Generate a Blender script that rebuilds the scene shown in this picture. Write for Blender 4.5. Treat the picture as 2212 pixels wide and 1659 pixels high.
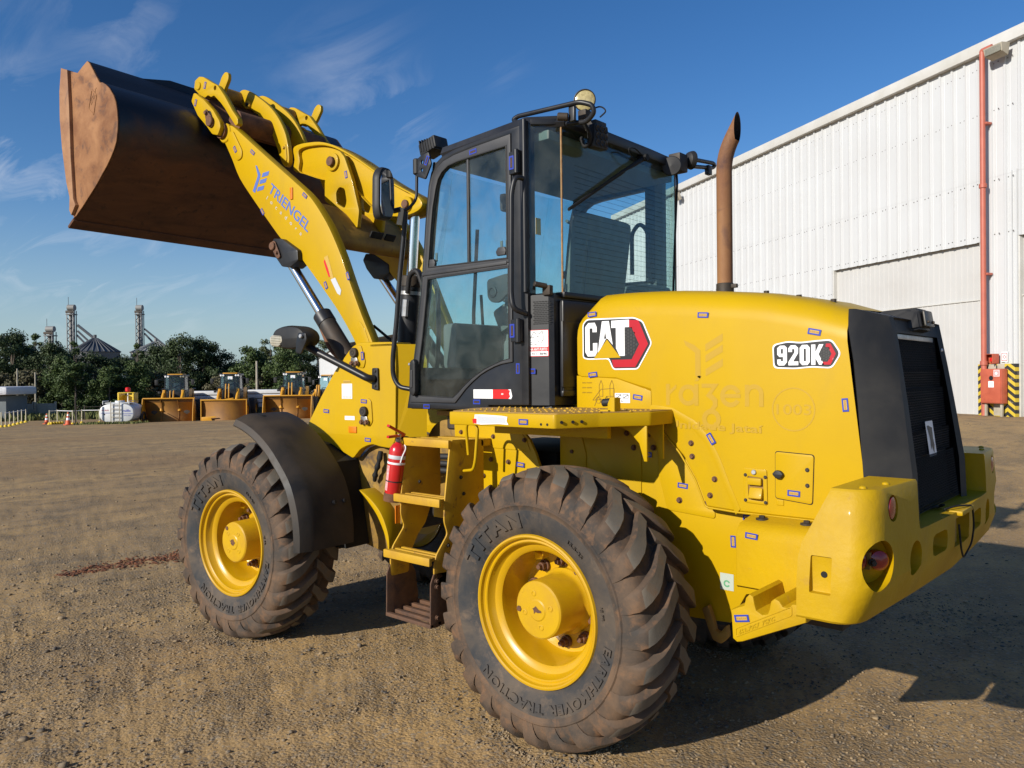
import bpy, bmesh, math, random
import numpy as np
from mathutils import Vector, Matrix
random.seed(7); RNG = np.random.default_rng(7)
R = math.radians
for o in list(bpy.data.objects): bpy.data.objects.remove(o)
SC = bpy.context.scene
COL = SC.collection
# ------------------------------------------------------------------ camera
CAM_LOC = Vector((-2.2751, 3.7461, 1.6812))
_d = Vector((0.6637, -0.7479, -0.0077)).normalized()
_r = Vector((-0.748, -0.6637, -0.0105)).normalized()
_u = _r.cross(_d).normalized(); _r = _d.cross(_u).normalized()
cam = bpy.data.cameras.new('camera'); camo = bpy.data.objects.new('camera', cam); COL.objects.link(camo)
camo.matrix_world = Matrix(((_r.x, _u.x, -_d.x, CAM_LOC.x), (_r.y, _u.y, -_d.y, CAM_LOC.y), (_r.z, _u.z, -_d.z, CAM_LOC.z), (0, 0, 0, 1)))
cam.sensor_fit = 'HORIZONTAL'; cam.sensor_width = 36; cam.lens = 1683.3 / 2212 * 36
cam.clip_start = .05; cam.clip_end = 9000
SC.camera = camo
SC.render.resolution_x = 1024; SC.render.resolution_y = 768
# ------------------------------------------------------------------ world and sun
SUN = Vector((.25, 2.25, 1.0)).normalized()
ELEV = math.asin(SUN.z); AZ = math.atan2(SUN.x, SUN.y)
W = bpy.data.worlds.new('World'); SC.world = W; W.use_nodes = True
nt = W.node_tree; nt.nodes.clear()
wo = nt.nodes.new('ShaderNodeOutputWorld'); bg = nt.nodes.new('ShaderNodeBackground'); sky = nt.nodes.new('ShaderNodeTexSky')
sky.sky_type = 'NISHITA'; sky.sun_disc = False; sky.sun_elevation = ELEV; sky.sun_rotation = AZ
sky.air_density = 1.0; sky.dust_density = 0.3; sky.ozone_density = 2.4; sky.altitude = 700
bg.inputs['Strength'].default_value = 0.108
# thin cirrus, laid out on the dome by direction
LOBES = [((.751, -.567, .339), 500, .55), ((.718, -.616, .324), 1400, 1.0), ((.927, -.271, .26), 500, .9), ((.935, -.281, .215), 500, .8), ((.857, -.352, .377), 700, .5), ((.942, -.309, .13), 250, .5), ((.909, -.40, .12), 250, .4), ((.622, -.694, .362), 3000, .5)]
tc = nt.nodes.new('ShaderNodeTexCoord'); sep = nt.nodes.new('ShaderNodeSeparateXYZ')
nt.links.new(tc.outputs['Generated'], sep.inputs[0])
def wmath(op, a, b=None, clamp=False):
    n = nt.nodes.new('ShaderNodeMath'); n.operation = op; n.use_clamp = clamp
    for i, v in enumerate((a, b)):
        if v is None: continue
        if isinstance(v, (int, float)): n.inputs[i].default_value = v
        else: nt.links.new(v, n.inputs[i])
    return n.outputs[0]
zz = wmath('ADD', wmath('MAXIMUM', sep.outputs[2], 0.0), .16)
comb = nt.nodes.new('ShaderNodeCombineXYZ')
nt.links.new(wmath('DIVIDE', sep.outputs[0], zz), comb.inputs[0]); nt.links.new(wmath('DIVIDE', sep.outputs[1], zz), comb.inputs[1])
mp = nt.nodes.new('ShaderNodeMapping'); mp.inputs['Rotation'].default_value = (0, 0, R(38)); mp.inputs['Scale'].default_value = (.55, 1.9, 1); mp.inputs['Location'].default_value = (3.1, 1.7, 0)
nt.links.new(comb.outputs[0], mp.inputs[0])
n1 = nt.nodes.new('ShaderNodeTexNoise'); n1.inputs['Scale'].default_value = 2.6; n1.inputs['Detail'].default_value = 9; n1.inputs['Roughness'].default_value = .62; n1.inputs['Distortion'].default_value = .9
n2 = nt.nodes.new('ShaderNodeTexNoise'); n2.inputs['Scale'].default_value = .8; n2.inputs['Detail'].default_value = 2
nt.links.new(mp.outputs[0], n1.inputs['Vector']); nt.links.new(comb.outputs[0], n2.inputs['Vector'])
mr = nt.nodes.new('ShaderNodeMapRange'); mr.inputs[1].default_value = .5; mr.inputs[2].default_value = .82; nt.links.new(n1.outputs[0], mr.inputs[0])
def lobe(d, k, amp):
    dp = nt.nodes.new('ShaderNodeVectorMath'); dp.operation = 'DOT_PRODUCT'; nt.links.new(tc.outputs['Generated'], dp.inputs[0]); dp.inputs[1].default_value = d
    return wmath('MULTIPLY', wmath('POWER', wmath('MAXIMUM', dp.outputs['Value'], 0.0), k), amp)
acc = wmath('MULTIPLY', wmath('SUBTRACT', n2.outputs[0], .54), .7, True)
for d, k, amp in LOBES: acc = wmath('ADD', acc, lobe(d, k, amp))
cl = wmath('MULTIPLY', wmath('MULTIPLY', mr.outputs[0], acc), .5, True)
mixc = nt.nodes.new('ShaderNodeMix'); mixc.data_type = 'RGBA'
hs = nt.nodes.new('ShaderNodeHueSaturation'); hs.inputs['Saturation'].default_value = 1.30; hs.inputs['Hue'].default_value = .508; nt.links.new(sky.outputs[0], hs.inputs['Color'])
hz = nt.nodes.new('ShaderNodeMix'); hz.data_type = 'RGBA'; hz.inputs[7].default_value = (2.75, 3.65, 4.35, 1)   # haze low over the land, all the way round
nt.links.new(wmath('MULTIPLY', wmath('POWER', wmath('SUBTRACT', 1.0, wmath('MULTIPLY', wmath('MAXIMUM', sep.outputs[2], 0.0), 4.2), True), 1.6), .9), hz.inputs[0]); nt.links.new(hs.outputs[0], hz.inputs[6])
nt.links.new(cl, mixc.inputs[0]); nt.links.new(hz.outputs[2], mixc.inputs[6]); mixc.inputs[7].default_value = (7.2, 7.4, 7.8, 1)
nt.links.new(mixc.outputs[2], bg.inputs['Color']); nt.links.new(bg.outputs[0], wo.inputs[0])
sl = bpy.data.lights.new('sun', 'SUN'); sl.energy = 5.0; sl.angle = R(.5); sl.color = (1.0, .94, .84)
so = bpy.data.objects.new('sun', sl); COL.objects.link(so); so.rotation_euler = SUN.to_track_quat('Z', 'Y').to_euler(); so.location = (0, 30, 30)
SC.view_settings.view_transform = 'Standard'; SC.view_settings.look = 'None'; SC.view_settings.gamma = 1
SC.view_settings.exposure = 0.15; SC.view_settings.use_curve_mapping = False
SC.render.engine = 'CYCLES'
SC.cycles.max_bounces = 8; SC.cycles.transparent_max_bounces = 16
# ------------------------------------------------------------------ materials
MT = {}
def nodes_of(name):
    m = bpy.data.materials.new(name); m.use_nodes = True; t = m.node_tree; t.nodes.clear()
    o = t.nodes.new('ShaderNodeOutputMaterial'); p = t.nodes.new('ShaderNodeBsdfPrincipled'); t.links.new(p.outputs[0], o.inputs[0])
    MT[name] = m
    return m, t, p, o
def rgba(c): return (c[0], c[1], c[2], 1)
def noise(t, scale, detail=4, rough=.55, dist=0, vec=None, stretch=None):
    n = t.nodes.new('ShaderNodeTexNoise'); n.inputs['Scale'].default_value = scale; n.inputs['Detail'].default_value = detail
    n.inputs['Roughness'].default_value = rough; n.inputs['Distortion'].default_value = dist
    if vec is None:
        g = t.nodes.new('ShaderNodeNewGeometry'); vec = g.outputs['Position']
    if stretch:
        mm = t.nodes.new('ShaderNodeMapping'); mm.inputs['Scale'].default_value = stretch; t.links.new(vec, mm.inputs[0]); vec = mm.outputs[0]
    t.links.new(vec, n.inputs['Vector'])
    return n.outputs[0]
def ramp(t, fac, lo, hi):
    m = t.nodes.new('ShaderNodeMapRange'); m.inputs[1].default_value = lo; m.inputs[2].default_value = hi; t.links.new(fac, m.inputs[0]); return m.outputs[0]
def mixrgb(t, fac, a, b):
    m = t.nodes.new('ShaderNodeMix'); m.data_type = 'RGBA'
    if isinstance(fac, (int, float)): m.inputs[0].default_value = fac
    else: t.links.new(fac, m.inputs[0])
    for i, v in ((6, a), (7, b)):
        if isinstance(v, (tuple, list)): m.inputs[i].default_value = rgba(v)
        else: t.links.new(v, m.inputs[i])
    return m.outputs[2]
def tmath(t, op, a, b=None, clamp=False):
    n = t.nodes.new('ShaderNodeMath'); n.operation = op; n.use_clamp = clamp
    for i, v in enumerate((a, b)):
        if v is None: continue
        if isinstance(v, (int, float)): n.inputs[i].default_value = v
        else: t.links.new(v, n.inputs[i])
    return n.outputs[0]
def bump(t, p, h, strength=.3, dist=.01):
    b = t.nodes.new('ShaderNodeBump'); b.inputs['Strength'].default_value = strength; b.inputs['Distance'].default_value = dist
    t.links.new(h, b.inputs['Height']); t.links.new(b.outputs[0], p.inputs['Normal']); return b
def mat(name, c1, c2=None, scale=6, lo=.35, hi=.7, rough=.5, rough2=None, metal=0, spec=.5, coat=0, bmp=0, bscale=60, bdist=.004, c3=None, s3=20, lo3=.6, hi3=.75, emit=None, stretch=None, dust=0):
    m, t, p, o = nodes_of(name)
    p.inputs['Metallic'].default_value = metal; p.inputs['Roughness'].default_value = rough
    p.inputs['Specular IOR Level'].default_value = spec; p.inputs['Coat Weight'].default_value = coat; p.inputs['Coat Roughness'].default_value = .08
    if c2 is None: p.inputs['Base Color'].default_value = rgba(c1)
    else:
        f = ramp(t, noise(t, scale, 5, .6, .3, stretch=stretch), lo, hi)
        c = mixrgb(t, f, c1, c2)
        if rough2 is not None:
            r = t.nodes.new('ShaderNodeMapRange'); r.inputs[3].default_value = rough; r.inputs[4].default_value = rough2; t.links.new(f, r.inputs[0]); t.links.new(r.outputs[0], p.inputs['Roughness'])
        if c3 is not None:
            c = mixrgb(t, ramp(t, noise(t, s3, 6, .65, .5), lo3, hi3), c, c3)
        if dust: c = mixrgb(t, tmath(t, 'MULTIPLY', ramp(t, noise(t, 3.2, 7, .68, .4, stretch=(1, 1, .35)), .50, .78), dust), c, (.31, .20, .035))
        t.links.new(c, p.inputs['Base Color'])
    if bmp: bump(t, p, noise(t, bscale, 4, .6), bmp, bdist)
    if emit: p.inputs['Emission Color'].default_value = rgba(emit[0]); p.inputs['Emission Strength'].default_value = emit[1]
    return m
Y1 = (.50, .312, .0025)
mat('yellow', Y1, (.46, .282, .003), 2.3, .35, .75, rough=.40, rough2=.50, spec=.2, coat=.04, bmp=.05, bscale=180, bdist=.002, c3=(.34, .19, .035), s3=9, lo3=.70, hi3=.92, dust=.34)
mat('yellow_cast', Y1, (.43, .256, .005), 3, .35, .75, rough=.46, rough2=.58, spec=.2, coat=.03, bmp=.45, bscale=38, bdist=.004, c3=(.33, .18, .05), s3=11, lo3=.64, hi3=.9, dust=.45)
mat('yellow_worn', (.53, .31, .010), (.40, .215, .016), 5, .35, .7, rough=.5, rough2=.65, c3=(.16, .075, .03), s3=16, lo3=.60, hi3=.72, bmp=.15, bscale=70)
mat('yellow_dirty', (.36, .205, .022), (.21, .112, .028), 6, .3, .65, rough=.6, rough2=.75, c3=(.12, .06, .03), s3=18, lo3=.58, hi3=.72, bmp=.2, bscale=80)
mat('frame_shade_grime', (.33, .19, .018), (.19, .105, .02), 5, .35, .65, rough=.6, rough2=.8, c3=(.05, .035, .025), s3=12, lo3=.5, hi3=.7)  # grimy yellow, darkened so its colour holds the shade behind the front wheel
mat('ghost', (.43, .258, .0025), rough=.5)
mat('black_paint', (.012, .013, .016), (.020, .020, .022), 5, rough=.35, rough2=.5, spec=.4, bmp=.05, bscale=150, bdist=.001)
mat('black_plastic', (.016, .016, .017), (.035, .033, .03), 4, .4, .8, rough=.5, rough2=.68, spec=.35, bmp=.12, bscale=260, bdist=.001)
mat('fender_plastic', (.022, .021, .020), (.075, .055, .038), 3.2, .38, .75, rough=.5, rough2=.75, spec=.35, bmp=.1, bscale=200, bdist=.001)
mat('dark', (.006, .006, .006), rough=.8)
mat('dark_metal', (.035, .033, .03), (.07, .05, .035), 9, rough=.55, rough2=.75, metal=.4)
mat('door_trim', (.028, .028, .031), (.04, .04, .042), 6, rough=.5, rough2=.6)
mat('rubber_seal', (.010, .010, .011), rough=.65)
mat('chrome', (.80, .80, .80), rough=.16, metal=1)
mat('steel', (.42, .41, .40), (.25, .22, .2), 30, rough=.35, rough2=.5, metal=.9)
mat('zinc', (.55, .56, .57), (.4, .4, .4), 20, rough=.45, metal=.8)
mat('rust', (.17, .068, .028), (.09, .042, .022), 12, .35, .65, rough=.75, rough2=.9, bmp=.4, bscale=60, c3=(.26, .12, .05), s3=30, lo3=.6, hi3=.75)
mat('rust_bolt', (.15, .062, .026), (.07, .036, .022), 60, rough=.7, bmp=.3, bscale=200)
mat('exhaust_rust', (.30, .15, .055), (.16, .065, .03), 5, .3, .7, rough=.65, rough2=.85, c3=(.10, .045, .03), s3=7, lo3=.55, hi3=.75, bmp=.25, bscale=120, stretch=(1, 1, .35))
mat('bucket_side', (.31, .145, .055), (.165, .066, .026), 4, .35, .65, rough=.75, rough2=.9, c3=(.085, .042, .028), s3=8, lo3=.54, hi3=.70, bmp=.35, bscale=55)
m, t, p, o = nodes_of('bucket_shell')
# black paint left on the upper back, worn to brown rust below along a ragged line
tcn = t.nodes.new('ShaderNodeTexCoord'); sz = t.nodes.new('ShaderNodeSeparateXYZ'); t.links.new(tcn.outputs['Object'], sz.inputs[0])
wz = tmath(t, 'ADD', tmath(t, 'MULTIPLY', sz.outputs[2], -1.9), tmath(t, 'ADD', tmath(t, 'MULTIPLY', noise(t, 2.4, 7, .65, .6), 1.5), 6.05))
wear = ramp(t, wz, -.08, .45); tone = ramp(t, noise(t, 5, 6, .65, .8, stretch=(1, .35, 1)), .32, .68)
rustc = mixrgb(t, tone, (.055, .024, .014), (.135, .056, .024)); rustc = mixrgb(t, ramp(t, noise(t, 17, 5, .65), .58, .75), rustc, (.030, .018, .014))
t.links.new(mixrgb(t, wear, (.010, .010, .011), rustc), p.inputs['Base Color'])
rr = t.nodes.new('ShaderNodeMapRange'); rr.inputs[3].default_value = .38; rr.inputs[4].default_value = .85; t.links.new(wear, rr.inputs[0]); t.links.new(rr.outputs[0], p.inputs['Roughness'])
bump(t, p, noise(t, 45, 4, .6), .3, .004)
mat('ladder_rust', (.13, .062, .03), (.06, .035, .025), 14, rough=.75, rough2=.9, bmp=.3, bscale=90)
mat('deck_tread', (.38, .22, .035), (.27, .165, .055), 8, rough=.65, rough2=.8, c3=(.24, .14, .07), s3=24, lo3=.55, hi3=.7, bmp=.2, bscale=90)
mat('wheel_yellow', (.545, .315, .002), (.50, .275, .003), 5, rough=.28, rough2=.4, spec=.5, coat=.5, c3=(.3, .14, .03), s3=14, lo3=.72, hi3=.9)
mat('hub_yellow', (.54, .325, .004), (.47, .265, .008), 9, rough=.38, rough2=.5, coat=.3, c3=(.13, .055, .02), s3=22, lo3=.66, hi3=.76, bmp=.1, bscale=80)
mat('red_paint', (.52, .012, .012), (.42, .012, .012), 8, rough=.3, coat=.4)
mat('red_lens', (.30, .014, .012), rough=.25, coat=.5, spec=.6)
mat('amber', (.70, .19, .008), rough=.25, coat=.5)
mat('white_print', (.80, .80, .80), rough=.4)
mat('offwhite_print', (.62, .61, .58), (.5, .48, .45), 60, rough=.6)
mat('black_print', (.012, .012, .013), rough=.45)
mat('hex_print', (.045, .042, .040), (.018, .018, .018), 160, rough=.5)
mat('red_print', (.46, .010, .022), (.40, .012, .02), 14, rough=.3, c3=(.62, .35, .36), s3=16, lo3=.66, hi3=.72)
mat('red_flat', (.62, .012, .012), rough=.4)
mat('blue_print', (.018, .040, .33), rough=.45)
mat('logo_blue', (.075, .14, .43), rough=.5)
mat('tag_fill', (.55, .36, .06), (.46, .28, .05), 150, rough=.5)
mat('tag_text', (.32, .16, .02), rough=.5)
mat('silver_print', (.5, .52, .55), rough=.5)
mat('thin_ink', (.30, .17, .008), rough=.6)
mat('seat_cloth', (.20, .195, .18), (.15, .145, .135), 14, rough=.85, bmp=.3, bscale=220)
mat('interior_grey', (.13, .127, .118), rough=.7)
mat('interior_dark', (.03, .03, .032), rough=.7)
mat('headliner', (.22, .215, .20), rough=.9)
mat('lens_clear', (.26, .25, .20), (.18, .17, .13), 40, rough=.3, coat=.2, spec=.5)
mat('lamp_led', (.50, .42, .20), (.30, .24, .1), 60, rough=.15, coat=.6)
mat('mirror_glass', (.8, .8, .8), rough=.03, metal=1)
mat('label_green', (.10, .32, .16), rough=.5)
mat('label_pale', (.42, .47, .40), rough=.5)
mat('wood_seal', (.34, .19, .06), (.22, .11, .04), 40, rough=.6)
mat('tape', (.5, .47, .36), rough=.6)
# tyre rubber: dark grey rubber with brown dust lying in patches
m, t, p, o = nodes_of('tyre')
tcn = t.nodes.new('ShaderNodeTexCoord')
nz = noise(t, 5, 6, .62, .4, vec=tcn.outputs['Object']); nz2 = noise(t, 16, 6, .65, .4, vec=tcn.outputs['Object']); nz3 = noise(t, 1.6, 3, .5, vec=tcn.outputs['Object'])
c = mixrgb(t, ramp(t, nz3, .3, .7), (.030, .027, .025), (.050, .042, .035))
c = mixrgb(t, tmath(t, 'MULTIPLY', ramp(t, nz, .36, .66), .85), c, (.150, .092, .054))
c = mixrgb(t, tmath(t, 'MULTIPLY', ramp(t, nz2, .52, .72), .75), c, (.19, .100, .050))
t.links.new(c, p.inputs['Base Color']); p.inputs['Roughness'].default_value = .78; p.inputs['Specular IOR Level'].default_value = .3
bump(t, p, noise(t, 90, 4, .6, vec=tcn.outputs['Object']), .25, .004)
mat('lens_smoke', (.085, .078, .064), (.06, .055, .045), 30, rough=.4, spec=.3)
mat('tyre_worn', (.095, .084, .068), (.14, .115, .085), 7, .35, .65, rough=.85, c3=(.15, .092, .052), s3=14, lo3=.55, hi3=.75, bmp=.3, bscale=90)
m, t, p, o = nodes_of('tyre_side')
tcn = t.nodes.new('ShaderNodeTexCoord')
nz = noise(t, 4, 6, .6, .5, vec=tcn.outputs['Object']); nz2 = noise(t, 13, 6, .7, .4, vec=tcn.outputs['Object'])
c = mixrgb(t, tmath(t, 'MULTIPLY', ramp(t, nz, .38, .66), .85), (.026, .029, .033), (.105, .078, .054))
c = mixrgb(t, tmath(t, 'MULTIPLY', ramp(t, nz2, .54, .74), .65), c, (.17, .115, .072))
t.links.new(c, p.inputs['Base Color']); p.inputs['Roughness'].default_value = .72; p.inputs['Specular IOR Level'].default_value = .35
bump(t, p, noise(t, 110, 4, .6, vec=tcn.outputs['Object']), .2, .003)
# glass: clear tinted pane, sharp reflection
def glassmat(name, tint, refl=.9):
    m = bpy.data.materials.new(name); m.use_nodes = True; t = m.node_tree; t.nodes.clear(); MT[name] = m
    o = t.nodes.new('ShaderNodeOutputMaterial'); tr = t.nodes.new('ShaderNodeBsdfTransparent'); gl = t.nodes.new('ShaderNodeBsdfGlossy'); fr = t.nodes.new('ShaderNodeLayerWeight'); mx = t.nodes.new('ShaderNodeMixShader')
    tr.inputs[0].default_value = rgba(tint); gl.inputs['Roughness'].default_value = .02; fr.inputs[0].default_value = .5; gl.inputs[0].default_value = (refl, refl, refl, 1)
    df = t.nodes.new('ShaderNodeBsdfDiffuse'); df.inputs[0].default_value = (.30, .29, .26, 1)
    dn = noise(t, 7, 6, .6, .5); mx2 = t.nodes.new('ShaderNodeMixShader'); t.links.new(tmath(t, 'MULTIPLY', ramp(t, dn, .35, .8), .10), mx2.inputs[0])
    t.links.new(tmath(t, 'ADD', tmath(t, 'MULTIPLY', tmath(t, 'POWER', fr.outputs['Facing'], 5.0), .9), .035), mx.inputs[0]); t.links.new(tr.outputs[0], mx.inputs[1]); t.links.new(gl.outputs[0], mx.inputs[2])
    t.links.new(mx.outputs[0], mx2.inputs[1]); t.links.new(df.outputs[0], mx2.inputs[2]); t.links.new(mx2.outputs[0], o.inputs[0])
glassmat('glass', (.86, .965, .965)); glassmat('glass_rear', (.82, .93, .915)); glassmat('glass_far', (.62, .80, .84))
# ------------------------------------------------------------------ mesh helpers
ART = .0957
FM = Matrix.Translation((1.3, 0, 0)) @ Matrix.Rotation(ART, 4, 'Z') @ Matrix.Translation((-1.3, 0, 0))
def prop(o, label=None, cat=None, group=None, kind=None):
    for k, v in (('label', label), ('category', cat), ('group', group), ('kind', kind)):
        if v: o[k] = v
    return o
def smooth(me, ang=35):
    for p_ in me.polygons: p_.use_smooth = True
    try: me.set_sharp_from_angle(angle=R(ang))
    except Exception: pass
def obj(name, me, parent=None, mats=None, front=False):
    o = bpy.data.objects.new(name, me); COL.objects.link(o)
    if mats is not None:
        for m_ in (mats if isinstance(mats, (list, tuple)) else [mats]):
            me.materials.append(MT[m_] if isinstance(m_, str) else m_)
    if parent is not None: o.parent = parent
    if front: o.matrix_basis = FM
    return o
def mk(name, verts, faces, mats, parent=None, front=False, ang=35, recalc=True):
    me = bpy.data.meshes.new(name); me.from_pydata([tuple(v) for v in verts], [], faces)
    if recalc:
        bm = bmesh.new(); bm.from_mesh(me); bmesh.ops.recalc_face_normals(bm, faces=bm.faces); bm.to_mesh(me); bm.free()
    me.update()
    if ang: smooth(me, ang)
    return obj(name, me, parent, mats, front)
def from_bm(name, bm, mats, parent=None, front=False, ang=35):
    bmesh.ops.recalc_face_normals(bm, faces=bm.faces)
    me = bpy.data.meshes.new(name); bm.to_mesh(me); bm.free()
    if ang: smooth(me, ang)
    return obj(name, me, parent, mats, front)
def empty(name, loc=(0, 0, 0), rz=0, label=None, cat=None, group=None):
    o = bpy.data.objects.new(name, None); COL.objects.link(o); o.location = loc; o.rotation_euler = (0, 0, rz); o.empty_display_size = .1
    return prop(o, label, cat, group)
def add_box(bm, c, s, rot=None, bev=0):
    r = bmesh.ops.create_cube(bm, size=1); vs = r['verts']
    M_ = Matrix.Translation(c) @ (rot.to_4x4() if rot is not None else Matrix.Identity(4)) @ Matrix.Diagonal((s[0], s[1], s[2], 1))
    bmesh.ops.transform(bm, matrix=M_, verts=vs)
    if bev:
        es = list({e for v in vs for e in v.link_edges})
        bmesh.ops.bevel(bm, geom=es, offset=bev, segments=2, affect='EDGES', profile=.6)
def box(name, c, s, mats, parent=None, front=False, bev=.004, rot=None):
    bm = bmesh.new(); add_box(bm, c, s, rot, bev); return from_bm(name, bm, mats, parent, front)
def frame_from(d):
    d = Vector(d).normalized(); a = Vector((0, 0, 1)) if abs(d.z) < .9 else Vector((1, 0, 0))
    x = a.cross(d).normalized(); y = d.cross(x).normalized(); return x, y, d
def add_cyl(bm, p0, p1, r0, r1=None, n=20, bev=0, caps=True):
    p0 = Vector(p0); p1 = Vector(p1); r1 = r0 if r1 is None else r1
    x, y, d = frame_from(p1 - p0); L = (p1 - p0).length
    rings = [(0, r0), (L, r1)] if not bev else [(0, r0 - bev), (bev, r0), (L - bev, r1), (L, r1 - bev)]
    vs = []
    for (h, r_) in rings:
        vs.append([bm.verts.new(p0 + d * h + (x * math.cos(2 * math.pi * i / n) + y * math.sin(2 * math.pi * i / n)) * r_) for i in range(n)])
    for a, b in zip(vs[:-1], vs[1:]):
        for i in range(n): bm.faces.new((a[i], a[(i + 1) % n], b[(i + 1) % n], b[i]))
    if caps: bm.faces.new(vs[0][::-1]); bm.faces.new(vs[-1])
def cyl(name, p0, p1, r0, mats, parent=None, front=False, r1=None, n=20, bev=0):
    bm = bmesh.new(); add_cyl(bm, p0, p1, r0, r1, n, bev); return from_bm(name, bm, mats, parent, front)
def smooth_path(pts, rad=.0, n=5):
    pts = [Vector(p_) for p_ in pts]
    if rad <= 0: return pts
    out = [pts[0]]
    for a, b, c in zip(pts[:-2], pts[1:-1], pts[2:]):
        r_ = min(rad, (a - b).length * .45, (c - b).length * .45)
        p0 = b + (a - b).normalized() * r_; p2 = b + (c - b).normalized() * r_
        for i in range(n + 1):
            t_ = i / n; out.append(p0 * (1 - t_) ** 2 + b * 2 * t_ * (1 - t_) + p2 * t_ ** 2)
    out.append(pts[-1]); return out
def add_tube(bm, pts, r, n=10, rad=0):
    pts = smooth_path(pts, rad); rings = []
    px, py, pd = frame_from(pts[1] - pts[0])
    for i, p_ in enumerate(pts):
        d = (pts[min(i + 1, len(pts) - 1)] - pts[max(i - 1, 0)]).normalized()
        px = (px - d * px.dot(d)).normalized(); py = d.cross(px)
        rr = r(i / (len(pts) - 1)) if callable(r) else r
        rings.append([bm.verts.new(p_ + (px * math.cos(2 * math.pi * k / n) + py * math.sin(2 * math.pi * k / n)) * rr) for k in range(n)])
    for a, b in zip(rings[:-1], rings[1:]):
        for k in range(n): bm.faces.new((a[k], a[(k + 1) % n], b[(k + 1) % n], b[k]))
    bm.faces.new(rings[0][::-1]); bm.faces.new(rings[-1])
def tube(name, pts, r, mats, parent=None, front=False, n=10, rad=.03):
    bm = bmesh.new(); add_tube(bm, pts, r, n, rad); return from_bm(name, bm, mats, parent, front, 50)
def add_lathe(bm, prof, origin, axis, n=48, closed=False):
    # prof: (radius, distance along axis)
    x, y, d = frame_from(axis); o_ = Vector(origin); rings = []
    for (r_, h) in prof:
        rings.append([bm.verts.new(o_ + d * h + (x * math.cos(2 * math.pi * i / n) + y * math.sin(2 * math.pi * i / n)) * r_) for i in range(n)])
    for a, b in zip(rings[:-1], rings[1:]):
        for i in range(n): bm.faces.new((a[i], a[(i + 1) % n], b[(i + 1) % n], b[i]))
    if closed: bm.faces.new(rings[0][::-1]); bm.faces.new(rings[-1])
def lathe(name, prof, origin, axis, mats, parent=None, front=False, n=48, ang=30, closed=False):
    bm = bmesh.new(); add_lathe(bm, prof, origin, axis, n, closed); return from_bm(name, bm, mats, parent, front, ang)
# ---- flat shapes with holes through filled 2D curves
def rounded(loop, r, n=4):
    if r <= 0: return [tuple(p_) for p_ in loop]
    L = [Vector((p_[0], p_[1])) for p_ in loop]; out = []
    for i in range(len(L)):
        a, b, c = L[i - 1], L[i], L[(i + 1) % len(L)]
        q = min(r, (a - b).length * .45, (c - b).length * .45)
        if q < 1e-5: out.append(tuple(b)); continue
        p0 = b + (a - b).normalized() * q; p2 = b + (c - b).normalized() * q
        for k in range(n + 1):
            t_ = k / n; v = p0 * (1 - t_) ** 2 + b * 2 * t_ * (1 - t_) + p2 * t_ ** 2; out.append((v.x, v.y))
    return out
def spline_loop(pts, n=6):
    # closed Catmull-Rom through the points
    P = [Vector((p_[0], p_[1])) for p_ in pts]; out = []; N = len(P)
    for i in range(N):
        a, b, c, d = P[i - 1], P[i], P[(i + 1) % N], P[(i + 2) % N]
        for k in range(n):
            t_ = k / n
            v = .5 * ((2 * b) + (c - a) * t_ + (2 * a - 5 * b + 4 * c - d) * t_ ** 2 + (3 * b - a - 3 * c + d) * t_ ** 3); out.append((v.x, v.y))
    return out
def circle(cx, cy, r, n=24): return [(cx + r * math.cos(2 * math.pi * i / n), cy + r * math.sin(2 * math.pi * i / n)) for i in range(n)]
def rect(x0, y0, x1, y1): return [(x0, y0), (x1, y0), (x1, y1), (x0, y1)]
def curve_mesh(loops, ext=0, bev=0, seg=1):
    cu = bpy.data.curves.new('c', 'CURVE'); cu.dimensions = '2D'; cu.fill_mode = 'BOTH'; cu.resolution_u = 1
    for lp in loops:
        s = cu.splines.new('POLY'); s.points.add(len(lp) - 1)
        for q, p_ in zip(s.points, lp): q.co = (p_[0], p_[1], 0, 1)
        s.use_cyclic_u = True
    cu.extrude = max(ext - bev, 0); cu.bevel_depth = bev; cu.bevel_resolution = seg; cu.offset = -bev
    o = bpy.data.objects.new('c', cu); COL.objects.link(o)
    me = bpy.data.meshes.new_from_object(o.evaluated_get(bpy.context.evaluated_depsgraph_get()))
    bpy.data.objects.remove(o); bpy.data.curves.remove(cu)
    return me
def pmap(axis, c):
    # (u,v,w) with w pointing out of the face
    return {'y': lambda u, v, w: (u, c + w, v), '-y': lambda u, v, w: (u, c - w, v), 'x': lambda u, v, w: (c + w, u, v), '-x': lambda u, v, w: (c - w, u, v), 'z': lambda u, v, w: (u, v, c + w)}[axis]
def plate(name, loops, axis, c, th, mats, parent=None, front=False, bev=.003, ang=40, mapf=None):
    # outer face lies at c, thickness goes inwards
    me = curve_mesh(loops, th / 2, min(bev, th * .45)); f = mapf or pmap(axis, c)
    for v in me.vertices: v.co = f(v.co.x, v.co.y, v.co.z - th / 2)
    bm = bmesh.new(); bm.from_mesh(me); bpy.data.meshes.remove(me); bmesh.ops.remove_doubles(bm, verts=bm.verts, dist=1e-5)
    return from_bm(name, bm, mats, parent, front, ang)
def text_mesh(s, size=1, bold=0, ext=0, align='LEFT', spacing=1, bev=0):
    cu = bpy.data.curves.new('t', 'FONT'); cu.body = s; cu.size = size; cu.offset = bold; cu.extrude = ext; cu.align_x = align; cu.space_character = spacing; cu.resolution_u = 3; cu.bevel_depth = bev
    o = bpy.data.objects.new('t', cu); COL.objects.link(o)
    me = bpy.data.meshes.new_from_object(o.evaluated_get(bpy.context.evaluated_depsgraph_get()))
    bpy.data.objects.remove(o); bpy.data.curves.remove(cu); return me
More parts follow.
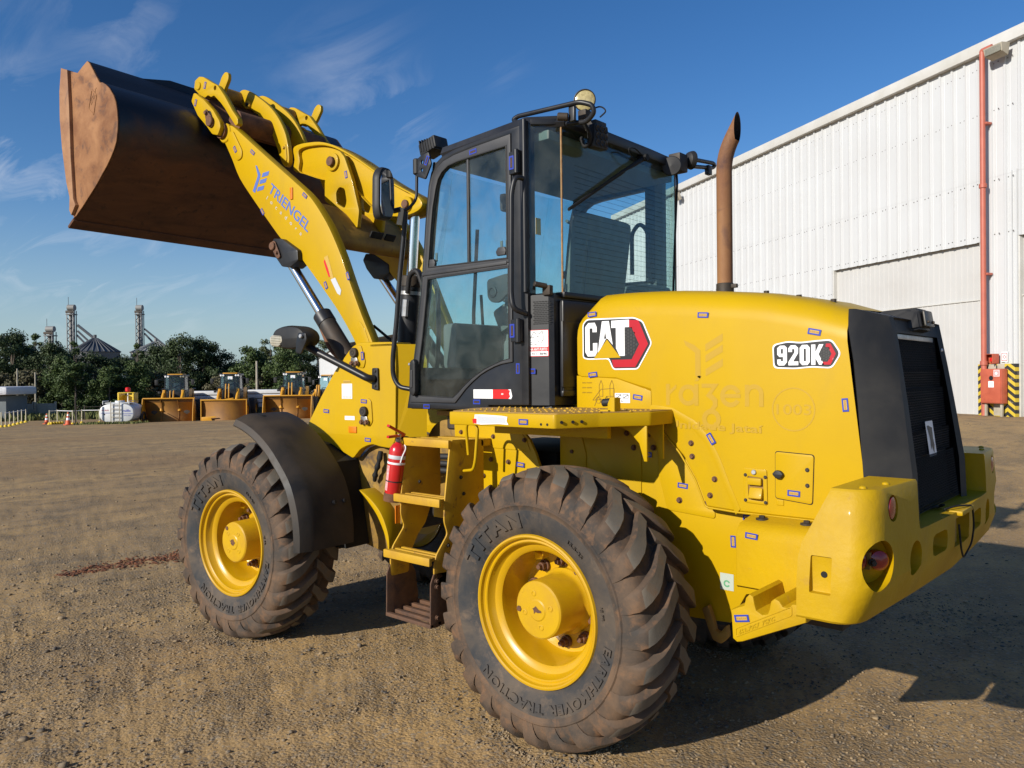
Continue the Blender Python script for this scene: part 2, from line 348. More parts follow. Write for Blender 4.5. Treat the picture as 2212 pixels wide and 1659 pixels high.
class Decal:
    """flat print: coloured layers in u,v joined into one mesh, each layer a hair above the last"""
    def __init__(s): s.V = []; s.F = []; s.I = []; s.mats = []
    def _mi(s, m_):
        if m_ not in s.mats: s.mats.append(m_)
        return s.mats.index(m_)
    def _add(s, me, mat_, w, f=None):
        b = len(s.V); mi = s._mi(mat_)
        for v in me.vertices:
            x, y = v.co.x, v.co.y
            if f: x, y = f(x, y)
            s.V.append((x, y, w))
        for p_ in me.polygons: s.F.append([b + i for i in p_.vertices]); s.I.append(mi)
        bpy.data.meshes.remove(me)
    def poly(s, loops, mat_, w=0):
        if isinstance(loops[0][0], (int, float)): loops = [loops]
        s._add(curve_mesh(loops), mat_, w); return s
    def text(s, txt, mat_, x, y, w=None, h=1.0, rot=0, bold=0, layer=0, align='LEFT', spacing=1):
        me = text_mesh(txt, 1, bold, 0, align, spacing); xs = [v.co.x for v in me.vertices]
        sx = h / .73; 
        if w: sx = w / (max(xs) - min(xs))
        x0 = min(xs) if align == 'LEFT' else 0; sy = h / .73; c_, s_ = math.cos(rot), math.sin(rot)
        s._add(me, mat_, layer, lambda a, b: (x + (a - x0) * sx * c_ - b * sy * s_, y + (a - x0) * sx * s_ + b * sy * c_)); return s
    def build(s, name, mapf, parent, front=False):
        vs = [mapf(*v) for v in s.V]
        me = bpy.data.meshes.new(name); me.from_pydata(vs, [], s.F)
        for m_ in s.mats: me.materials.append(MT[m_])
        me.polygons.foreach_set('material_index', s.I); me.update()
        return obj(name, me, parent, None, front)
def copy_tree(o, parent=None):
    c = o.copy(); COL.objects.link(c); c.parent = parent
    for ch in list(o.children): copy_tree(ch, c)
    return c
def join_mesh(objs_me):
    V = []; F = []
    for vs, fs in objs_me:
        b = len(V); V += vs; F += [[b + i for i in f] for f in fs]
    return V, F
def boolean(o, cutters, op='DIFFERENCE'):
    for c in cutters:
        md = o.modifiers.new('b', 'BOOLEAN'); md.object = c; md.operation = op; md.solver = 'EXACT'
    bpy.context.view_layer.update()
    me = bpy.data.meshes.new_from_object(o.evaluated_get(bpy.context.evaluated_depsgraph_get()))
    o.modifiers.clear(); old = o.data; o.data = me
    for c in cutters: bpy.data.objects.remove(c)
    smooth(me, 35); return o
# ------------------------------------------------------------------ site plan: points given as forward and sideways metres from the camera
def site(fwd, side):
    return (-2.2751 + .6637 * fwd - .748 * side, 3.7461 - .7479 * fwd - .6637 * side)
# ------------------------------------------------------------------ ground
def vnoise(x, y, seed):
    xi = np.floor(x).astype(np.int64); yi = np.floor(y).astype(np.int64); xf = x - xi; yf = y - yi
    def h(a, b):
        n = (a * 374761393 + b * 668265263 + seed * 1442695041) & 0xffffffff
        n = ((n ^ (n >> 13)) * 1274126177) & 0xffffffff
        return ((n ^ (n >> 16)) & 0xffff) / 65535.0
    u = xf * xf * (3 - 2 * xf); v = yf * yf * (3 - 2 * yf)
    return (h(xi, yi) * (1 - u) + h(xi + 1, yi) * u) * (1 - v) + (h(xi, yi + 1) * (1 - u) + h(xi + 1, yi + 1) * u) * v
def sstep(a, b, x):
    t_ = np.clip((x - a) / (b - a), 0, 1); return t_ * t_ * (3 - 2 * t_)
def gz(x, y, micro=True):
    """height of the yard: level round the loader, rising to the warehouse, falling away to the trees"""
    x = np.asarray(x, float); y = np.asarray(y, float)
    dx = x - CAM_LOC.x; dy = y - CAM_LOC.y
    s = dx * .6637 - dy * .7479; l = -dx * .748 - dy * .6637
    th = np.arctan2(l, s); r = np.hypot(x - 1.0, y - .2)
    right = sstep(.25, .45, th) * sstep(2.6, 1.6, th)
    left = sstep(.30, .05, th) * sstep(-2.2, -1.2, th)
    z = .49 * right * sstep(5.5, 19, r) - left * (.82 * sstep(7, 46, r) + .55 * sstep(47, 62, r) + .5 * sstep(62, 90, r))
    if micro:
        fade = sstep(60, 20, r)
        z = z + fade * ((vnoise(x * 1.7, y * 1.7, 3) - .5) * .016 + (vnoise(x * 6, y * 6, 5) - .5) * .012 + (vnoise(x * 17, y * 17, 9) - .5) * .009 + (vnoise(x * 37, y * 37, 19) - .5) * .006)
        tr = np.abs(vnoise(x * .8 + y * .25, y * .3, 23) - .5)
        z = z - fade * .008 * sstep(.06, 0, tr)
    return z
def gz1(x, y): return float(gz(np.array([x]), np.array([y]), False)[0])
fov0 = math.atan2(-.7479, .6637)
angs = np.concatenate([np.linspace(fov0 - .75, fov0 + .75, 620), np.linspace(fov0 + .75, fov0 - .75 + 2 * math.pi, 122)[1:-1]])
rad = np.concatenate([[0.0], np.geomspace(.5, 3500, 430)])
AA, RR = np.meshgrid(angs, rad)
gx = CAM_LOC.x + RR * np.cos(AA); gy = CAM_LOC.y + RR * np.sin(AA); gzz = gz(gx, gy)
na, nr = len(angs), len(rad)
verts = np.stack([gx.ravel(), gy.ravel(), gzz.ravel()], 1)
ii, jj = np.meshgrid(np.arange(nr - 1), np.arange(na), indexing='ij'); j2 = (jj + 1) % na
quads = np.stack([ii * na + jj, (ii + 1) * na + jj, (ii + 1) * na + j2, ii * na + j2], -1).reshape(-1, 4)
def mesh_np(name, V, F):
    V = np.asarray(V, np.float32); F = np.asarray(F, np.int32); k = F.shape[1]
    me = bpy.data.meshes.new(name); me.vertices.add(len(V)); me.vertices.foreach_set('co', V.ravel())
    me.loops.add(F.size); me.loops.foreach_set('vertex_index', F.ravel()); me.polygons.add(len(F))
    me.polygons.foreach_set('loop_start', np.arange(0, F.size, k, dtype=np.int32)); me.polygons.foreach_set('loop_total', np.full(len(F), k, np.int32))
    me.update(calc_edges=True); me.validate(); return me
m, t, p, o = nodes_of('yard')
nA = noise(t, .6, 6, .62, .6, stretch=(1.0, .45, 1)); nB = noise(t, 2.2, 7, .68, .6, stretch=(1.0, .6, 1)); nC = noise(t, 27, 6, .68); nD = noise(t, 95, 3, .6); nE = noise(t, .09, 4, .5)
vor = t.nodes.new('ShaderNodeTexVoronoi'); vor.inputs['Scale'].default_value = 62; g_ = t.nodes.new('ShaderNodeNewGeometry'); t.links.new(g_.outputs['Position'], vor.inputs['Vector'])
c = mixrgb(t, ramp(t, nA, .36, .60), (.455, .292, .122), (.320, .212, .102))
c = mixrgb(t, tmath(t, 'MULTIPLY', ramp(t, nB, .46, .64), .7), c, (.185, .136, .082))
c = mixrgb(t, tmath(t, 'MULTIPLY', ramp(t, nC, .54, .74), .55), c, (.125, .084, .044))
c = mixrgb(t, tmath(t, 'MULTIPLY', ramp(t, nD, .58, .74), .5), c, (.52, .36, .17))
hv = t.nodes.new('ShaderNodeSeparateColor'); t.links.new(vor.outputs['Color'], hv.inputs[0])
c = mixrgb(t, tmath(t, 'MULTIPLY', ramp(t, hv.outputs[0], .78, .82), .5), c, (.15, .135, .115))
c = mixrgb(t, tmath(t, 'MULTIPLY', ramp(t, hv.outputs[1], .90, .93), .6), c, (.34, .28, .20))
c = mixrgb(t, tmath(t, 'MULTIPLY', ramp(t, nE, .50, .68), .35), c, (.25, .15, .072))
t.links.new(c, p.inputs['Base Color']); p.inputs['Roughness'].default_value = .95; p.inputs['Specular IOR Level'].default_value = .15
hsum = tmath(t, 'ADD', tmath(t, 'MULTIPLY', nC, 1.0), tmath(t, 'ADD', tmath(t, 'MULTIPLY', nD, .5), tmath(t, 'MULTIPLY', vor.outputs['Distance'], -.7)))
def track(ang, off, half, freq, ph):
    # faint lugged tyre print pressed along a straight pass
    dx, dy = math.cos(ang), math.sin(ang); sp_ = t.nodes.new('ShaderNodeSeparateXYZ'); t.links.new(g_.outputs['Position'], sp_.inputs[0])
    u_ = tmath(t, 'ADD', tmath(t, 'MULTIPLY', sp_.outputs[0], dx), tmath(t, 'MULTIPLY', sp_.outputs[1], dy))
    v_ = tmath(t, 'SUBTRACT', tmath(t, 'ADD', tmath(t, 'MULTIPLY', sp_.outputs[0], -dy), tmath(t, 'MULTIPLY', sp_.outputs[1], dx)), tmath(t, 'ADD', tmath(t, 'MULTIPLY', nE, .8), off - .4))
    av = tmath(t, 'ABSOLUTE', v_); mk_ = tmath(t, 'MULTIPLY', ramp(t, av, half, half * .8), ramp(t, nA, .42, .60))
    return mk_, tmath(t, 'MULTIPLY', mk_, tmath(t, 'SINE', tmath(t, 'ADD', tmath(t, 'MULTIPLY', u_, freq), tmath(t, 'MULTIPLY', av, 26 + ph))))
for args in ((R(20), 2.55, .17, 46, 0), (R(24), 1.35, .17, 46, 3), (R(-62), 1.2, .16, 40, 5), (R(8), 4.4, .18, 44, 2)):
    mk_, lg = track(*args); hsum = tmath(t, 'ADD', hsum, tmath(t, 'MULTIPLY', lg, .42)); c = mixrgb(t, tmath(t, 'MULTIPLY', mk_, .38), c, (.47, .315, .15))
t.links.new(c, p.inputs['Base Color'])
gm = ramp(t, nB, .36, .60); hsum = tmath(t, 'MULTIPLY', hsum, tmath(t, 'ADD', tmath(t, 'MULTIPLY', gm, .85), .25))
bump(t, p, hsum, .62, .014)
me = mesh_np('ground', verts, quads); smooth(me, 180)
ground = prop(obj('ground', me, None, 'yard'), 'brown packed dirt and gravel yard', kind='structure')
# loose stones
mat('stone', (.25, .185, .110), (.33, .232, .125), 9, rough=.9, bmp=.3, bscale=120, c3=(.10, .085, .07), s3=5, lo3=.45, hi3=.6)
def icos():
    t_ = (1 + 5 ** .5) / 2
    v = np.array([(-1, t_, 0), (1, t_, 0), (-1, -t_, 0), (1, -t_, 0), (0, -1, t_), (0, 1, t_), (0, -1, -t_), (0, 1, -t_), (t_, 0, -1), (t_, 0, 1), (-t_, 0, -1), (-t_, 0, 1)]) / 1.902
    f = np.array([(0, 11, 5), (0, 5, 1), (0, 1, 7), (0, 7, 10), (0, 10, 11), (1, 5, 9), (5, 11, 4), (11, 10, 2), (10, 7, 6), (7, 1, 8), (3, 9, 4), (3, 4, 2), (3, 2, 6), (3, 6, 8), (3, 8, 9), (4, 9, 5), (2, 4, 11), (6, 2, 10), (8, 6, 7), (9, 8, 1)])
    return v, f
def scatter(n, ang_r, rad_r, size_r, seed, power=1.0, clump=True, xy=None):
    g = np.random.default_rng(seed); iv, jf = icos()
    a = g.uniform(*ang_r, n * 4); r = rad_r[0] + (rad_r[1] - rad_r[0]) * g.uniform(0, 1, n * 4) ** power
    x = CAM_LOC.x + r * np.cos(a); y = CAM_LOC.y + r * np.sin(a)
    if clump:
        k = vnoise(x * .9, y * .9, 31) * .6 + vnoise(x * 3, y * 3, 37) * .4 > g.uniform(.25, .8, n * 4); x = x[k]; y = y[k]; r = r[k]
    if xy is not None: x, y = xy
    x = x[:n]; y = y[:n]; n = len(x)
    s = size_r[0] * (size_r[1] / size_r[0]) ** (g.uniform(0, 1, n) ** 2.2)
    z = gz(x, y)
    sc = s[:, None] * g.uniform(.6, 1.25, (n, 3)) * np.array([1, 1, .62]); an = g.uniform(0, 6.28, n)
    V = iv[None] * (1 + g.uniform(-.38, .30, (n, 12, 1))) * sc[:, None, :]
    cx, sx = np.cos(an)[:, None], np.sin(an)[:, None]
    X = V[..., 0] * cx - V[..., 1] * sx + x[:, None]; Yv = V[..., 0] * sx + V[..., 1] * cx + y[:, None]; Z = V[..., 2] + (z + s * .2)[:, None]
    return np.stack([X, Yv, Z], -1).reshape(-1, 3), (jf[None] + (np.arange(n) * 12)[:, None, None]).reshape(-1, 3)
Vs, Fs = [], []; b = 0
for args in ((34000, (fov0 - .72, fov0 + .72), (1.4, 7.5), (.0028, .012), 1, 1.15), (6000, (fov0 - .72, fov0 + .72), (6, 26), (.006, .018), 2, 1.2), (240, (fov0 - .72, fov0 + .72), (2.4, 16), (.012, .030), 3, 1.2), (2500, (fov0 + .72, fov0 + 5.5), (.8, 6), (.004, .015), 4, 1)):
    v, f = scatter(*args); Vs.append(v); Fs.append(f + b); b += len(v)
gq = np.random.default_rng(44)
for (tx, ty) in ((0, .87), (0, -.87), (2.51, .98), (2.67, -.74)):
    # loose grit thrown up round each tyre
    q = gq.uniform(0, 6.283, 900); rr = 1 + np.abs(gq.normal(0, .22, 900)); v, f = scatter(900, (0, 1), (1, 2), (.003, .011), 60 + int(tx * 10), 1, False, (tx + .24 * rr * np.cos(q), ty + .235 * rr * np.sin(q))); Vs.append(v); Fs.append(f + b); b += len(v)
me = mesh_np('gravel', np.concatenate(Vs), np.concatenate(Fs)); prop(obj('gravel', me, None, 'stone'), 'small loose grey and tan stones strewn over the yard', 'gravel', kind='stuff')
# rusty flakes left on the dirt beside the front wheel
mat('rust_flake', (.20, .066, .022), (.075, .036, .018), 30, rough=.95)
g = np.random.default_rng(11); iv, jf = icos(); n = 2600
tt = g.uniform(0, 1, n); wid = .03 + .10 * np.sin(np.pi * np.clip(tt * 1.15, 0, 1)) ** .7
x = 5.18 + .05 * np.sin(tt * 9) + g.normal(0, 1, n) * wid * .8; y = 1.32 - 1.9 * tt + g.normal(0, .02, n)
s = .004 * 5 ** (g.uniform(0, 1, n) ** 2); an = g.uniform(0, 6.28, n); z = gz(x, y)
V = iv[None] * s[:, None, None] * g.uniform(.6, 1.4, (n, 1, 3)) * np.array([1.3, 1, .35])
X = V[..., 0] * np.cos(an)[:, None] - V[..., 1] * np.sin(an)[:, None] + x[:, None]; Yv = V[..., 0] * np.sin(an)[:, None] + V[..., 1] * np.cos(an)[:, None] + y[:, None]
V = np.stack([X, Yv, V[..., 2] + (z + s * .15)[:, None]], -1).reshape(-1, 3)
me = mesh_np('rust_flakes', V, (jf[None] + (np.arange(n) * 12)[:, None, None]).reshape(-1, 3))
prop(obj('rust_flakes', me, None, 'rust_flake'), 'streak of dark orange rust flakes on the dirt left of the front tyre', 'rust flakes', kind='stuff')
# ------------------------------------------------------------------ the wheel loader
LOADER = empty('wheel_loader', (0, 0, 0), 0, 'large yellow wheel loader with black cab and rusty raised bucket filling the foreground', 'wheel loader')
ROOT = LOADER
WR = .62
def build_tyre():
    # local frame: axle along y, outer side +y, centre at origin
    n = 144
    prof = [(.150, .335), (.172, .338), (.190, .352), (.203, .385), (.214, .425), (.219, .462), (.2205, .478), (.2255, .484), (.2255, .492), (.219, .498), (.216, .525), (.209, .552), (.195, .574), (.170, .588), (.11, .602), (.0, .610)]
    prof = prof + [(-a, b) for a, b in prof[-2::-1]]
    m_ = len(prof); V = []; F = []
    for i in range(n):
        a = 2 * math.pi * i / n
        for (y, r) in prof: V.append([r * math.cos(a), y, r * math.sin(a)])
    for i in range(n):
        j = (i + 1) % n
        for k in range(m_ - 1): F.append([i * m_ + k, i * m_ + k + 1, j * m_ + k + 1, j * m_ + k])
    nside = len(F)
    # lugs
    NL = 24; tops = []
    for s in (1, -1):
        for k in range(NL):
            th0 = 2 * math.pi * (k + (0 if s > 0 else .5)) / NL
            # (y, base r, top r, sweep deg, half width deg)
            st = [(.2210, .505, .507, 2.0, 2.5), (.2215, .530, .537, 1.6, 2.9), (.2190, .553, .566, 1.0, 3.3), (.2120, .570, .590, .4, 3.6), (.1980, .583, .607, -.4, 3.8), (.165, .590, .622, -2.0, 3.9), (.118, .598, .635, -4.6, 3.8), (.085, .603, .640, -7.2, 3.6), (.045, .607, .644, -11.4, 3.3), (-.006, .609, .645, -15.0, 2.9)]
            base = len(V)
            for (y, rb, rt, sw, hw) in st:
                jit = random.uniform(-.25, .25)
                for (r, dh) in ((rb - .012, hw + .6), (rt - .006, hw + .1), (rt, hw - .5), (rt, -hw + .5), (rt - .006, -hw - .1), (rb - .012, -hw - .6)):
                    a = th0 + R(sw + dh + jit * .3); V.append([r * math.cos(a), s * y, r * math.sin(a)])
            for q in range(len(st) - 1):
                for e in range(5):
                    f = [base + q * 6 + e, base + q * 6 + e + 1, base + q * 6 + 6 + e + 1, base + q * 6 + 6 + e]; F.append(f if s > 0 else f[::-1]); tops.append(len(F) - 1) if (e == 2 and q >= 4) else None
            F.append([base + i for i in range(6)]); F.append([base + (len(st) - 1) * 6 + i for i in (5, 4, 3, 2, 1, 0)])
    V = np.array(V)
    low = V[:, 2] < -WR; V[low, 2] = -WR + (V[low, 2] + WR) * .04
    bul = np.clip((-V[:, 2] - .42) / .2, 0, 1); V[:, 1] *= 1 + .05 * bul
    me = bpy.data.meshes.new('tyre'); me.from_pydata(V.tolist(), [], F)
    me.materials.append(MT['tyre']); me.materials.append(MT['tyre_side']); me.materials.append(MT['tyre_worn'])
    # side wall of smooth rubber gets the bluish dusty side material
    idx = np.zeros(len(F), np.int32)
    for fi in range(nside):
        k = fi % (m_ - 1)
        if k < 5 or k > m_ - 7: idx[fi] = 1
    idx[tops] = 2
    me.polygons.foreach_set('material_index', idx)
    bm = bmesh.new(); bm.from_mesh(me); bmesh.ops.recalc_face_normals(bm, faces=bm.faces); bm.to_mesh(me); bm.free()
    smooth(me, 38); return me
def arc_text(s, r, a0, size, flip=False, sx=1.0, bold=.015):
    # raised letters round the side wall; a0 is the middle angle seen from outside (image clockwise from top)
    me = text_mesh(s, size / .73, bold * size, .004, 'CENTER', 1.15); V = []
    for v in me.vertices:
        u, h, w = v.co.x * sx, v.co.y, v.co.z
        if not flip: rr = r - size / 2 + h; a = a0 + u / r
        else: rr = r + size / 2 - h; a = a0 - u / r
        bulge = .2215 if rr > .44 else .2215 - (.44 - rr) * .24
        # outside view: +x is to the left, so the screen-clockwise angle maps to x = -sin
        V.append((-rr * math.sin(a), bulge - .005 + (w + .004), rr * math.cos(a)))
    F = [list(p_.vertices) for p_ in me.polygons]; bpy.data.meshes.remove(me); return V, F
TYRE = build_tyre()
LETTERS = []
for args in (('TITAN', .418, R(-36), .066, False, 1.45, .045), ('EARTHMOVER', .428, R(132), .042, False, 1.22, .03), ('TRACTION', .428, R(197), .042, False, 1.22, .03), ('15.5-25', .41, R(38), .018, False, 1.2), ('12 PR', .395, R(80), .016)):
    V, F = arc_text(*args); me = bpy.data.meshes.new('sidewall_lettering'); me.from_pydata(V, [], F); me.materials.append(MT['tyre_side']); LETTERS.append(me)
def lathe_mesh(prof, n=64, ang=30, mats=()):
    bm = bmesh.new(); add_lathe(bm, prof, (0, 0, 0), (0, 1, 0), n); bmesh.ops.recalc_face_normals(bm, faces=bm.faces)
    me = bpy.data.meshes.new('l'); bm.to_mesh(me); bm.free(); smooth(me, ang)
    for m_ in mats: me.materials.append(MT[m_])
    return me
# rim: flange, gutter, bowl, disc
RIM = lathe_mesh([(.335, .150), (.345, .165), (.350, .188), (.346, .199), (.338, .201), (.332, .196), (.328, .180), (.322, .174), (.314, .176), (.309, .172), (.303, .150), (.292, .135), (.272, .128), (.262, .118), (.257, .09), (.254, .02), (.248, -.02), (.238, -.038), (.215, -.045), (.120, -.045), (.12, -.07), (.25, -.07), (.29, -.10), (.33, -.15), (.335, -.19)], 96, 28, ('wheel_yellow',))
HUB = lathe_mesh([(.160, -.047), (.156, -.03), (.146, -.02), (.140, -.012), (.136, .0), (.134, .150), (.131, .160), (.124, .166), (.114, .1665), (.05, .168), (.044, .172), (.0001, .173)], 64, 25, ('hub_yellow',))
def bolt_mesh(rr, h, m1):
    bm = bmesh.new(); add_cyl(bm, (0, -.002, 0), (0, h * .28, 0), rr * 1.5, n=16, bev=.001); add_cyl(bm, (0, h * .28, 0), (0, h * .68, 0), rr * 1.12, n=6, bev=.001); add_cyl(bm, (0, h * .6, 0), (0, h, 0), rr * .62, n=12, bev=.001)
    bmesh.ops.recalc_face_normals(bm, faces=bm.faces); me = bpy.data.meshes.new('wheel_nut'); bm.to_mesh(me); bm.free(); smooth(me, 30); me.materials.append(MT[m1]); return me
NUT = bolt_mesh(.019, .062, 'rust_bolt')
def dimple():
    bm = bmesh.new(); add_lathe(bm, [(.015, 0), (.014, .003), (.009, .004), (.007, .0015), (.0001, .001)], (0, 0, 0), (0, 1, 0), 16); bmesh.ops.recalc_face_normals(bm, faces=bm.faces); me = bpy.data.meshes.new('d'); bm.to_mesh(me); bm.free(); smooth(me, 40); me.materials.append(MT['hub_yellow']); return me
DIMP = dimple()
_nib = Decal()
def wheel(x, y, out, front, phase):
    e = bpy.data.objects.new('wheel', None); COL.objects.link(e); e.parent = ROOT
    M_ = Matrix.Translation((x, y, WR)) @ (Matrix.Identity(4) if out > 0 else Matrix.Rotation(math.pi, 4, 'Z'))
    e.matrix_basis = (FM @ M_) if front else M_
    obj('tyre', TYRE, e); [prop(obj('sidewall_lettering', q, e), kind='stuff') for q in LETTERS]; obj('rim', RIM, e); h = obj('hub', HUB, e)
    for k in range(10):
        a = phase + 2 * math.pi * k / 10; o = obj('wheel_nut', NUT, e); o.location = (.192 * math.cos(a), -.045, .192 * math.sin(a)); o.rotation_euler = (0, random.uniform(0, 1), 0)
    for k in range(4):
        a = phase + .4 + 2 * math.pi * k / 4; o = obj('hub_boss', DIMP, e); o.location = (.078 * math.cos(a), .1665, .078 * math.sin(a))
    a = phase - 1.0
    cyl('drain_plug', (.110 * math.cos(a), .164, .110 * math.sin(a)), (.110 * math.cos(a), .171, .110 * math.sin(a)), .014, 'rust_bolt', e, n=6)
    # valve guard: a folded tab under the gutter
    bm = bmesh.new(); V = [bm.verts.new(v) for v in ((-.03, .06, .258), (.03, .06, .258), (.018, .06, .225), (-.018, .06, .225), (-.03, .10, .262), (.03, .10, .262), (.02, .115, .222), (-.02, .115, .222))]
    for f in ((0, 1, 2, 3), (3, 2, 6, 7), (0, 3, 7, 4), (1, 5, 6, 2)): bm.faces.new([V[i] for i in f])
    bmesh.ops.rotate(bm, verts=bm.verts, cent=(0, 0, 0), matrix=Matrix.Rotation(-.1 if front else .15, 3, 'Y')); from_bm('valve_guard', bm, 'wheel_yellow', e)
    # chipped paint spot in the hub middle
    g = random.Random(int(phase * 100)); lp = [(.02 * (1 + g.uniform(-.4, .4)) * math.cos(q / 14 * 6.28) * 1.2, .014 * (1 + g.uniform(-.5, .6)) * math.sin(q / 14 * 6.28)) for q in range(14)]
    Decal().poly(lp, 'rust_bolt').build('paint_chip', lambda u, v, w: (u, .1745, v), e)
    return e
TYC = 1.06 - .203
wheel(0, TYC, 1, False, .9); wheel(0, -TYC, -1, False, .3); wheel(2.6, TYC, 1, True, 1.9); wheel(2.6, -TYC, -1, True, .5)
# axles
bm = bmesh.new(); add_cyl(bm, (0, -.62, WR), (0, .62, WR), .11, n=20); add_cyl(bm, (0, -.22, WR), (0, .22, WR), .2, n=24, bev=.05); from_bm('rear_axle', bm, 'yellow_dirty', ROOT)
bm = bmesh.new(); add_cyl(bm, (2.6, -.62, WR), (2.6, .62, WR), .11, n=20); add_cyl(bm, (2.6, -.22, WR), (2.6, .22, WR), .2, n=24, bev=.05); from_bm('front_axle', bm, 'yellow_dirty', ROOT, True)
# ------------------------------------------------------------------ rear frame, hood, counterweight
HY = .52
# hood: lofted sections along x
hx = [(.135, 1.686, 2.012), (.111, 1.675, 2.031), (.019, 1.672, 2.105), (-.10, 1.667, 2.106), (-.191, 1.64, 2.104), (-.300, 1.611, 2.099), (-.304, 1.500, 2.098), (-.328, 1.489, 2.097), (-.38, 1.398, 2.094), (-.472, 1.304, 2.086), (-.543, 1.187, 2.079), (-.587, 1.082, 2.074), (-.732, 1.075, 2.058), (-.854, 1.075, 2.042), (-1.051, 1.075, 1.999), (-1.13, 1.075, 1.972), (-1.205, 1.085, 1.945)]
def hood_section(x, zb, zt):
    k = min(1, max(0, (.0 - x) / 1.2)); yy = HY
    pts = [(yy - .012, zb), (yy - .002, zb + .012), (yy, zb + .03), (yy, zt - .13), (yy - .006, zt - .09), (yy - .022, zt - .055), (yy - .05, zt - .025), (yy - .10, zt - .004), (yy - .2, zt + .006), (0, zt + .014)]
    return [(x, a, b) for a, b in pts] + [(x, -a, b) for a, b in pts[-2::-1]]
V = []; F = []; n = 19
secs = [hood_section(*s) for s in hx]
secs[-1] = [(float(np.interp(z, [1.07, 1.272, 1.589, 1.841, 1.96], [-1.292, -1.272, -1.237, -1.206, -1.210])), y, z) for x, y, z in secs[-1]]
for s in secs: V += s
for i in range(len(secs) - 1):
    for k in range(n - 1): F.append([i * n + k, i * n + k + 1, (i + 1) * n + k + 1, (i + 1) * n + k])
F.append(list(range(n))[::-1])
HOOD = mk('hood', V, F, 'yellow', ROOT, ang=32)
# hood skirt bead along lower edge and wheel-arch, raised arch contour
arch = [(-.304, 1.547), (-.36, 1.542), (-.419, 1.532), (-.528, 1.478), (-.607, 1.4), (-.655, 1.31), (-.691, 1.222), (-.749, 1.094)]
up = [(a, b) for a, b in arch]; lo = [(a + .022, b - .028) for a, b in arch]
plate('arch_contour', [up + lo[::-1]], 'y', HY + .0016, .003, 'yellow', HOOD, bev=.0012)
tube('hood_edge_bead', [(-.31, HY - .002, 1.50), (-.36, HY - .002, 1.42), (-.45, HY - .002, 1.325), (-.53, HY - .002, 1.205), (-.58, HY - .002, 1.085), (-.73, HY - .002, 1.077), (-1.07, HY - .002, 1.078)], .0045, 'yellow', HOOD, rad=.02)
# screws on the hood top, seam seen from the side
for x in (-.78, -.93, -1.08): cyl('hood_top_bolt', (x, .30, 2.0 + (x + .78) * .2 + .045), (x, .30, 2.0 + (x + .78) * .2 + .068), .012, 'dark_metal', HOOD, n=10)
def bolt_obj(name, p, ax, r, h, m_, parent, front=False):
    bm = bmesh.new(); a = Vector(ax); p = Vector(p); add_cyl(bm, p, p + a * h * .35, r * 1.35, n=14, bev=.0008); add_cyl(bm, p + a * h * .35, p + a * h, r, n=6, bev=.001)
    return from_bm(name, bm, m_, parent, front)
for (x, z) in ((-.378, 1.465), (-.511, 1.373), (-.516, 1.312), (-.627, 1.216), (-.604, 1.141)): bolt_obj('panel_bolt', (x, HY, z), (0, 1, 0), .010, .012, 'rust_bolt', HOOD)
# service door, latch
def ring(lp, w):
    cx = sum(p_[0] for p_ in lp) / len(lp); cy = sum(p_[1] for p_ in lp) / len(lp)
    return [(cx + (a - cx) * (1 - w), cy + (b - cy) * (1 - w)) for a, b in lp]
sd = rounded([(-.908, 1.359), (-1.076, 1.352), (-1.068, 1.142), (-.907, 1.156)], .014)
plate('service_door_gap', [sd], 'y', HY + .0012, .003, 'dark', HOOD, bev=0)
sdo = plate('service_door', [ring(sd, .03)], 'y', HY + .0055, .006, 'yellow', HOOD, bev=.002)
plate('service_door_step', [rounded(rect(-.945, 1.128, -.912, 1.152), .004)], 'y', HY + .004, .006, 'yellow', HOOD)
for z in (1.287, 1.222): bolt_obj('door_screw', (-1.047, HY + .005, z), (0, 1, 0), .007, .006, 'dark_metal', HOOD)
plate('door_knob', [rounded([(-.902, 1.262), (-.918, 1.279), (-.938, 1.277), (-.952, 1.262), (-.938, 1.243), (-.918, 1.244)], .006)], 'y', HY + .026, .022, 'black_plastic', HOOD, bev=.005)
lt = rounded([(-.765, 1.279), (-.872, 1.276), (-.875, 1.123), (-.768, 1.127)], .012)
plate('latch_plate', [lt, rounded([(-.786, 1.243), (-.856, 1.238), (-.858, 1.137), (-.790, 1.141)], .004)], 'y', HY + .006, .006, 'yellow', HOOD, bev=.002)
plate('latch_recess', [rounded([(-.786, 1.243), (-.856, 1.238), (-.858, 1.137), (-.790, 1.141)], .004)], 'y', HY + .0015, .003, 'yellow_dirty', HOOD, bev=0)
box('latch_lever', (-.821, HY + .012, 1.222), (.062, .016, .030), 'yellow', HOOD, bev=.004)
box('latch_paddle', (-.826, HY + .010, 1.170), (.060, .022, .050), 'yellow', HOOD, bev=.008, rot=Matrix.Rotation(.35, 3, 'X'))
cyl('lock_cylinder', (-.816, HY, 1.262), (-.816, HY + .014, 1.262), .011, 'zinc', HOOD, n=16, bev=.002)
for (x, z) in ((-.776, 1.247), (-.866, 1.243), (-.867, 1.134), (-.776, 1.137)): bolt_obj('latch_screw', (x, HY + .005, z), (0, 1, 0), .006, .006, 'dark_metal', HOOD)
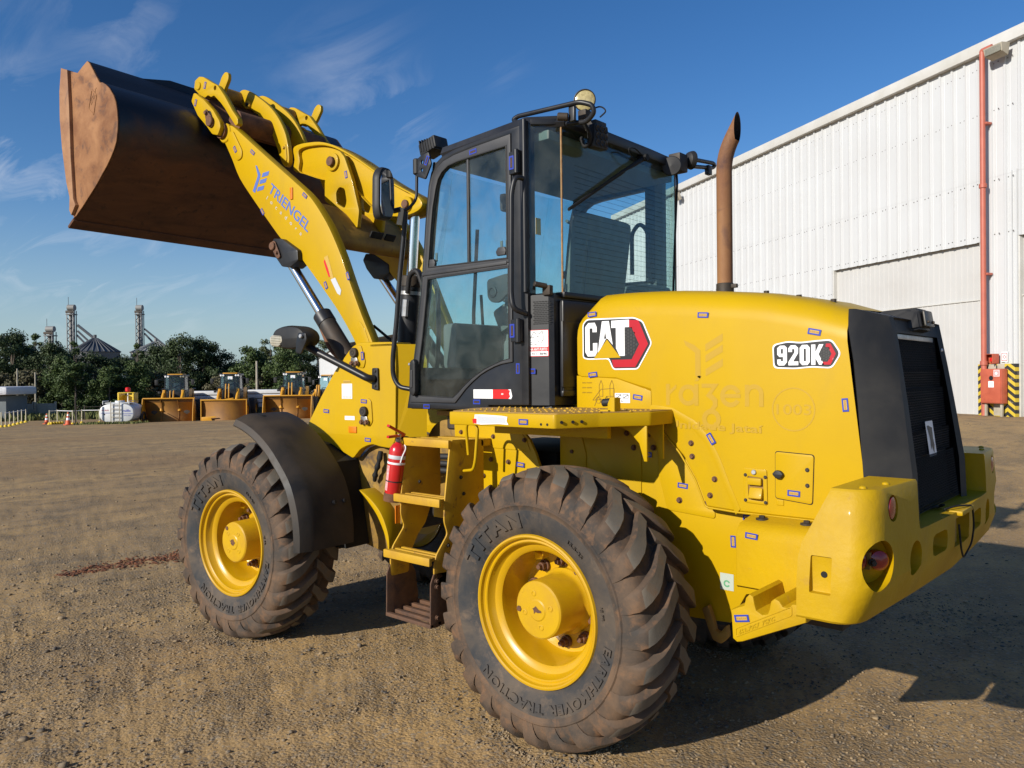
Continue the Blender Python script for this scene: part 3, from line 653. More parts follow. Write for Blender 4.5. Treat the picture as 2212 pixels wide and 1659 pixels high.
# ---- engine frame side panels under the hood (inner plane), left and right
PY = .45
def both(fn):
    fn(1); fn(-1)
low = [(.30, 1.62), (.30, 1.05), (.18, .80), (.10, .62), (-.10, .56), (-.48, .545), (-.66, .557), (-.74, .70), (-1.16, .80), (-1.16, 1.10), (-.62, 1.10), (-.30, 1.52), (-.25, 1.66), (.10, 1.70)]
FRAME = plate('rear_frame', [low], 'y', PY, .05, 'yellow', ROOT, bev=.004)
plate('rear_frame_right', [low], '-y', -PY, .05, 'yellow', FRAME, bev=.004)
box('rear_frame_core', (-.45, 0, .86), (1.4, .84, .50), 'dark_metal', FRAME, bev=.01)
box('engine_block', (-.45, 0, 1.4), (1.2, .8, .5), 'dark', FRAME, bev=.01)
# overlapping cover panels with seams
plate('arch_cover', [rounded([(-.285, 1.495), (-.335, 1.405), (-.43, 1.30), (-.505, 1.18), (-.553, 1.066), (-.594, 1.061), (-.594, 1.024), (-.345, 1.040), (-.30, 1.20)], .015)], 'y', PY + .006, .006, 'yellow', FRAME, bev=.0018)
plate('wheel_well_panel', [rounded([(-.20, 1.47), (-.20, .98), (.26, .98), (.26, 1.33), (.215, 1.36), (.20, 1.40), (.12, 1.42), (.06, 1.47)], .02)], 'y', PY + .006, .006, 'yellow', FRAME, bev=.0018)
plate('side_cover', [rounded([(.30, 1.20), (.30, 1.44), (.205, 1.45), (.16, 1.38), (.13, 1.28), (.13, 1.20)], .01)], 'y', PY + .012, .006, 'yellow', FRAME, bev=.0018)
for (x, z) in ((-.412, 1.093), (-.557, 1.091), (.22, 1.29), (-.12, 1.40), (-.245, 1.40), (-.16, 1.33), (.06, 1.40), (-.272, 1.335)): bolt_obj('panel_bolt', (x, PY + .006, z), (0, 1, 0), .011, .014, 'rust_bolt', FRAME)
# front end of the rear frame: panel behind the ladder
FY = .55
fpanel = [(1.02, 1.445), (.99, 1.45), (.97, 1.44), (.60, 1.455), (.52, 1.42), (.44, 1.35), (.40, 1.28), (.26, .95), (.22, .70), (.60, .56), (.80, .56), (.98, .70), (1.00, 1.05)]
SIDEP = plate('hitch_side_plate', [fpanel, rounded([(.985, 1.27), (.985, 1.0), (.80, .98), (.80, 1.27)], .01)], 'y', FY, .02, 'yellow', ROOT, bev=.003)
plate('hitch_cover', [rounded([(1.015, 1.44), (.60, 1.45), (.525, 1.41), (.46, 1.35), (.43, 1.285), (.79, 1.293), (1.00, 1.295)], .008)], 'y', FY + .005, .005, 'yellow', SIDEP, bev=.0018)
for (x, z) in ((.955, 1.37), (.70, 1.355), (.47, 1.345), (.59, 1.22), (.50, 1.12), (.78, 1.13), (.72, 1.225), (.71, 1.06), (.55, 1.06)): bolt_obj('panel_bolt', (x, FY + .004, z), (0, 1, 0), .010, .013, 'rust_bolt', SIDEP)
box('hitch_beam', (.75, 0, 1.0), (.75, .8, .55), 'dark', SIDEP, bev=.02)
plate('hitch_side_plate_right', [fpanel], '-y', -FY, .02, 'yellow', SIDEP, bev=.003)
cyl('hitch_pin', (1.3, 0, .42), (1.3, 0, 1.28), .07, 'dark_metal', SIDEP, n=20, bev=.01)
box('cab_mount', (1.05, .5, 1.478), (.20, .14, .03), 'yellow_dirty', SIDEP, bev=.006)
cyl('cab_mount_rubber', (1.05, .5, 1.38), (1.05, .5, 1.47), .055, 'dark_metal', SIDEP, n=18, bev=.01)
# ---- battery box with rounded top, beside the rear tyre
bsec = [(.45, .79), (.66, .79), (.675, .80), (.675, 1.00), (.665, 1.035), (.64, 1.058), (.60, 1.066), (.45, 1.09)]
V = []; F = []
for x in (-.80, -.806, -1.24): V += [(x, a if x != -.80 else a - .004, b if x != -.80 else b - .003) for a, b in bsec]
m_ = len(bsec)
for i in range(2):
    for k in range(m_ - 1): F.append([i * m_ + k, i * m_ + k + 1, (i + 1) * m_ + k + 1, (i + 1) * m_ + k])
F.append(list(range(m_))); BBOX = mk('battery_box', V, F, 'yellow_cast', ROOT, ang=40)
for x in (-.87, -1.06): bolt_obj('box_bolt', (x, .57, 1.07), (0, 0, 1), .013, .016, 'dark_metal', BBOX); 
for x in (-.87, -1.06): cyl('box_washer', (x, .57, 1.068), (x, .57, 1.074), .026, 'dark_metal', BBOX, n=18)
# ---- counterweight: plan outline lofted in z, light pockets cut out
CW_T, CW_B = 1.29, .845
def cw_outline(z):
    w_ = float(np.interp(z, [.845, 1.0, 1.29], [1.09, 1.085, 1.01])); xr = float(np.interp(z, [.845, .97, 1.10, 1.29], [-1.462, -1.505, -1.508, -1.500])); xf = float(np.interp(z, [.845, 1.08, 1.29], [-1.22, -1.22, -1.315]))
    P_ = [(xf, w_), (xr + .085, w_)]
    for a in (18, 36, 54, 72): P_.append((xr + .085 - .082 * math.sin(R(a)), w_ - .095 + .095 * math.cos(R(a))))
    P_ = [(a + (.040 if i else 0), b) for i, (a, b) in enumerate(P_)]
    return P_ + [(xr + .040, w_ - .10), (xr + .014, .5), (xr - .004, 0)]
lev = [.845, .853, .93, .97, 1.05, 1.10, 1.20, 1.28, 1.29]; V = []; rows = []
for z in lev:
    L_ = cw_outline(z); e_ = .006 if z in (.845, 1.29) else 0
    L_ = [(a + e_ * .7, b - (e_ if b > .6 else 0)) for a, b in L_]
    full = L_ + [(a, -b) for a, b in L_[-2::-1]]
    rows.append(len(V)); V += [(a, b, z) for a, b in full]
n = len(full); F = []
for i in range(len(lev) - 1):
    for k in range(n - 1): F.append([rows[i] + k, rows[i] + k + 1, rows[i + 1] + k + 1, rows[i + 1] + k])
    F.append([rows[i] + n - 1, rows[i], rows[i + 1], rows[i + 1] + n - 1])
F.append(list(range(n))[::-1]); F.append([rows[-1] + k for k in range(n)])
CW = mk('counterweight', V, F, 'yellow_cast', ROOT, ang=40)
def cutter_box(c, s, rot=None, bev=0):
    bm = bmesh.new(); add_box(bm, c, s, rot, bev); o = from_bm('cut', bm, 'yellow_cast'); return o
def cutter_cyl(p0, p1, r, n=36): bm = bmesh.new(); add_cyl(bm, p0, p1, r, n=n); return from_bm('cut', bm, 'yellow_cast')
cuts = [cutter_box((-1.40, 0, 1.305), (.7, 1.19, .40), bev=.02)]                     # the well between the towers
for s in (1, -1):
    cuts += [cutter_cyl((-1.60, s * .85, 1.215), (-1.455, s * .85, 1.215), .046),    # reflector pocket
             cutter_cyl((-1.455 - .72 * .2, s * (.965 + .69 * .2), 1.035), (-1.455 + .72 * .10, s * (.965 - .69 * .10), 1.035), .086),       # lamp pocket seen through the rounded corner
             cutter_cyl((-1.60, s * .63, 1.005), (-1.40, s * .63, 1.005), .064),
             cutter_box((-1.55, s * .335, 1.015), (.22, .20, .085), bev=.036),
             cutter_box((-1.300, s * 1.090, 1.0), (.072, .060, .125), bev=.006)]
cuts += [cutter_box((-1.55, 0, 1.02), (.25, .26, .12), bev=.006)]
boolean(CW, cuts)
for s in (1, -1):
    lathe('tail_reflector', [(.040, 0), (.038, .008), (.02, .012), (.0001, .013)], (-1.459, s * .85, 1.215), (-1, 0, 0), 'red_lens', CW, n=28)
    fc = Vector((-1.455 + .72 * .098, s * (.965 - .69 * .098), 1.035)); ax = Vector((-.72, s * .69, 0)); tg_ = Vector((.69, s * .72, 0))
    for q in (.040, -.040): lathe('tail_lamp', [(.034, 0), (.035, .022), (.034, .032), (.02, .039), (.0001, .041)], fc + tg_ * q, ax, 'red_lens', CW, n=28)
    box('lamp_bracket', fc + ax * .022, (.026, .026, .06), 'yellow_dirty', CW, bev=.004)
    bolt_obj('lamp_bolt', fc + ax * .05, ax, .010, .02, 'dark_metal', CW)
    for (x, y) in ((-1.43, .80), (-1.40, .95)): lathe('lifting_plug', [(.013, -.004), (.012, .005), (.007, .008), (.0001, .009)], (x, s * y, 1.29), (0, 0, 1), 'yellow', CW, n=18)
    cyl('tie_hole', (-1.306, s * 1.050, 1.0), (-1.306, s * 1.0625, 1.0), .011, 'dark', CW, n=16)
box('hitch_tongue', (-1.50, 0, 1.10), (.06, .22, .02), 'yellow', CW, bev=.006)
cyl('drawbar_pin', (-1.46, 0, .95), (-1.46, 0, 1.09), .022, 'yellow_dirty', CW, n=14)
tube('loose_wire', [(-1.47, .14, 1.118), (-1.50, .06, 1.125), (-1.528, -.08, 1.112), (-1.528, -.11, 1.02), (-1.525, -.08, .95), (-1.515, .03, .90), (-1.525, .12, .96), (-1.522, .14, 1.06)], .004, 'dark', CW, rad=.03, n=6)
tube('wire_tangle', [(-1.40, .16, 1.113), (-1.44, .12, 1.125), (-1.42, .06, 1.11), (-1.46, .10, 1.13), (-1.43, .03, 1.115)], .006, 'dark', CW, rad=.02, n=6)
# ---- bolted chassis weight below the battery box
wl = [(-.909, .779), (-.94, .795), (-.962, .805), (-.969, .835), (-.985, .853), (-1.0, .845), (-1.006, .815), (-1.012, .795), (-1.035, .783), (-1.055, .79), (-1.062, .81), (-1.068, .84), (-1.083, .853), (-1.10, .848), (-1.115, .828), (-1.135, .828), (-1.15, .845), (-1.20, .845), (-1.20, .785), (-.955, .664), (-.933, .658), (-.915, .669)]
WEIGHT = plate('chassis_weight', [wl], 'y', .95, .42, 'yellow_cast', ROOT, bev=.008)
th = math.atan2(.12, -.21)
Decal().text('463-7957. 75KG', 'yellow_cast', -.937, .684, w=.165, h=.024, rot=0, bold=.012, layer=0).build('cast_number', lambda u, v, w: (-.937 + (-.937 - u) * -1 * -1 if False else -.940 - (u + .937) * .875, .953 + w, v + (u + .937) * .50), WEIGHT)
plate('cast_number_border', [rounded([(-.928, .676), (-1.150, .802), (-1.150, .838), (-.928, .712)], .008), rounded([(-.932, .683), (-1.146, .804), (-1.146, .832), (-.932, .710)], .006)], 'y', .9525, .004, 'yellow_cast', WEIGHT, bev=.001)
# ---- tow hook under the frame
plate('tow_hook', [rounded([(-.545, .612), (-.577, .633), (-.600, .571), (-.612, .52), (-.637, .520), (-.655, .545), (-.668, .558), (-.675, .506), (-.640, .468), (-.600, .478), (-.575, .53)], .01)], 'y', .50, .035, 'yellow_dirty', ROOT, bev=.005)
# ---- radiator grille surround
gs = [ # z of each point and outline from hood joint to the inner rim
    [(-1.212, .505, 1.945), (-1.235, .495, 1.944), (-1.330, .398, 1.915), (-1.338, .365, 1.912), (-1.325, .335, 1.905)],
    [(-1.214, .522, 1.87), (-1.252, .500, 1.85), (-1.340, .392, 1.86), (-1.350, .360, 1.855), (-1.338, .325, 1.85)],
    [(-1.236, .528, 1.735), (-1.277, .505, 1.71), (-1.362, .404, 1.73), (-1.372, .372, 1.72), (-1.360, .335, 1.72)],
    [(-1.252, .530, 1.556), (-1.297, .508, 1.54), (-1.388, .418, 1.56), (-1.398, .385, 1.55), (-1.386, .345, 1.55)],
    [(-1.272, .532, 1.272), (-1.320, .510, 1.27), (-1.424, .440, 1.29), (-1.434, .405, 1.29), (-1.420, .36, 1.29)],
    [(-1.278, .532, 1.10), (-1.328, .510, 1.10), (-1.432, .44, 1.10), (-1.442, .405, 1.10), (-1.428, .36, 1.10)]]
V = []; F = []; n = 6
for s in (1, -1):
    b = len(V)
    for L_ in gs: V += [(L_[0][0] + .012, s * (L_[0][1] - .03), L_[0][2])] + [(x, s * y, z) for x, y, z in L_]
    for i in range(len(gs) - 1):
        for k in range(n - 1):
            f = [b + i * n + k, b + i * n + k + 1, b + (i + 1) * n + k + 1, b + (i + 1) * n + k]; F.append(f if s > 0 else f[::-1])
half = len(gs) * n
for k in range(n - 1): F.append([k, k + 1, half + k + 1, half + k][::-1])                                     # top across
F.append([5, half + 5, half + n + 5, n + 5])
GR = mk('grille_surround', V, F, 'black_plastic', ROOT, ang=26)
mk('grille_gap', [(-1.212, .50, 1.93), (-1.212, -.50, 1.93), (-1.262, -.50, 1.10), (-1.262, .50, 1.10)], [[0, 1, 2, 3]], 'dark', GR, ang=0)
# mesh insert: woven wire look on a ribbed panel
m, t, p, o = nodes_of('grille_mesh')
g_ = t.nodes.new('ShaderNodeNewGeometry'); sp = t.nodes.new('ShaderNodeSeparateXYZ'); t.links.new(g_.outputs['Position'], sp.inputs[0])
wv = tmath(t, 'MULTIPLY', tmath(t, 'SINE', tmath(t, 'MULTIPLY', sp.outputs[1], 400)), tmath(t, 'SINE', tmath(t, 'MULTIPLY', sp.outputs[2], 400)))
t.links.new(mixrgb(t, ramp(t, wv, -.1, .35), (.050, .055, .056), (.003, .003, .003)), p.inputs['Base Color']); p.inputs['Roughness'].default_value = .6
bump(t, p, wv, .5, .004)
V = []; F = []; zs = [1.875, 1.70, 1.695, 1.62, 1.615, 1.44, 1.435, 1.34, 1.335, 1.12]; off = [.0, .010, .0, .010, .0, .014, .0, .012, 0, .01]
for z, d in zip(zs, off):
    x = -1.325 - (1.875 - z) * .135 + .032
    V += [(x + d, .345, z), (x + d, -.345, z)]
for i in range(len(zs) - 1): F.append([2 * i, 2 * i + 1, 2 * i + 3, 2 * i + 2])
mk('grille_screen', V, F, 'grille_mesh', GR, ang=20)
V = []; F = []
def wire(p0, p1, w_):
    b = len(V)
    for q in (p0, p1):
        for (dy, dz) in ((w_, 0), (0, w_), (-w_, 0), (0, -w_)): V.append((q[0] - (.0012 if dz else 0), q[1] + dy, q[2] + dz) if abs(p0[2] - p1[2]) < 1e-6 else (q[0] - (.0016 if dz else 0), q[1] + dy, q[2]))
    F.extend([[b, b + 1, b + 5, b + 4], [b + 1, b + 2, b + 6, b + 5], [b + 2, b + 3, b + 7, b + 6], [b + 3, b, b + 4, b + 7]])
gx_ = lambda z: -1.325 - (1.875 - z) * .135 + .006 + float(np.interp(z, [1.12, 1.33, 1.34, 1.43, 1.445, 1.61, 1.625, 1.69, 1.705, 1.875], [.0, -.004, .008, -.004, .008, -.004, .008, -.004, .008, 0]))
zl = [1.12 + i * .0105 for i in range(72)]
for z in zl: wire((gx_(z), .345, z), (gx_(z), -.345, z), .0016)
for i in range(64):
    y = -.342 + i * .0108
    for z0, z1 in ((1.12, 1.335), (1.335, 1.44), (1.44, 1.62), (1.62, 1.70), (1.70, 1.87)): wire((gx_(z0 + .006), y, z0), (gx_(z1 - .006), y, z1), .0016)
prop(mk('grille_wires', V, F, 'black_plastic', GR, ang=0), kind='stuff')
box('grille_top_strip', (-1.322, 0, 1.838), (.008, .60, .022), 'zinc', GR, bev=.002)
# torn sticker on the grille
def grm(off=0): return lambda u, v, w: (-1.325 - (1.875 - v) * .125 - .004 - w, u, v)
tg = [(.05, 1.455), (.03, 1.457), (.0, 1.45), (-.028, 1.445), (-.022, 1.40), (-.03, 1.37), (-.012, 1.335), (.012, 1.372), (.03, 1.35), (.022, 1.39), (.032, 1.42)]
Decal().poly(rounded(rect(-.055, 1.325, .065, 1.475), .008), 'white_print').poly([(a, b) for a, b in tg], 'hex_print', .0015).build('torn_sticker', grm(), GR)
# rear work lamp pod on top
pv = [(-1.16, .10, 1.955), (-1.16, -.10, 1.955), (-1.36, .085, 1.965), (-1.36, -.085, 1.965), (-1.375, .09, 1.875), (-1.375, -.09, 1.875), (-1.20, .14, 1.905), (-1.20, -.14, 1.905), (-1.33, .135, 1.862), (-1.33, -.135, 1.862)]
bm = bmesh.new(); vv = [bm.verts.new(v) for v in pv]; bmesh.ops.convex_hull(bm, input=vv); bmesh.ops.bevel(bm, geom=[e for e in bm.edges if e.calc_face_angle(0) > .3], offset=.010, segments=2, affect='EDGES'); LP = from_bm('work_lamp_pod', bm, 'black_plastic', GR)
plate('work_lamp_lens', [rounded([(-.062, 1.955), (.062, 1.955), (.070, 1.885), (-.070, 1.885)], .008)], '-x', -1.3785, .008, 'lens_smoke', GR, bev=.002, mapf=lambda u, v, w: (-1.374 - (1.955 - v) * .16 - w - .004, u, v))
for s in (1, -1): cyl('lens_screw', (-1.384, s * .04, 1.905), (-1.394, s * .04, 1.905), .006, 'dark_metal', GR, n=8)
lathe('grille_clip', [(.008, 0), (.006, .006), (.0001, .007)], (-1.362, -.30, 1.79), (-1, 0, 0), 'white_print', GR, n=12)
# ---- exhaust stack
ex, ey = -.478, .10
def stack(name, r, m_, parent, grow=0):
    path = smooth_path([Vector((ex, ey, 2.08)), Vector((ex, ey, 2.79)), Vector((ex - .10, ey, 2.955))], .09, 8); bm = bmesh.new(); rings = []; nn = 28
    for i, q in enumerate(path):
        d = (path[min(i + 1, len(path) - 1)] - path[max(i - 1, 0)]).normalized(); xa = Vector((d.z, 0, -d.x)); ya = Vector((0, 1, 0)); pts = [q + (xa * math.cos(6.28319 * k / nn) + ya * math.sin(6.28319 * k / nn)) * r for k in range(nn)]
        if i == len(path) - 1: pts = [v + d * (((ex - .066 - .12 * (v.z - 2.9)) - v.x) / d.x) for v in pts]
        rings.append([bm.verts.new(v) for v in pts])
    for a, b in zip(rings[:-1], rings[1:]):
        for k in range(nn): bm.faces.new((a[k], a[(k + 1) % nn], b[(k + 1) % nn], b[k]))
    return from_bm(name, bm, m_, parent, ang=50)
EXH = stack('exhaust_stack', .0385, 'exhaust_rust', ROOT); stack('exhaust_bore', .0345, 'dark', EXH)
cyl('exhaust_collar', (ex, ey, 2.08), (ex, ey, 2.145), .0435, 'dark_metal', EXH, n=28, bev=.003)
box('collar_clamp', (ex - .055, ey + .01, 2.128), (.03, .02, .02), 'dark_metal', EXH, bev=.003)
# ------------------------------------------------------------------ deck, ladder
DZ = 1.522
deck = [(.455, 1.13), (-.195, 1.13), (-.285, .93), (-.42, .72), (-.42, .47), (.20, .47), (.60, .62), (.60, .85)]
DECK = plate('deck_platform', [rounded(deck, .012)], 'z', DZ, .062, 'yellow', ROOT, bev=.006)
plate('deck_tread', [rounded([(a * .985, .46 + (b - .46) * .975) for a, b in deck], .01)], 'z', DZ + .004, .006, 'deck_tread', DECK, bev=.001)
V = []; F = []
for i in range(26):
    for j in range(12):
        x = -.36 + i * .038; y = .62 + j * .043
        if (i % 4 == 0 or j % 5 == 2) and not (x > .42 + (1.1 - y) * .3 or (x < -.20 and y > 1.09 + (x + .2) * 1.6)):
            b = len(V); V += [(x - .007, y - .005, DZ + .004), (x + .007, y - .005, DZ + .004), (x + .007, y + .005, DZ + .004), (x - .007, y + .005, DZ + .004), (x, y, DZ + .0105)]
            F += [[b, b + 1, b + 4], [b + 1, b + 2, b + 4], [b + 2, b + 3, b + 4], [b + 3, b, b + 4]]
prop(mk('tread_studs', V, F, 'yellow_worn', DECK), kind='stuff')
plate('deck_gusset', [[(-.25, 1.46), (-.41, 1.46), (-.41, 1.30), (-.395, 1.30), (-.37, 1.38), (-.32, 1.43)]], 'y', .60, .012, 'yellow', DECK, bev=.002)
plate('deck_gusset', [[(-.25, 1.46), (-.41, 1.46), (-.41, 1.30), (-.395, 1.30), (-.37, 1.38), (-.32, 1.43)]], 'y', .74, .012, 'yellow', DECK, bev=.002)
box('deck_rib', (.1, .80, 1.43), (.7, .03, .06), 'yellow', DECK, bev=.004)
for x in (.0, -.03, -.06): pass
for k in (.15, .4, .6): cyl('deck_hole', (-.195 - .09 * k - .001, 1.13 - .2 * k + .001, 1.488), (-.195 - .09 * k - .006, 1.13 - .2 * k + .004, 1.488), .007, 'dark', DECK, n=10)
for x in (-.12, -.155): cyl('deck_hole', (x, 1.1285, 1.478), (x, 1.1315, 1.478), .006, 'dark', DECK, n=10)
# hood stop on the deck with its rubber buffer
plate('deck_stop', [rounded([(-.262, 1.522), (-.30, 1.522), (-.30, 1.588), (-.275, 1.588), (-.262, 1.56)], .004)], 'y', .83, .05, 'yellow', DECK, bev=.003)
box('deck_stop_foot', (-.25, .80, 1.528), (.06, .06, .012), 'yellow', DECK, bev=.003)
cyl('rubber_buffer', (-.262, .80, 1.568), (-.222, .815, 1.563), .018, 'rubber_seal', DECK, n=18, bev=.006)
# reflective strips, torn, on the deck edge
Decal().poly([(.30, 1.516), (.245, 1.517), (.13, 1.514), (.095, 1.51), (.10, 1.49), (.088, 1.474), (.15, 1.476), (.26, 1.470), (.305, 1.474)], 'white_print').poly(rounded([(.285, 1.511), (.11, 1.508), (.108, 1.480), (.285, 1.476)], .004), 'silver_print', .0008).poly([(.315, 1.495), (.288, 1.498), (.288, 1.474), (.312, 1.476)], 'red_flat', .0012).build('torn_reflective_tape', lambda u, v, w: (u - .02, 1.1325 + w, v - .004), DECK)
# ladder: two bent stringers with steps
LX0, LX1 = .715, 1.075
def stringer(x, nm_):
    lp = [(.62, 1.345), (.86, 1.355), (.875, 1.335), (.92, 1.03), (.925, .93), (.90, .86), (.985, .76), (1.0, .70), (1.0, .60), (.87, .60), (.86, .70), (.80, .80), (.74, .86), (.70, .95), (.62, 1.00)]
    return plate(nm_, [rounded(lp, .02)], 'x', x, .010, 'yellow_worn', None, bev=.002)
LAD = box('ladder', (.895, .60, 1.325), (.36, .08, .04), 'yellow_worn', ROOT, bev=.003)
box('ladder_cross_bar', (.895, .66, .93), (.36, .02, .10), 'yellow_worn', LAD, bev=.003)
for x in (LX0 + .010, LX1): o = stringer(x, 'stringer'); o.parent = LAD
for (y, z, d) in ((.885, 1.345, .15), (.955, 1.04, .13), (1.03, .745, .13)):
    box('step_lip', ((LX0 + LX1) / 2, y, z - .012), (LX1 - LX0 + .012, .022, .045), 'yellow_worn', LAD, bev=.008)
    for k in range(3): box('step_bar', ((LX0 + LX1) / 2, y - .03 - k * d / 3.2, z - .004), (LX1 - LX0 - .012, .022, .020), 'yellow_worn', LAD, bev=.003)
for (x, y, z) in ((.727, .80, 1.15), (.727, .78, 1.06), (.727, .86, .85), (.727, .90, .80), (1.06, .80, 1.10)): bolt_obj('ladder_bolt', (x - .012 - .0, y, z), (-1, 0, 0), .008, .01, 'dark_metal', LAD)
# rubber-hung lowest step
for x in (LX0 + .004, LX1 - .004): plate('step_hanger', [rounded([(.86, .66), (1.0, .67), (1.025, .62), (1.03, .40), (1.0, .385), (.82, .40), (.80, .45), (.82, .60)], .012)], 'x', x + .004, .008, 'ladder_rust', LAD, bev=.002)
for k, (y, z) in enumerate(((1.02, .398), (.965, .404), (.91, .41), (.855, .416), (.80, .422))): box('rusty_rung', ((LX0 + LX1) / 2, y, z), (LX1 - LX0, .024, .020), 'ladder_rust', LAD, bev=.003)
for (x, z) in ((LX0 - .004, .63), (LX0 - .004, .60), (LX0 - .004, .44)): bolt_obj('hanger_bolt', (x, .99, z), (-1, 0, 0), .010, .014, 'ladder_rust', LAD)
# grab loop under the deck
HL = tube('ladder_handle', [(.655, .80, 1.275), (.650, .82, 1.42), (.63, .825, 1.452), (.585, .83, 1.452), (.555, .83, 1.42), (.575, .83, 1.25), (.60, .82, 1.20), (.70, .79, 1.185)], .0085, 'yellow', LAD, n=10, rad=.035)
box('amber_reflector', (1.08, .935, .93), (.006, .035, .10), 'amber', LAD, bev=.002)
# ------------------------------------------------------------------ fire extinguisher (a thing of its own)
EX = empty('fire_extinguisher', (1.13, .93, 1.005), 0, 'red fire extinguisher strapped upright beside the yellow ladder steps', 'extinguisher')
EX.rotation_euler = (R(3), R(-7), 0); EX.scale = (.88, .88, 1.0)
def exl(name, prof, m_, n=36): return lathe(name, prof, (0, 0, 0), (0, 0, 1), m_, EX, n=n, ang=35)
exl('cylinder_body', [(.0001, .0), (.046, .0), (.052, .006), (.054, .02), (.054, .275), (.050, .295), (.038, .312), (.022, .322), (.018, .33), (.0001, .33)], 'red_paint')
exl('bottom_bracket', [(.056, -.006), (.058, .0), (.058, .035), (.056, .04)], 'rust')
exl('upper_band', [(.0548, .235), (.0552, .236), (.0552, .255), (.0548, .256)], 'silver_print')
exl('white_strap', [(.0548, .205), (.0575, .206), (.0575, .216), (.0548, .217)], 'white_print')
exl('black_strap', [(.0548, .105), (.0568, .106), (.0568, .111), (.0548, .112)], 'rubber_seal')
exl('valve', [(.018, .325), (.020, .335), (.020, .345), (.014, .35), (.014, .372), (.0001, .372)], 'steel', 18)
lab = curve_mesh([rect(-.05, .06, .03, .20)]); 
Vv = []; Ff = [];
for i in range(9):
    a = R(20 + i * 9); Vv += [(.0546 * math.cos(a), .0546 * math.sin(a), .055), (.0546 * math.cos(a), .0546 * math.sin(a), .195)]
for i in range(8): Ff.append([2 * i, 2 * i + 2, 2 * i + 3, 2 * i + 1])
mat('pink_label', (.62, .22, .22), (.72, .5, .48), 60, rough=.5); mk('paper_label', Vv, Ff, 'pink_label', EX); bpy.data.meshes.remove(lab)
box('lower_lever', (.0, .03, .362), (.024, .13, .014), 'red_paint', EX, bev=.003, rot=Matrix.Rotation(R(-4), 3, 'X'))
box('upper_lever', (.0, .03, .395), (.026, .15, .014), 'red_paint', EX, bev=.003, rot=Matrix.Rotation(R(20), 3, 'X'))
tube('hose', [(0, -.02, .35), (0, -.07, .355), (-.02, -.10, .33), (-.03, -.095, .25)], .008, 'rubber_seal', EX, rad=.03)
tube('tie_cord', [(.0, -.03, .34), (-.055, -.02, .30), (-.062, .01, .26), (-.06, .02, .22)], .004, 'white_print', EX, rad=.02, n=6)
# ------------------------------------------------------------------ cab
CY = .70
outer = [(1.267, 1.508), (1.245, 1.60), (1.23, 1.685), (1.205, 1.80), (1.178, 1.922), (1.141, 2.146), (1.115, 2.35), (1.089, 2.592), (1.060, 2.790), (1.036, 2.862), (.998, 2.910), (.942, 2.940), (.841, 2.960), (.692, 2.974), (.525, 2.985), (.325, 2.990), (.325, 1.54), (.60, 1.535), (.60, 1.508)]
door = [(1.232, 1.545), (1.206, 1.685), (1.152, 1.922), (1.115, 2.146), (1.090, 2.35), (1.063, 2.592), (1.034, 2.780), (1.012, 2.838), (.975, 2.882), (.925, 2.908), (.84, 2.925), (.692, 2.938), (.42, 2.952), (.42, 1.765), (.50, 1.755), (.549, 1.742), (.605, 1.722), (.656, 1.699), (.715, 1.662), (.768, 1.623), (.815, 1.580), (.853, 1.545)]
win_u = [(1.064, 2.318), (1.040, 2.521), (1.02, 2.66), (.992, 2.765), (.972, 2.815), (.940, 2.850), (.888, 2.876), (.807, 2.886), (.445, 2.898), (.445, 2.305)]
win_l = [(1.070, 2.262), (1.086, 2.146), (1.122, 1.922), (1.158, 1.75), (1.190, 1.582), (.872, 1.572), (.83, 1.60), (.776, 1.642), (.72, 1.68), (.678, 1.702), (.62, 1.73), (.57, 1.748), (.50, 1.77), (.440, 1.783), (.440, 2.266)]
CAB = plate('cab_frame', [outer, door], 'y', CY, .06, 'black_paint', ROOT, bev=.010)
def clipz(lp, z, above):
    out = []
    for i in range(len(lp)):
        p_, q = lp[i - 1], lp[i]; pin = (p_[1] >= z) == above; qin = (q[1] >= z) == above
        if pin != qin: k = (z - p_[1]) / (q[1] - p_[1]); out.append((p_[0] + (q[0] - p_[0]) * k, z))
        if qin: out.append(q)
    return out
plate('cab_frame_right', [clipz(outer, 2.286, True), win_u], '-y', -CY, .06, 'black_paint', CAB, bev=.006)
plate('cab_frame_right', [clipz(outer, 2.286, False), win_l], '-y', -CY, .06, 'black_paint', CAB, bev=.006)
DOOR = plate('cab_door', [clipz(door, 2.286, True), win_u], 'y', CY + .004, .035, 'door_trim', ROOT, bev=.003)
plate('door_lower_frame', [clipz(door, 2.284, False), win_l], 'y', CY + .004, .035, 'door_trim', DOOR, bev=.003)
prop(DOOR, 'glazed cab door with a sliding upper window')
def pane(name, lp, y, m_, parent): return plate(name, [lp], 'y', y, .005, m_, parent, bev=0)
sp_ = .742
pane('sliding_pane', [p_ for p_ in win_u if p_[0] > sp_ + .06] + [(sp_ - .012, 2.888), (sp_ - .012, 2.303)], CY - .018, 'glass', DOOR)
pane('sliding_pane', [(sp_ + .012, 2.303), (sp_ + .012, 2.889), (.445, 2.898), (.445, 2.305)], CY - .008, 'glass', DOOR)
pane('lower_pane', win_l, CY - .006, 'glass', DOOR)
box('window_divider', (sp_, CY - .010, 2.595), (.016, .016, .585), 'door_trim', DOOR, bev=.003)
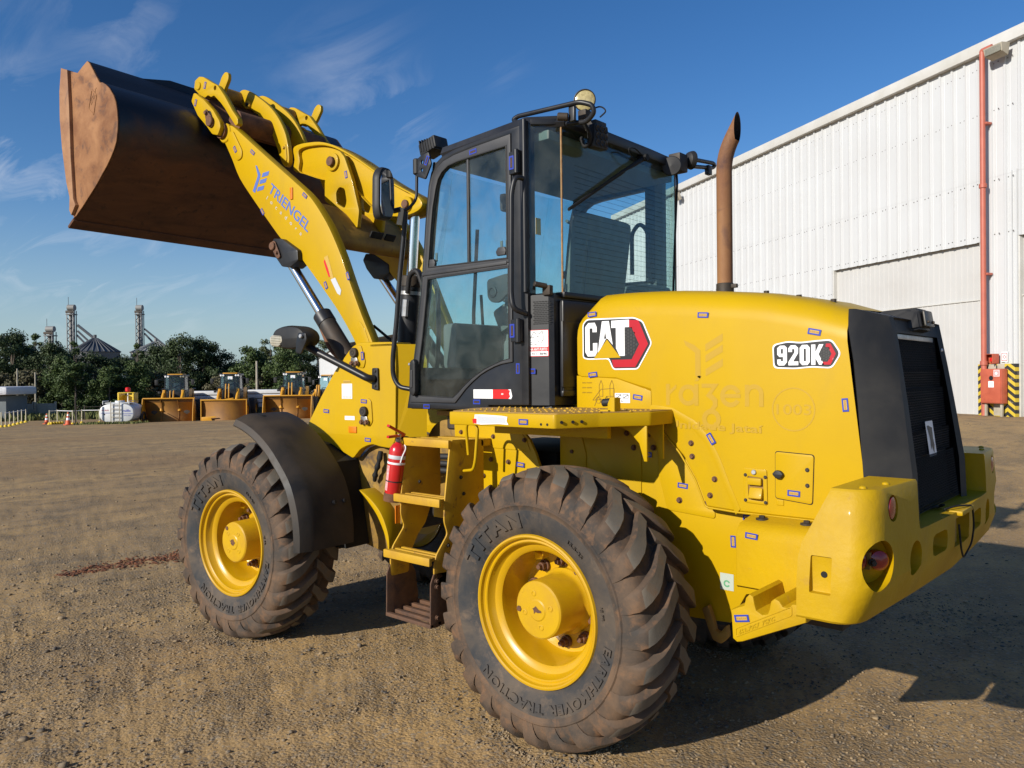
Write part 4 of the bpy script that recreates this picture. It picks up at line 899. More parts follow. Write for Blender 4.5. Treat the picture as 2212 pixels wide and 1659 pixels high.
# black printed border of the lower pane
inner_l = ring(win_l, .045)
plate('window_seal', [win_l, ring(win_l, .02)], 'y', CY + .0055, .012, 'rubber_seal', DOOR, bev=.002)
plate('window_seal', [win_u, ring(win_u, .022)], 'y', CY + .0055, .012, 'rubber_seal', DOOR, bev=.002)
box('window_sill_rail', (.78, CY + .0, 2.286), (.66, .02, .018), 'door_trim', DOOR, bev=.003)
for (x, z) in ((1.045, 2.345), (.50, 2.352)):
    plate('window_latch', [rounded([(x - .03, z - .022), (x + .028, z - .022), (x + .036, z), (x + .02, z + .022), (x - .024, z + .022), (x - .036, z)], .004)], 'y', CY - .001, .018, 'door_trim', DOOR, bev=.003)
    for d in (-.02, .018): box('latch_prong', (x + d, CY - .03, z + .035), (.016, .006, .05), 'interior_grey', DOOR, bev=.002)
# door handle
plate('door_handle', [rounded([(1.196, 1.785), (1.165, 1.80), (1.150, 1.78), (1.150, 1.60), (1.172, 1.578), (1.205, 1.60)], .016)], 'y', CY + .038, .036, 'black_plastic', DOOR, bev=.010)
plate('handle_grip', [rounded([(1.184, 1.735), (1.168, 1.735), (1.170, 1.63), (1.188, 1.63)], .007)], 'y', CY + .043, .008, 'door_trim', DOOR, bev=.003)
cyl('handle_lock', (1.195, CY + .03, 1.768), (1.195, CY + .042, 1.768), .008, 'zinc', DOOR, n=14, bev=.002)
# inner door pull panel with the round lock
plate('inner_latch_panel', [rounded([(.63, 2.215), (.50, 2.235), (.45, 2.235), (.45, 2.15), (.545, 2.085), (.60, 2.09), (.628, 2.12)], .02)], 'y', CY - .03, .02, 'interior_dark', DOOR, bev=.004)
lathe('inner_latch_ring', [(.030, 0), (.030, .008), (.022, .010), (.018, .004), (.0001, .003)], (.585, CY - .03, 2.145), (0, 1, 0), 'black_plastic', DOOR, n=24)
# hinges and grab bar on the rear post
for z in (2.79, 1.925):
    hb = plate('door_hinge', [rounded(rect(.338, z - .058, .408, z + .058), .004)], 'y', CY + .03, .03, 'black_paint', DOOR, bev=.004)
    cyl('hinge_pin', (.352, CY + .035, z - .062), (.352, CY + .035, z + .062), .014, 'black_paint', DOOR, n=14, bev=.003)
tube('grab_bar', [(.322, CY + .01, 2.70), (.325, CY + .075, 2.70), (.343, CY + .085, 2.62), (.352, CY + .085, 2.10), (.338, CY + .085, 2.03), (.318, CY + .01, 2.01)], .0135, 'black_paint', CAB, n=12, rad=.045)
tube('post_pipe', [(.318, CY + .012, 3.0), (.318, CY + .012, 2.12)], .012, 'black_paint', CAB, n=10)
box('rear_post', (.335, CY - .03, 2.27), (.05, .07, 1.46), 'black_paint', CAB, bev=.010)
# reflective tape and kick panel bolts
Decal().poly(rect(.565, 1.572, .709, 1.621), 'white_print').poly([(.565, 1.621), (.565, 1.572), (.452, 1.572), (.44, 1.585), (.448, 1.60), (.440, 1.614), (.455, 1.621)], 'red_flat').poly([(.452, 1.572), (.44, 1.585), (.448, 1.60), (.440, 1.614), (.455, 1.621), (.436, 1.622), (.430, 1.60), (.426, 1.586), (.434, 1.571)], 'white_print').poly(rounded(rect(.488, 1.593, .503, 1.601), .002), 'offwhite_print', .0008).poly(rect(.61, 1.5955, .665, 1.598), 'silver_print', .0008).build('reflective_tape', lambda u, v, w: (u, CY + .0015 + w, v), CAB)
# rear corner glass, rear glass and lower boxes
XR = .185; YR = .575
def quad(name, pts, m_, parent, ang=0):
    o = mk(name, pts, [list(range(len(pts)))], m_, parent, ang=ang, recalc=False)
    if 'glass' in m_: md = o.modifiers.new('s', 'SOLIDIFY'); md.thickness = .005; md.offset = 0
    return o
for s in (1, -1):
    quad('quarter_pane', [(.315, s * (CY - .012), 2.115), (XR + .003, s * (YR + .002), 2.115), (XR + .003, s * (YR + .002), 3.01), (.315, s * (CY - .012), 2.985)], 'glass_rear', CAB)
    tube('glass_edge_seal', [(XR, s * YR, 2.11), (XR, s * YR, 3.015)], .0055, 'wood_seal', CAB, n=8)
    box('corner_glass_frame', (.25, s * .64, 2.99), (.13, .02, .03), 'black_paint', CAB, bev=.004, rot=Matrix.Rotation(s * R(43), 3, 'Z'))
    # lower side box
    V = [(.335, s * .69, 1.54), (.335, s * .69, 2.105), (.215, s * .655, 2.105), (.215, s * .655, 1.54), (.195, s * .635, 2.105), (.195, s * .635, 1.54), (.195, 0, 2.105), (.195, 0, 1.54)]
    lbx = mk('lower_cab_side', V, [[0, 1, 2, 3], [3, 2, 4, 5], [5, 4, 6, 7], [1, 6, 4, 2]] if s > 0 else [[3, 2, 1, 0], [5, 4, 2, 3], [7, 6, 4, 5]], 'black_paint', CAB, ang=20)
REARG = quad('rear_pane', [(XR, YR - .006, 2.115), (XR, -YR + .006, 2.115), (XR, -YR + .006, 3.03), (XR, YR - .006, 3.03)], 'glass_rear', CAB)
V = []; F = []
for i in range(22):
    z = 2.18 + i * .029; b = len(V); V += [(XR - .0035, .47, z), (XR - .0035, -.54, z), (XR - .0035, -.54, z + .0013), (XR - .0035, .47, z + .0013)]; F.append([b, b + 1, b + 2, b + 3])
prop(mk('defroster_lines', V, F, 'dark', CAB, ang=0), kind='stuff')
box('rear_sill', (.20, 0, 2.107), (.06, 1.16, .03), 'black_paint', CAB, bev=.006)
box('rear_lower_panel', (.178, 0, 1.83), (.03, 1.20, .50), 'black_paint', CAB, bev=.02)
bm = bmesh.new(); add_box(bm, (.166, .54, 1.80), (.02, .15, .34), None, .009); add_box(bm, (.166, .54, 1.60), (.02, .15, .03), None, .009); from_bm('rear_panel_pressing', bm, 'black_paint', CAB)
# vent grille: rows of slots
Vv = []; Ff = []
for r_ in range(13):
    for c_ in range(6):
        u = .296 - c_ * .0158 - (r_ % 2) * .006; v = 2.072 - r_ * .0094; b = len(Vv)
        for (du, dv) in ((0, 0), (-.0125, 0), (-.0125, -.0048), (0, -.0048)):
            k = (.335 - (u + du)) / .12; Vv.append((u + du, .69 - .035 * k + .0014, v + dv))
        Ff.append([b, b + 1, b + 2, b + 3])
prop(mk('vent_slots', Vv, Ff, 'dark', CAB, ang=0), kind='stuff')
sidemap = lambda u, v, w: (u, .69 - .035 * (.335 - u) / .12 + .0018 + w, v)
# theft-protection sticker with an outlined dog head
D = Decal().poly(rounded(rect(.214, 1.790, .348, 1.926), .006), 'red_flat').poly(rounded(rect(.217, 1.838, .345, 1.923), .004), 'white_print', .0008).poly(rect(.217, 1.793, .345, 1.816), 'white_print', .0008)
def ink(pts, w_=.0014):
    for (a, b), (c, d) in zip(pts[:-1], pts[1:]):
        L_ = math.hypot(c - a, d - b); nx, ny = -(d - b) / L_ * w_, (c - a) / L_ * w_
        D.poly([(a + nx, b + ny), (c + nx, d + ny), (c - nx, d - ny), (a - nx, b - ny)], 'black_print', .0011)
DP = lambda a, b: (.345 - a * .128, 1.838 + b * .085)
for ln in ([(.28, .55), (.20, .35), (.22, .20), (.40, .12), (.55, .20)], [(.28, .55), (.34, .75), (.42, .92), (.50, .78), (.66, .80), (.76, .95), (.80, .70), (.80, .45), (.72, .25)], [(.30, .55), (.42, .60)], [(.50, .60), (.62, .66)], [(.22, .40), (.30, .42)], [(.55, .40), (.62, .30)], [(.24, .28), (.34, .30)]): ink([DP(*q) for q in ln])
D.V = [(.562 - v[0] if False else v[0], v[1], v[2]) for v in D.V]
mir = lambda c0: (lambda u, v, w: sidemap(2 * c0 - u, v, w))
D.text('VACINA ANTI FURTO', 'white_print', .222, 1.820, w=.118, h=.014, bold=.02, layer=.0016).text('(11) 4111-8646', 'black_print', .224, 1.798, w=.114, h=.013, bold=.012, layer=.0016)
# text runs towards -x on this side: mirror u about the sticker centre for the lettering
c0 = .281
for i, v in enumerate(D.V):
    pass
D.build('warning_sticker', lambda u, v, w: sidemap(u if w < .0012 else 2 * c0 - u, v, w), CAB)
# roof
rs = [(1.03, .60), (1.06, .42), (1.06, -.42), (1.03, -.60), (.95, -.70), (.33, -.70), (.16, -.58), (.15, -.3), (.15, .3), (.16, .58), (.33, .70), (.95, .70)]
V = []; F = []
for (z, sc) in ((2.965, .985), (2.985, 1.0), (3.02, .985), (3.035, .93)):
    V += [(.6 + (x - .6) * sc, y * sc, z - (.03 if x > .9 else 0)) for x, y in rs]
for i in range(3):
    for k in range(12): F.append([i * 12 + k, i * 12 + (k + 1) % 12, (i + 1) * 12 + (k + 1) % 12, (i + 1) * 12 + k])
F.append([36 + k for k in range(12)]); F.append(list(range(12))[::-1])
ROOF = mk('cab_roof', V, F, 'black_paint', CAB, ang=30)
box('headliner', (.62, 0, 2.93), (.78, 1.24, .05), 'headliner', CAB, bev=.01)
quad('sun_shade_band', [(XR + .004, YR - .02, 3.02), (XR + .004, -YR + .02, 3.02), (XR + .05, -YR + .02, 2.94), (XR + .05, YR - .02, 2.94)], 'dark', CAB)
# windscreen: three panes and pillars
fr = [(CY - .01, 0.0), (.46, .115), (-.46, .115), (-CY + .01, 0.0)]
def fx(z): return np.interp(z, [1.53, 1.70, 2.15, 2.6, 2.90], [1.262, 1.225, 1.14, 1.085, 1.03])
for (a, b) in zip(fr[:-1], fr[1:]):
    quad('windscreen_pane', [(fx(1.75) + a[1], a[0], 1.75), (fx(1.75) + b[1], b[0], 1.75), (fx(2.9) + b[1] * .6, b[0], 2.92), (fx(2.9) + a[1] * .6, a[0], 2.92)], 'glass', CAB)
    quad('front_lower_panel', [(fx(1.53) + a[1], a[0], 1.52), (fx(1.53) + b[1], b[0], 1.52), (fx(1.75) + b[1], b[0], 1.75), (fx(1.75) + a[1], a[0], 1.75)], 'black_paint', CAB)
for s in (1, -1): tube('front_pillar', [(fx(z) - .02, s * (CY - .035), z) for z in (1.52, 1.8, 2.15, 2.6, 2.92)], .028, 'black_paint', CAB, n=10, rad=.1)
for s in (1, -1): box('rear_post_inner', (.34, s * .66, 2.5), (.06, .05, .95), 'interior_grey', CAB, bev=.01)
plate('cab_floor', [rounded([(1.30, .45), (1.24, .69), (.21, .64), (.21, -.64), (1.24, -.69), (1.30, -.45)], .01)], 'z', 1.535, .03, 'black_paint', CAB, bev=.003)
box('floor_mat', (.80, 0, 1.545), (.75, 1.2, .02), 'interior_dark', CAB, bev=.004)
# interior
box('seat_cushion', (.60, .0, 1.98), (.48, .48, .13), 'seat_cloth', CAB, bev=.045)
box('seat_base', (.60, 0, 1.75), (.40, .38, .36), 'interior_dark', CAB, bev=.03)
V = []; 
bm = bmesh.new(); add_box(bm, (.37, .0, 2.30), (.13, .46, .62), Matrix.Rotation(R(-8), 3, 'Y'), .05); from_bm('seat_backrest', bm, 'seat_cloth', CAB)
box('seat_back_shell', (.325, 0, 2.24), (.04, .40, .45), 'interior_grey', CAB, bev=.015, rot=Matrix.Rotation(R(-8), 3, 'Y'))
box('armrest', (.62, .30, 2.13), (.36, .09, .06), 'seat_cloth', CAB, bev=.02)
box('armrest', (.62, -.30, 2.15), (.42, .14, .07), 'interior_dark', CAB, bev=.02)
box('side_console', (.62, -.50, 1.95), (.75, .28, .60), 'interior_grey', CAB, bev=.04)
box('side_console', (.40, .54, 1.72), (.28, .22, .34), 'interior_grey', CAB, bev=.03)
bm = bmesh.new(); add_cyl(bm, (1.10, .05, 1.55), (.98, .05, 2.02), .06, .05, n=14); add_box(bm, (.99, .05, 2.06), (.14, .20, .16), Matrix.Rotation(R(25), 3, 'Y'), .03); from_bm('steering_column', bm, 'interior_grey', CAB)
bm = bmesh.new()
ax_ = Vector((-.45, 0, .9)).normalized(); xx, yy, dd = frame_from(ax_); cc = Vector((.90, .05, 2.16))
add_tube(bm, [cc + (xx * math.cos(a) + yy * math.sin(a)) * .19 for a in np.linspace(0, 2 * math.pi, 37)], .014, 8)
for a in (.3, 2.4, 4.5): add_tube(bm, [cc, cc + (xx * math.cos(a) + yy * math.sin(a)) * .19], .011, 6)
from_bm('steering_wheel', bm, 'interior_dark', CAB)
box('dashboard', (1.16, 0, 1.88), (.12, .9, .28), 'interior_grey', CAB, bev=.03)
box('inner_mirror', (1.0, .02, 2.78), (.02, .24, .11), 'interior_dark', CAB, bev=.02)
tube('gear_lever', [(.85, -.36, 2.15), (.88, -.36, 2.34)], .010, 'interior_dark', CAB); lathe('lever_knob', [(.0001, -.03), (.02, -.02), (.024, 0), (.02, .02), (.0001, .03)], (.885, -.36, 2.36), (0, 0, 1), 'interior_dark', CAB, n=14)
tube('front_wiper', [(1.27, .12, 1.82), (1.23, .16, 2.10), (1.15, .2, 2.62)], .012, 'dark', CAB, rad=.0, n=6)
tube('front_wiper', [(1.27, .02, 1.82), (1.22, .10, 2.22)], .010, 'dark', CAB, rad=.0, n=6)
tube('right_grab_loop', [(.40, -.60, 2.30), (.40, -.60, 2.62), (.46, -.60, 2.68), (.52, -.60, 2.62), (.52, -.60, 2.35)], .014, 'black_plastic', CAB, rad=.05)
box('caution_label', (XR + .10, YR + .07, 2.46), (.002, .04, .085), 'tag_fill', CAB, bev=.0)
# rear wiper arm on the glass
WX = XR - .03
bm = bmesh.new(); add_tube(bm, [(WX, -.16, 2.945), (WX - .01, -.05, 2.89), (WX, .08, 2.82), (WX + .01, .54, 2.55)], lambda t_: .014 if t_ < .5 else .007, 8)
add_tube(bm, [(WX + .012, .02, 2.84), (WX + .012, .54, 2.545)], .008, 6); add_cyl(bm, (XR, -.16, 2.95), (WX - .03, -.16, 2.95), .02, n=12); from_bm('rear_wiper', bm, 'dark', CAB, ang=40)
tube('washer_hose', [(WX - .02, -.03, 2.90), (WX - .03, .05, 2.955), (WX - .03, -.02, 2.975), (WX - .02, -.12, 2.955)], .004, 'dark', CAB, rad=.03, n=6)
tube('roof_cable', [(XR - .01, -.565, 3.0), (XR - .02, -.57, 2.9), (XR - .012, -.545, 2.5), (XR - .01, -.52, 2.13)], .007, 'dark', CAB, n=8, rad=.1)
# bracket with bolt below the rear corner glass
box('corner_bolt_bracket', (.215, .66, 2.125), (.05, .03, .05), 'dark_metal', CAB, bev=.006); cyl('corner_bolt', (.215, .67, 2.145), (.245, .73, 2.155), .014, 'dark_metal', CAB, n=12, bev=.002)
# roof rail, lamps
RAIL = tube('roof_rail', [(.36, .655, 2.985), (.45, .645, 3.045), (.42, .64, 3.058), (.03, .62, 3.045), (-.03, .60, 3.02), (-.035, .59, 2.985), (.02, .575, 2.955), (.15, .57, 2.975)], .0125, 'black_paint', CAB, n=12, rad=.035)
box('rail_bracket', (.085, .61, 3.0), (.035, .02, .075), 'black_paint', CAB, bev=.004); cyl('rail_bumper', (.10, .625, 2.985), (.145, .655, 2.99), .02, 'dark_metal', CAB, n=14, bev=.004)
def round_lamp(name, c, ax, parent):
    o = lathe(name, [(.0001, -.03), (.026, -.03), (.047, -.018), (.055, .0), (.057, .011), (.052, .013)], c, ax, 'black_plastic', parent, n=32)
    l = lathe('lamp_lens', [(.0525, .007), (.043, .012), (.0001, .015)], c, ax, 'lamp_led', parent, n=32)
    return o
round_lamp('rear_beacon_lamp', (.088, .50, 3.095), (-.55, .83, -.05), CAB)
box('lamp_foot', (.09, .50, 3.02), (.05, .05, .05), 'dark_metal', CAB, bev=.006)
tube('lamp_wire', [(.08, .48, 3.05), (.03, .44, 3.07), (.0, .43, 3.04), (.03, .45, 3.01)], .004, 'dark', CAB, rad=.02, n=6)
SL = plate('square_work_lamp', [rounded([(-.062, -.062), (.062, -.062), (.062, .062), (-.062, .062)], .012)], 'x', 0, .05, 'black_plastic', CAB, bev=.006, mapf=lambda u, v, w: (.075 - w, .372 - u, 2.938 + v + u * .05))
for i in range(3):
    for j in range(3): lathe('led_reflector', [(.017, 0), (.015, .004), (.004, -.002), (.0001, .001)], (.0735, .372 + (i - 1) * .037, 2.938 + (j - 1) * .037), (-1, 0, 0), 'dark_metal', CAB, n=12)
box('lamp_bracket', (.12, .36, 3.0), (.07, .10, .05), 'dark_metal', CAB, bev=.006)
tube('lamp_cable_bundle', [(.10, .50, 2.99), (.085, .46, 2.94), (.10, .44, 2.90), (.12, .46, 2.87), (.15, .45, 2.93)], .011, 'dark', CAB, rad=.03, n=8)
# right rear corner: lamp seen from the side, mirror bracket
box('right_lamp_bracket', (.13, -.52, 2.985), (.08, .10, .11), 'dark_metal', CAB, bev=.01)
lathe('right_work_lamp', [(.0001, -.05), (.035, -.045), (.055, -.02), (.06, .0), (.055, .006), (.0001, .01)], (.13, -.44, 2.955), (-.4, .9, 0), 'black_plastic', CAB, n=24)
round_lamp('right_rear_lamp', (.10, -.62, 3.02), (-.4, -.9, 0), CAB)
tube('right_mirror_arm', [(.14, -.60, 3.04), (.15, -1.02, 3.09), (.16, -1.06, 3.08), (.16, -1.02, 3.06), (.14, -.60, 2.99)], .013, 'black_paint', CAB, rad=.04, n=10)
box('mirror_stub', (.15, -.95, 3.03), (.03, .05, .06), 'black_paint', CAB, bev=.004)
# front bracket, front work lamp, mirror with its arm
plate('front_corner_bracket', [rounded([(1.132, 2.945), (1.132, 2.855), (1.05, 2.822), (1.0, 2.90), (1.02, 2.975), (1.08, 2.965)], .012), circle(1.075, 2.925, .011), circle(1.078, 2.88, .010)], 'y', CY + .03, .012, 'black_paint', CAB, bev=.002)
cyl('mirror_arm_socket', (1.130, CY + .02, 2.865), (1.130, CY + .02, 2.955), .022, 'black_plastic', CAB, n=16, bev=.005)
bm = bmesh.new(); add_box(bm, (1.115, .60, 3.045), (.14, .11, .075), Matrix.Rotation(R(14), 3, 'Y'), .010)
for k in range(6): add_box(bm, (1.17 - k * .022, .60, 3.05 + k * -.0), (.006, .118, .07), Matrix.Rotation(R(14), 3, 'Y'), 0)
from_bm('front_work_lamp', bm, 'black_plastic', CAB)
bm = bmesh.new(); add_tube(bm, [(1.130, CY + .02, 2.87), (1.135, CY + .02, 2.72), (1.175, CY + .06, 2.66), (1.20, CY + .08, 2.665)], .009, 8, .04); add_tube(bm, [(1.20, CY + .085, 2.665), (1.245, CY + .10, 2.66)], .016, 8)
add_tube(bm, [(1.185, CY + .06, 2.655), (1.215, CY + .06, 2.45), (1.25, CY + .06, 2.26), (1.275, CY + .06, 2.04), (1.318, CY + .06, 1.80), (1.328, CY + .05, 1.70), (1.29, CY + .04, 1.635), (1.20, CY + .01, 1.62)], .0145, 10, .08); from_bm('mirror_arm', bm, 'black_paint', CAB, ang=50)
mo = [(-.066, -.15), (.05, -.15), (.078, -.09), (.074, .09), (.045, .148), (-.04, .148), (-.076, .10), (-.082, -.09)]
mrot = Matrix.Rotation(R(196), 3, 'Z')
def mmap(u, v, w):
    q = mrot @ Vector((w, u, v)); return (1.18 + q.x, .90 + q.y, 2.735 + q.z + u * .1)
plate('mirror_housing', [rounded(mo, .06, 6)], 'y', 0, .055, 'black_plastic', CAB, bev=.018, mapf=mmap)
plate('mirror_face', [rounded([(a * .84, b * .88) for a, b in mo], .025)], 'y', 0, .004, 'mirror_glass', CAB, bev=0, mapf=lambda u, v, w: mmap(u, v, w + .004))
for i, (p0, p1) in enumerate((((1.20, CY + .07, 2.675), (1.225, CY + .07, 2.58)),)): tube('tape_wrap', [p0, p1], .021, 'tape', CAB, n=10)
# ------------------------------------------------------------------ right-hand mirror of the cab seen through the glass
plate('right_mirror', [rounded([(a * .95, b * .95) for a, b in mo], .03)], 'y', 0, .05, 'black_plastic', CAB, bev=.015, mapf=lambda u, v, w: (1.22 + w, -.98 + u, 2.56 + v))
tube('right_mirror_bar', [(1.13, -.70, 2.80), (1.2, -.90, 2.80), (1.21, -.95, 2.62)], .012, 'black_paint', CAB)
# ------------------------------------------------------------------ bucket (front frame coordinates)
BW = 1.20
mat('wear_bar', (.38, .20, .09), (.25, .115, .05), 5, .35, .65, rough=.7, c3=(.13, .07, .045), s3=9, lo3=.58, hi3=.75, bmp=.3, bscale=60)
shell = [(4.090, 4.085), (4.06, 4.065), (3.985, 3.975), (3.922, 3.897), (3.908, 3.882), (3.872, 3.876), (3.82, 3.848), (3.77, 3.810), (3.714, 3.749), (3.680, 3.69), (3.662, 3.62), (3.655, 3.55), (3.660, 3.49), (3.680, 3.41), (3.714, 3.358), (3.76, 3.31), (3.818, 3.259), (3.90, 3.20), (3.982, 3.14), (4.08, 3.08), (4.179, 3.02), (4.295, 2.955), (4.405, 2.891)]
side = shell[:-1] + [(4.335, 2.945), (4.36, 3.0), (4.345, 3.10), (4.39, 3.217), (4.44, 3.44), (4.462, 3.60), (4.470, 3.80), (4.466, 3.98), (4.459, 4.085), (4.36, 4.074), (4.240, 4.032), (4.162, 4.062)]
def off(path, d):
    P = [Vector((a, b)) for a, b in path]; out = []
    for i in range(len(P)):
        t_ = (P[min(i + 1, len(P) - 1)] - P[max(i - 1, 0)]).normalized(); nrm = Vector((t_.y, -t_.x)); out.append(P[i] - nrm * d)
    return [(q.x, q.y) for q in out]
inn = off(shell, -.018)
if inn[10][0] < shell[10][0]: inn = off(shell, .018)
V = []; F = []; n = len(shell)
ys = [BW, .6, .0, -.6, -BW]
for y in ys: V += [(a, y, b) for a, b in shell]
for y in ys: V += [(a, y, b) for a, b in inn]
for k in range(4):
    for i in range(n - 1):
        F.append([k * n + i, k * n + i + 1, (k + 1) * n + i + 1, (k + 1) * n + i]); b = 5 * n
        F.append([b + k * n + i, b + (k + 1) * n + i, b + (k + 1) * n + i + 1, b + k * n + i + 1])
    F.append([k * n, (k + 1) * n, 5 * n + (k + 1) * n, 5 * n + k * n]); F.append([k * n + n - 1, 5 * n + k * n + n - 1, 5 * n + (k + 1) * n + n - 1, (k + 1) * n + n - 1])
BKT = mk('bucket', V, F, 'bucket_shell', ROOT, True, ang=30); prop(BKT, 'wide rusty bucket tipped back high in the air')
for s, ax in ((1, 'y'), (-1, '-y')):
    plate('bucket_side_plate', [side], ax, s * (BW + .006), .022, 'bucket_side', BKT, bev=.004)
    plate('side_wear_bar', [[(4.452, 4.112), (4.350, 4.074), (4.33, 3.80), (4.315, 3.40), (4.285, 3.08), (4.25, 3.03), (4.32, 2.96), (4.352, 3.0), (4.345, 3.10), (4.392, 3.217), (4.455, 3.493), (4.485, 3.723), (4.485, 3.933)]], ax, s * (BW + .032), .05, 'wear_bar', BKT, bev=.006)
    # stamped maker's lozenge
    lz = [(4.02, 3.86), (3.945, 3.80), (3.995, 3.66), (4.075, 3.72)]
    plate('stamped_lozenge', [lz, ring(lz, .14)], ax, s * (BW + .010), .006, 'bucket_side', BKT, bev=.001)
D = Decal().text('CAT', 'bucket_side', 0, 0, w=.115, h=.055, bold=.02); D.build('stamped_letters', lambda u, v, w: (4.045 - u * .75 - v * .1, BW + .0085 + w, 3.735 + v + u * .62), BKT)
cyl('corner_hole', (4.31, BW + .014, 2.995), (4.31, BW + .0175, 2.995), .010, 'dark', BKT, n=12)
box('cutting_edge', (4.375, 0, 2.908), (.10, 2 * BW + .02, .022), 'bucket_shell', BKT, bev=.003, rot=Matrix.Rotation(R(30), 3, 'Y'))
# spill plate over the middle, dark
V = [(4.075, .80, 4.075), (4.085, .55, 4.135), (4.085, -.55, 4.135), (4.075, -.80, 4.075)]
mk('spill_plate', V + [(a + .012, b, c - .004) for a, b, c in V], [[0, 1, 2, 3], [7, 6, 5, 4], [0, 4, 5, 1], [1, 5, 6, 2], [2, 6, 7, 3]], 'bucket_shell', BKT)
# hooks welded to the bucket back
for y in (.50, -.44): plate('bucket_hook', [rounded([(3.66, 4.02), (3.595, 4.10), (3.60, 4.15), (3.64, 4.165), (3.685, 4.14), (3.78, 4.00), (3.74, 3.96)], .02)], 'y', y - .16, .03, 'yellow', BKT, bev=.003)
# ------------------------------------------------------------------ lift arms
arm = [(3.482, 3.569), (3.462, 3.628), (3.397, 3.652), (3.327, 3.618), (3.116, 3.459), (2.902, 3.300), (2.637, 3.105), (2.50, 3.0), (2.405, 2.905), (2.294, 2.765), (2.223, 2.652), (2.152, 2.522), (2.066, 2.331), (1.964, 2.122), (1.86, 1.93), (1.80, 1.78), (1.775, 1.60), (1.77, 1.45), (1.84, 1.39), (1.92, 1.43), (1.945, 1.60), (1.965, 1.78), (2.002, 1.900), (2.159, 2.117), (2.34, 2.315), (2.51, 2.490), (2.626, 2.601), (2.767, 2.690), (2.932, 2.853), (3.124, 3.054), (3.279, 3.228), (3.368, 3.381), (3.436, 3.491)]
armL = spline_loop(arm, 3)
ARM = plate('lift_arm', [armL], 'y', .47, .075, 'yellow', ROOT, True, bev=.004)
ARMR = plate('lift_arm', [armL], '-y', -.47, .075, 'yellow', ROOT, True, bev=.004)
plate('arm_boss_plate', [rounded([(3.39, 3.60), (3.345, 3.60), (3.232, 3.43), (3.236, 3.375), (3.29, 3.36), (3.345, 3.40), (3.41, 3.545)], .025)], 'y', .480, .012, 'yellow', ARM, bev=.004)
cyl('arm_end_boss', (3.455, .385, 3.605), (3.455, .478, 3.605), .075, 'yellow', ARM, n=28, bev=.006)
plate('arm_foot_plate', [spline_loop([(1.99, 2.06), (1.93, 2.02), (1.86, 1.86), (1.83, 1.72), (1.90, 1.70), (1.95, 1.84)], 4)], 'y', .474, .006, 'yellow', ARM, bev=.002)
for y in (.44,): cyl('arm_foot_hole', (1.965, .4705, 1.915), (1.965, .473, 1.915), .008, 'dark', ARM, n=12)
# cross tube between the arms
ct = spline_loop([(2.62, 2.98), (2.46, 2.90), (2.34, 2.76), (2.31, 2.66), (2.38, 2.62), (2.52, 2.74), (2.66, 2.86)], 4)
XT = plate('cross_tube', [ct], 'y', .40, .80, 'yellow_dirty', ROOT, True, bev=.01)
box('cross_tube_opening', (2.322, -.02, 2.735), (.012, .12, .09), 'dark', XT, rot=Matrix.Rotation(R(-35), 3, 'Y')); box('cross_tube_opening', (2.322, -.16, 2.735), (.012, .10, .09), 'dark', XT, rot=Matrix.Rotation(R(-35), 3, 'Y'))
# lever brackets standing on the cross tube
bk = rounded([(2.694, 3.174), (2.651, 3.302), (2.618, 3.37), (2.575, 3.392), (2.529, 3.380), (2.475, 3.325), (2.400, 3.154), (2.324, 2.906), (2.345, 2.780), (2.517, 2.922), (2.696, 3.030)], .02)
for y in (.14, -.10):
    pb = plate('lever_bracket', [bk, rounded([(2.570, 3.075), (2.534, 3.112), (2.475, 3.090), (2.455, 2.991), (2.478, 2.945), (2.562, 2.991)], .02)], 'y', y, .035, 'yellow', XT, bev=.004)
plate('pivot_boss', [circle(2.59, 3.303, .066, 28)], 'y', .158, .022, 'yellow', XT, bev=.004)
cyl('pivot_pin', (2.59, .14, 3.303), (2.59, .185, 3.303), .036, 'rust_bolt', XT, n=22, bev=.004)
# bellcrank lever with flange round its edge
lv = [(3.126, 3.515), (3.112, 3.426), (3.122, 3.342), (2.999, 3.294), (2.787, 3.215), (2.60, 3.17), (2.45, 3.11), (2.32, 2.99), (2.203, 2.895), (2.06, 2.842), (1.916, 2.828), (1.80, 2.845), (1.755, 2.885), (1.80, 2.945), (1.90, 3.0), (2.107, 3.118), (2.385, 3.305), (2.579, 3.418), (2.70, 3.475), (2.82, 3.512), (2.951, 3.530), (3.06, 3.535)]
lvS = spline_loop(lv, 3)
LEV = plate('bellcrank_lever', [lvS], 'y', .055, .10, 'yellow', ROOT, True, bev=.004)
plate('lever_flange', [lvS, ring(lvS, .10)], 'y', .085, .16, 'yellow', LEV, bev=.004)
cyl('lever_pin', (1.899, .05, 2.902), (1.899, .115, 2.902), .030, 'rust_bolt', LEV, n=18, bev=.003)
cyl('lever_pin_boss', (1.899, .04, 2.902), (1.899, .098, 2.902), .055, 'yellow', LEV, n=24, bev=.004)
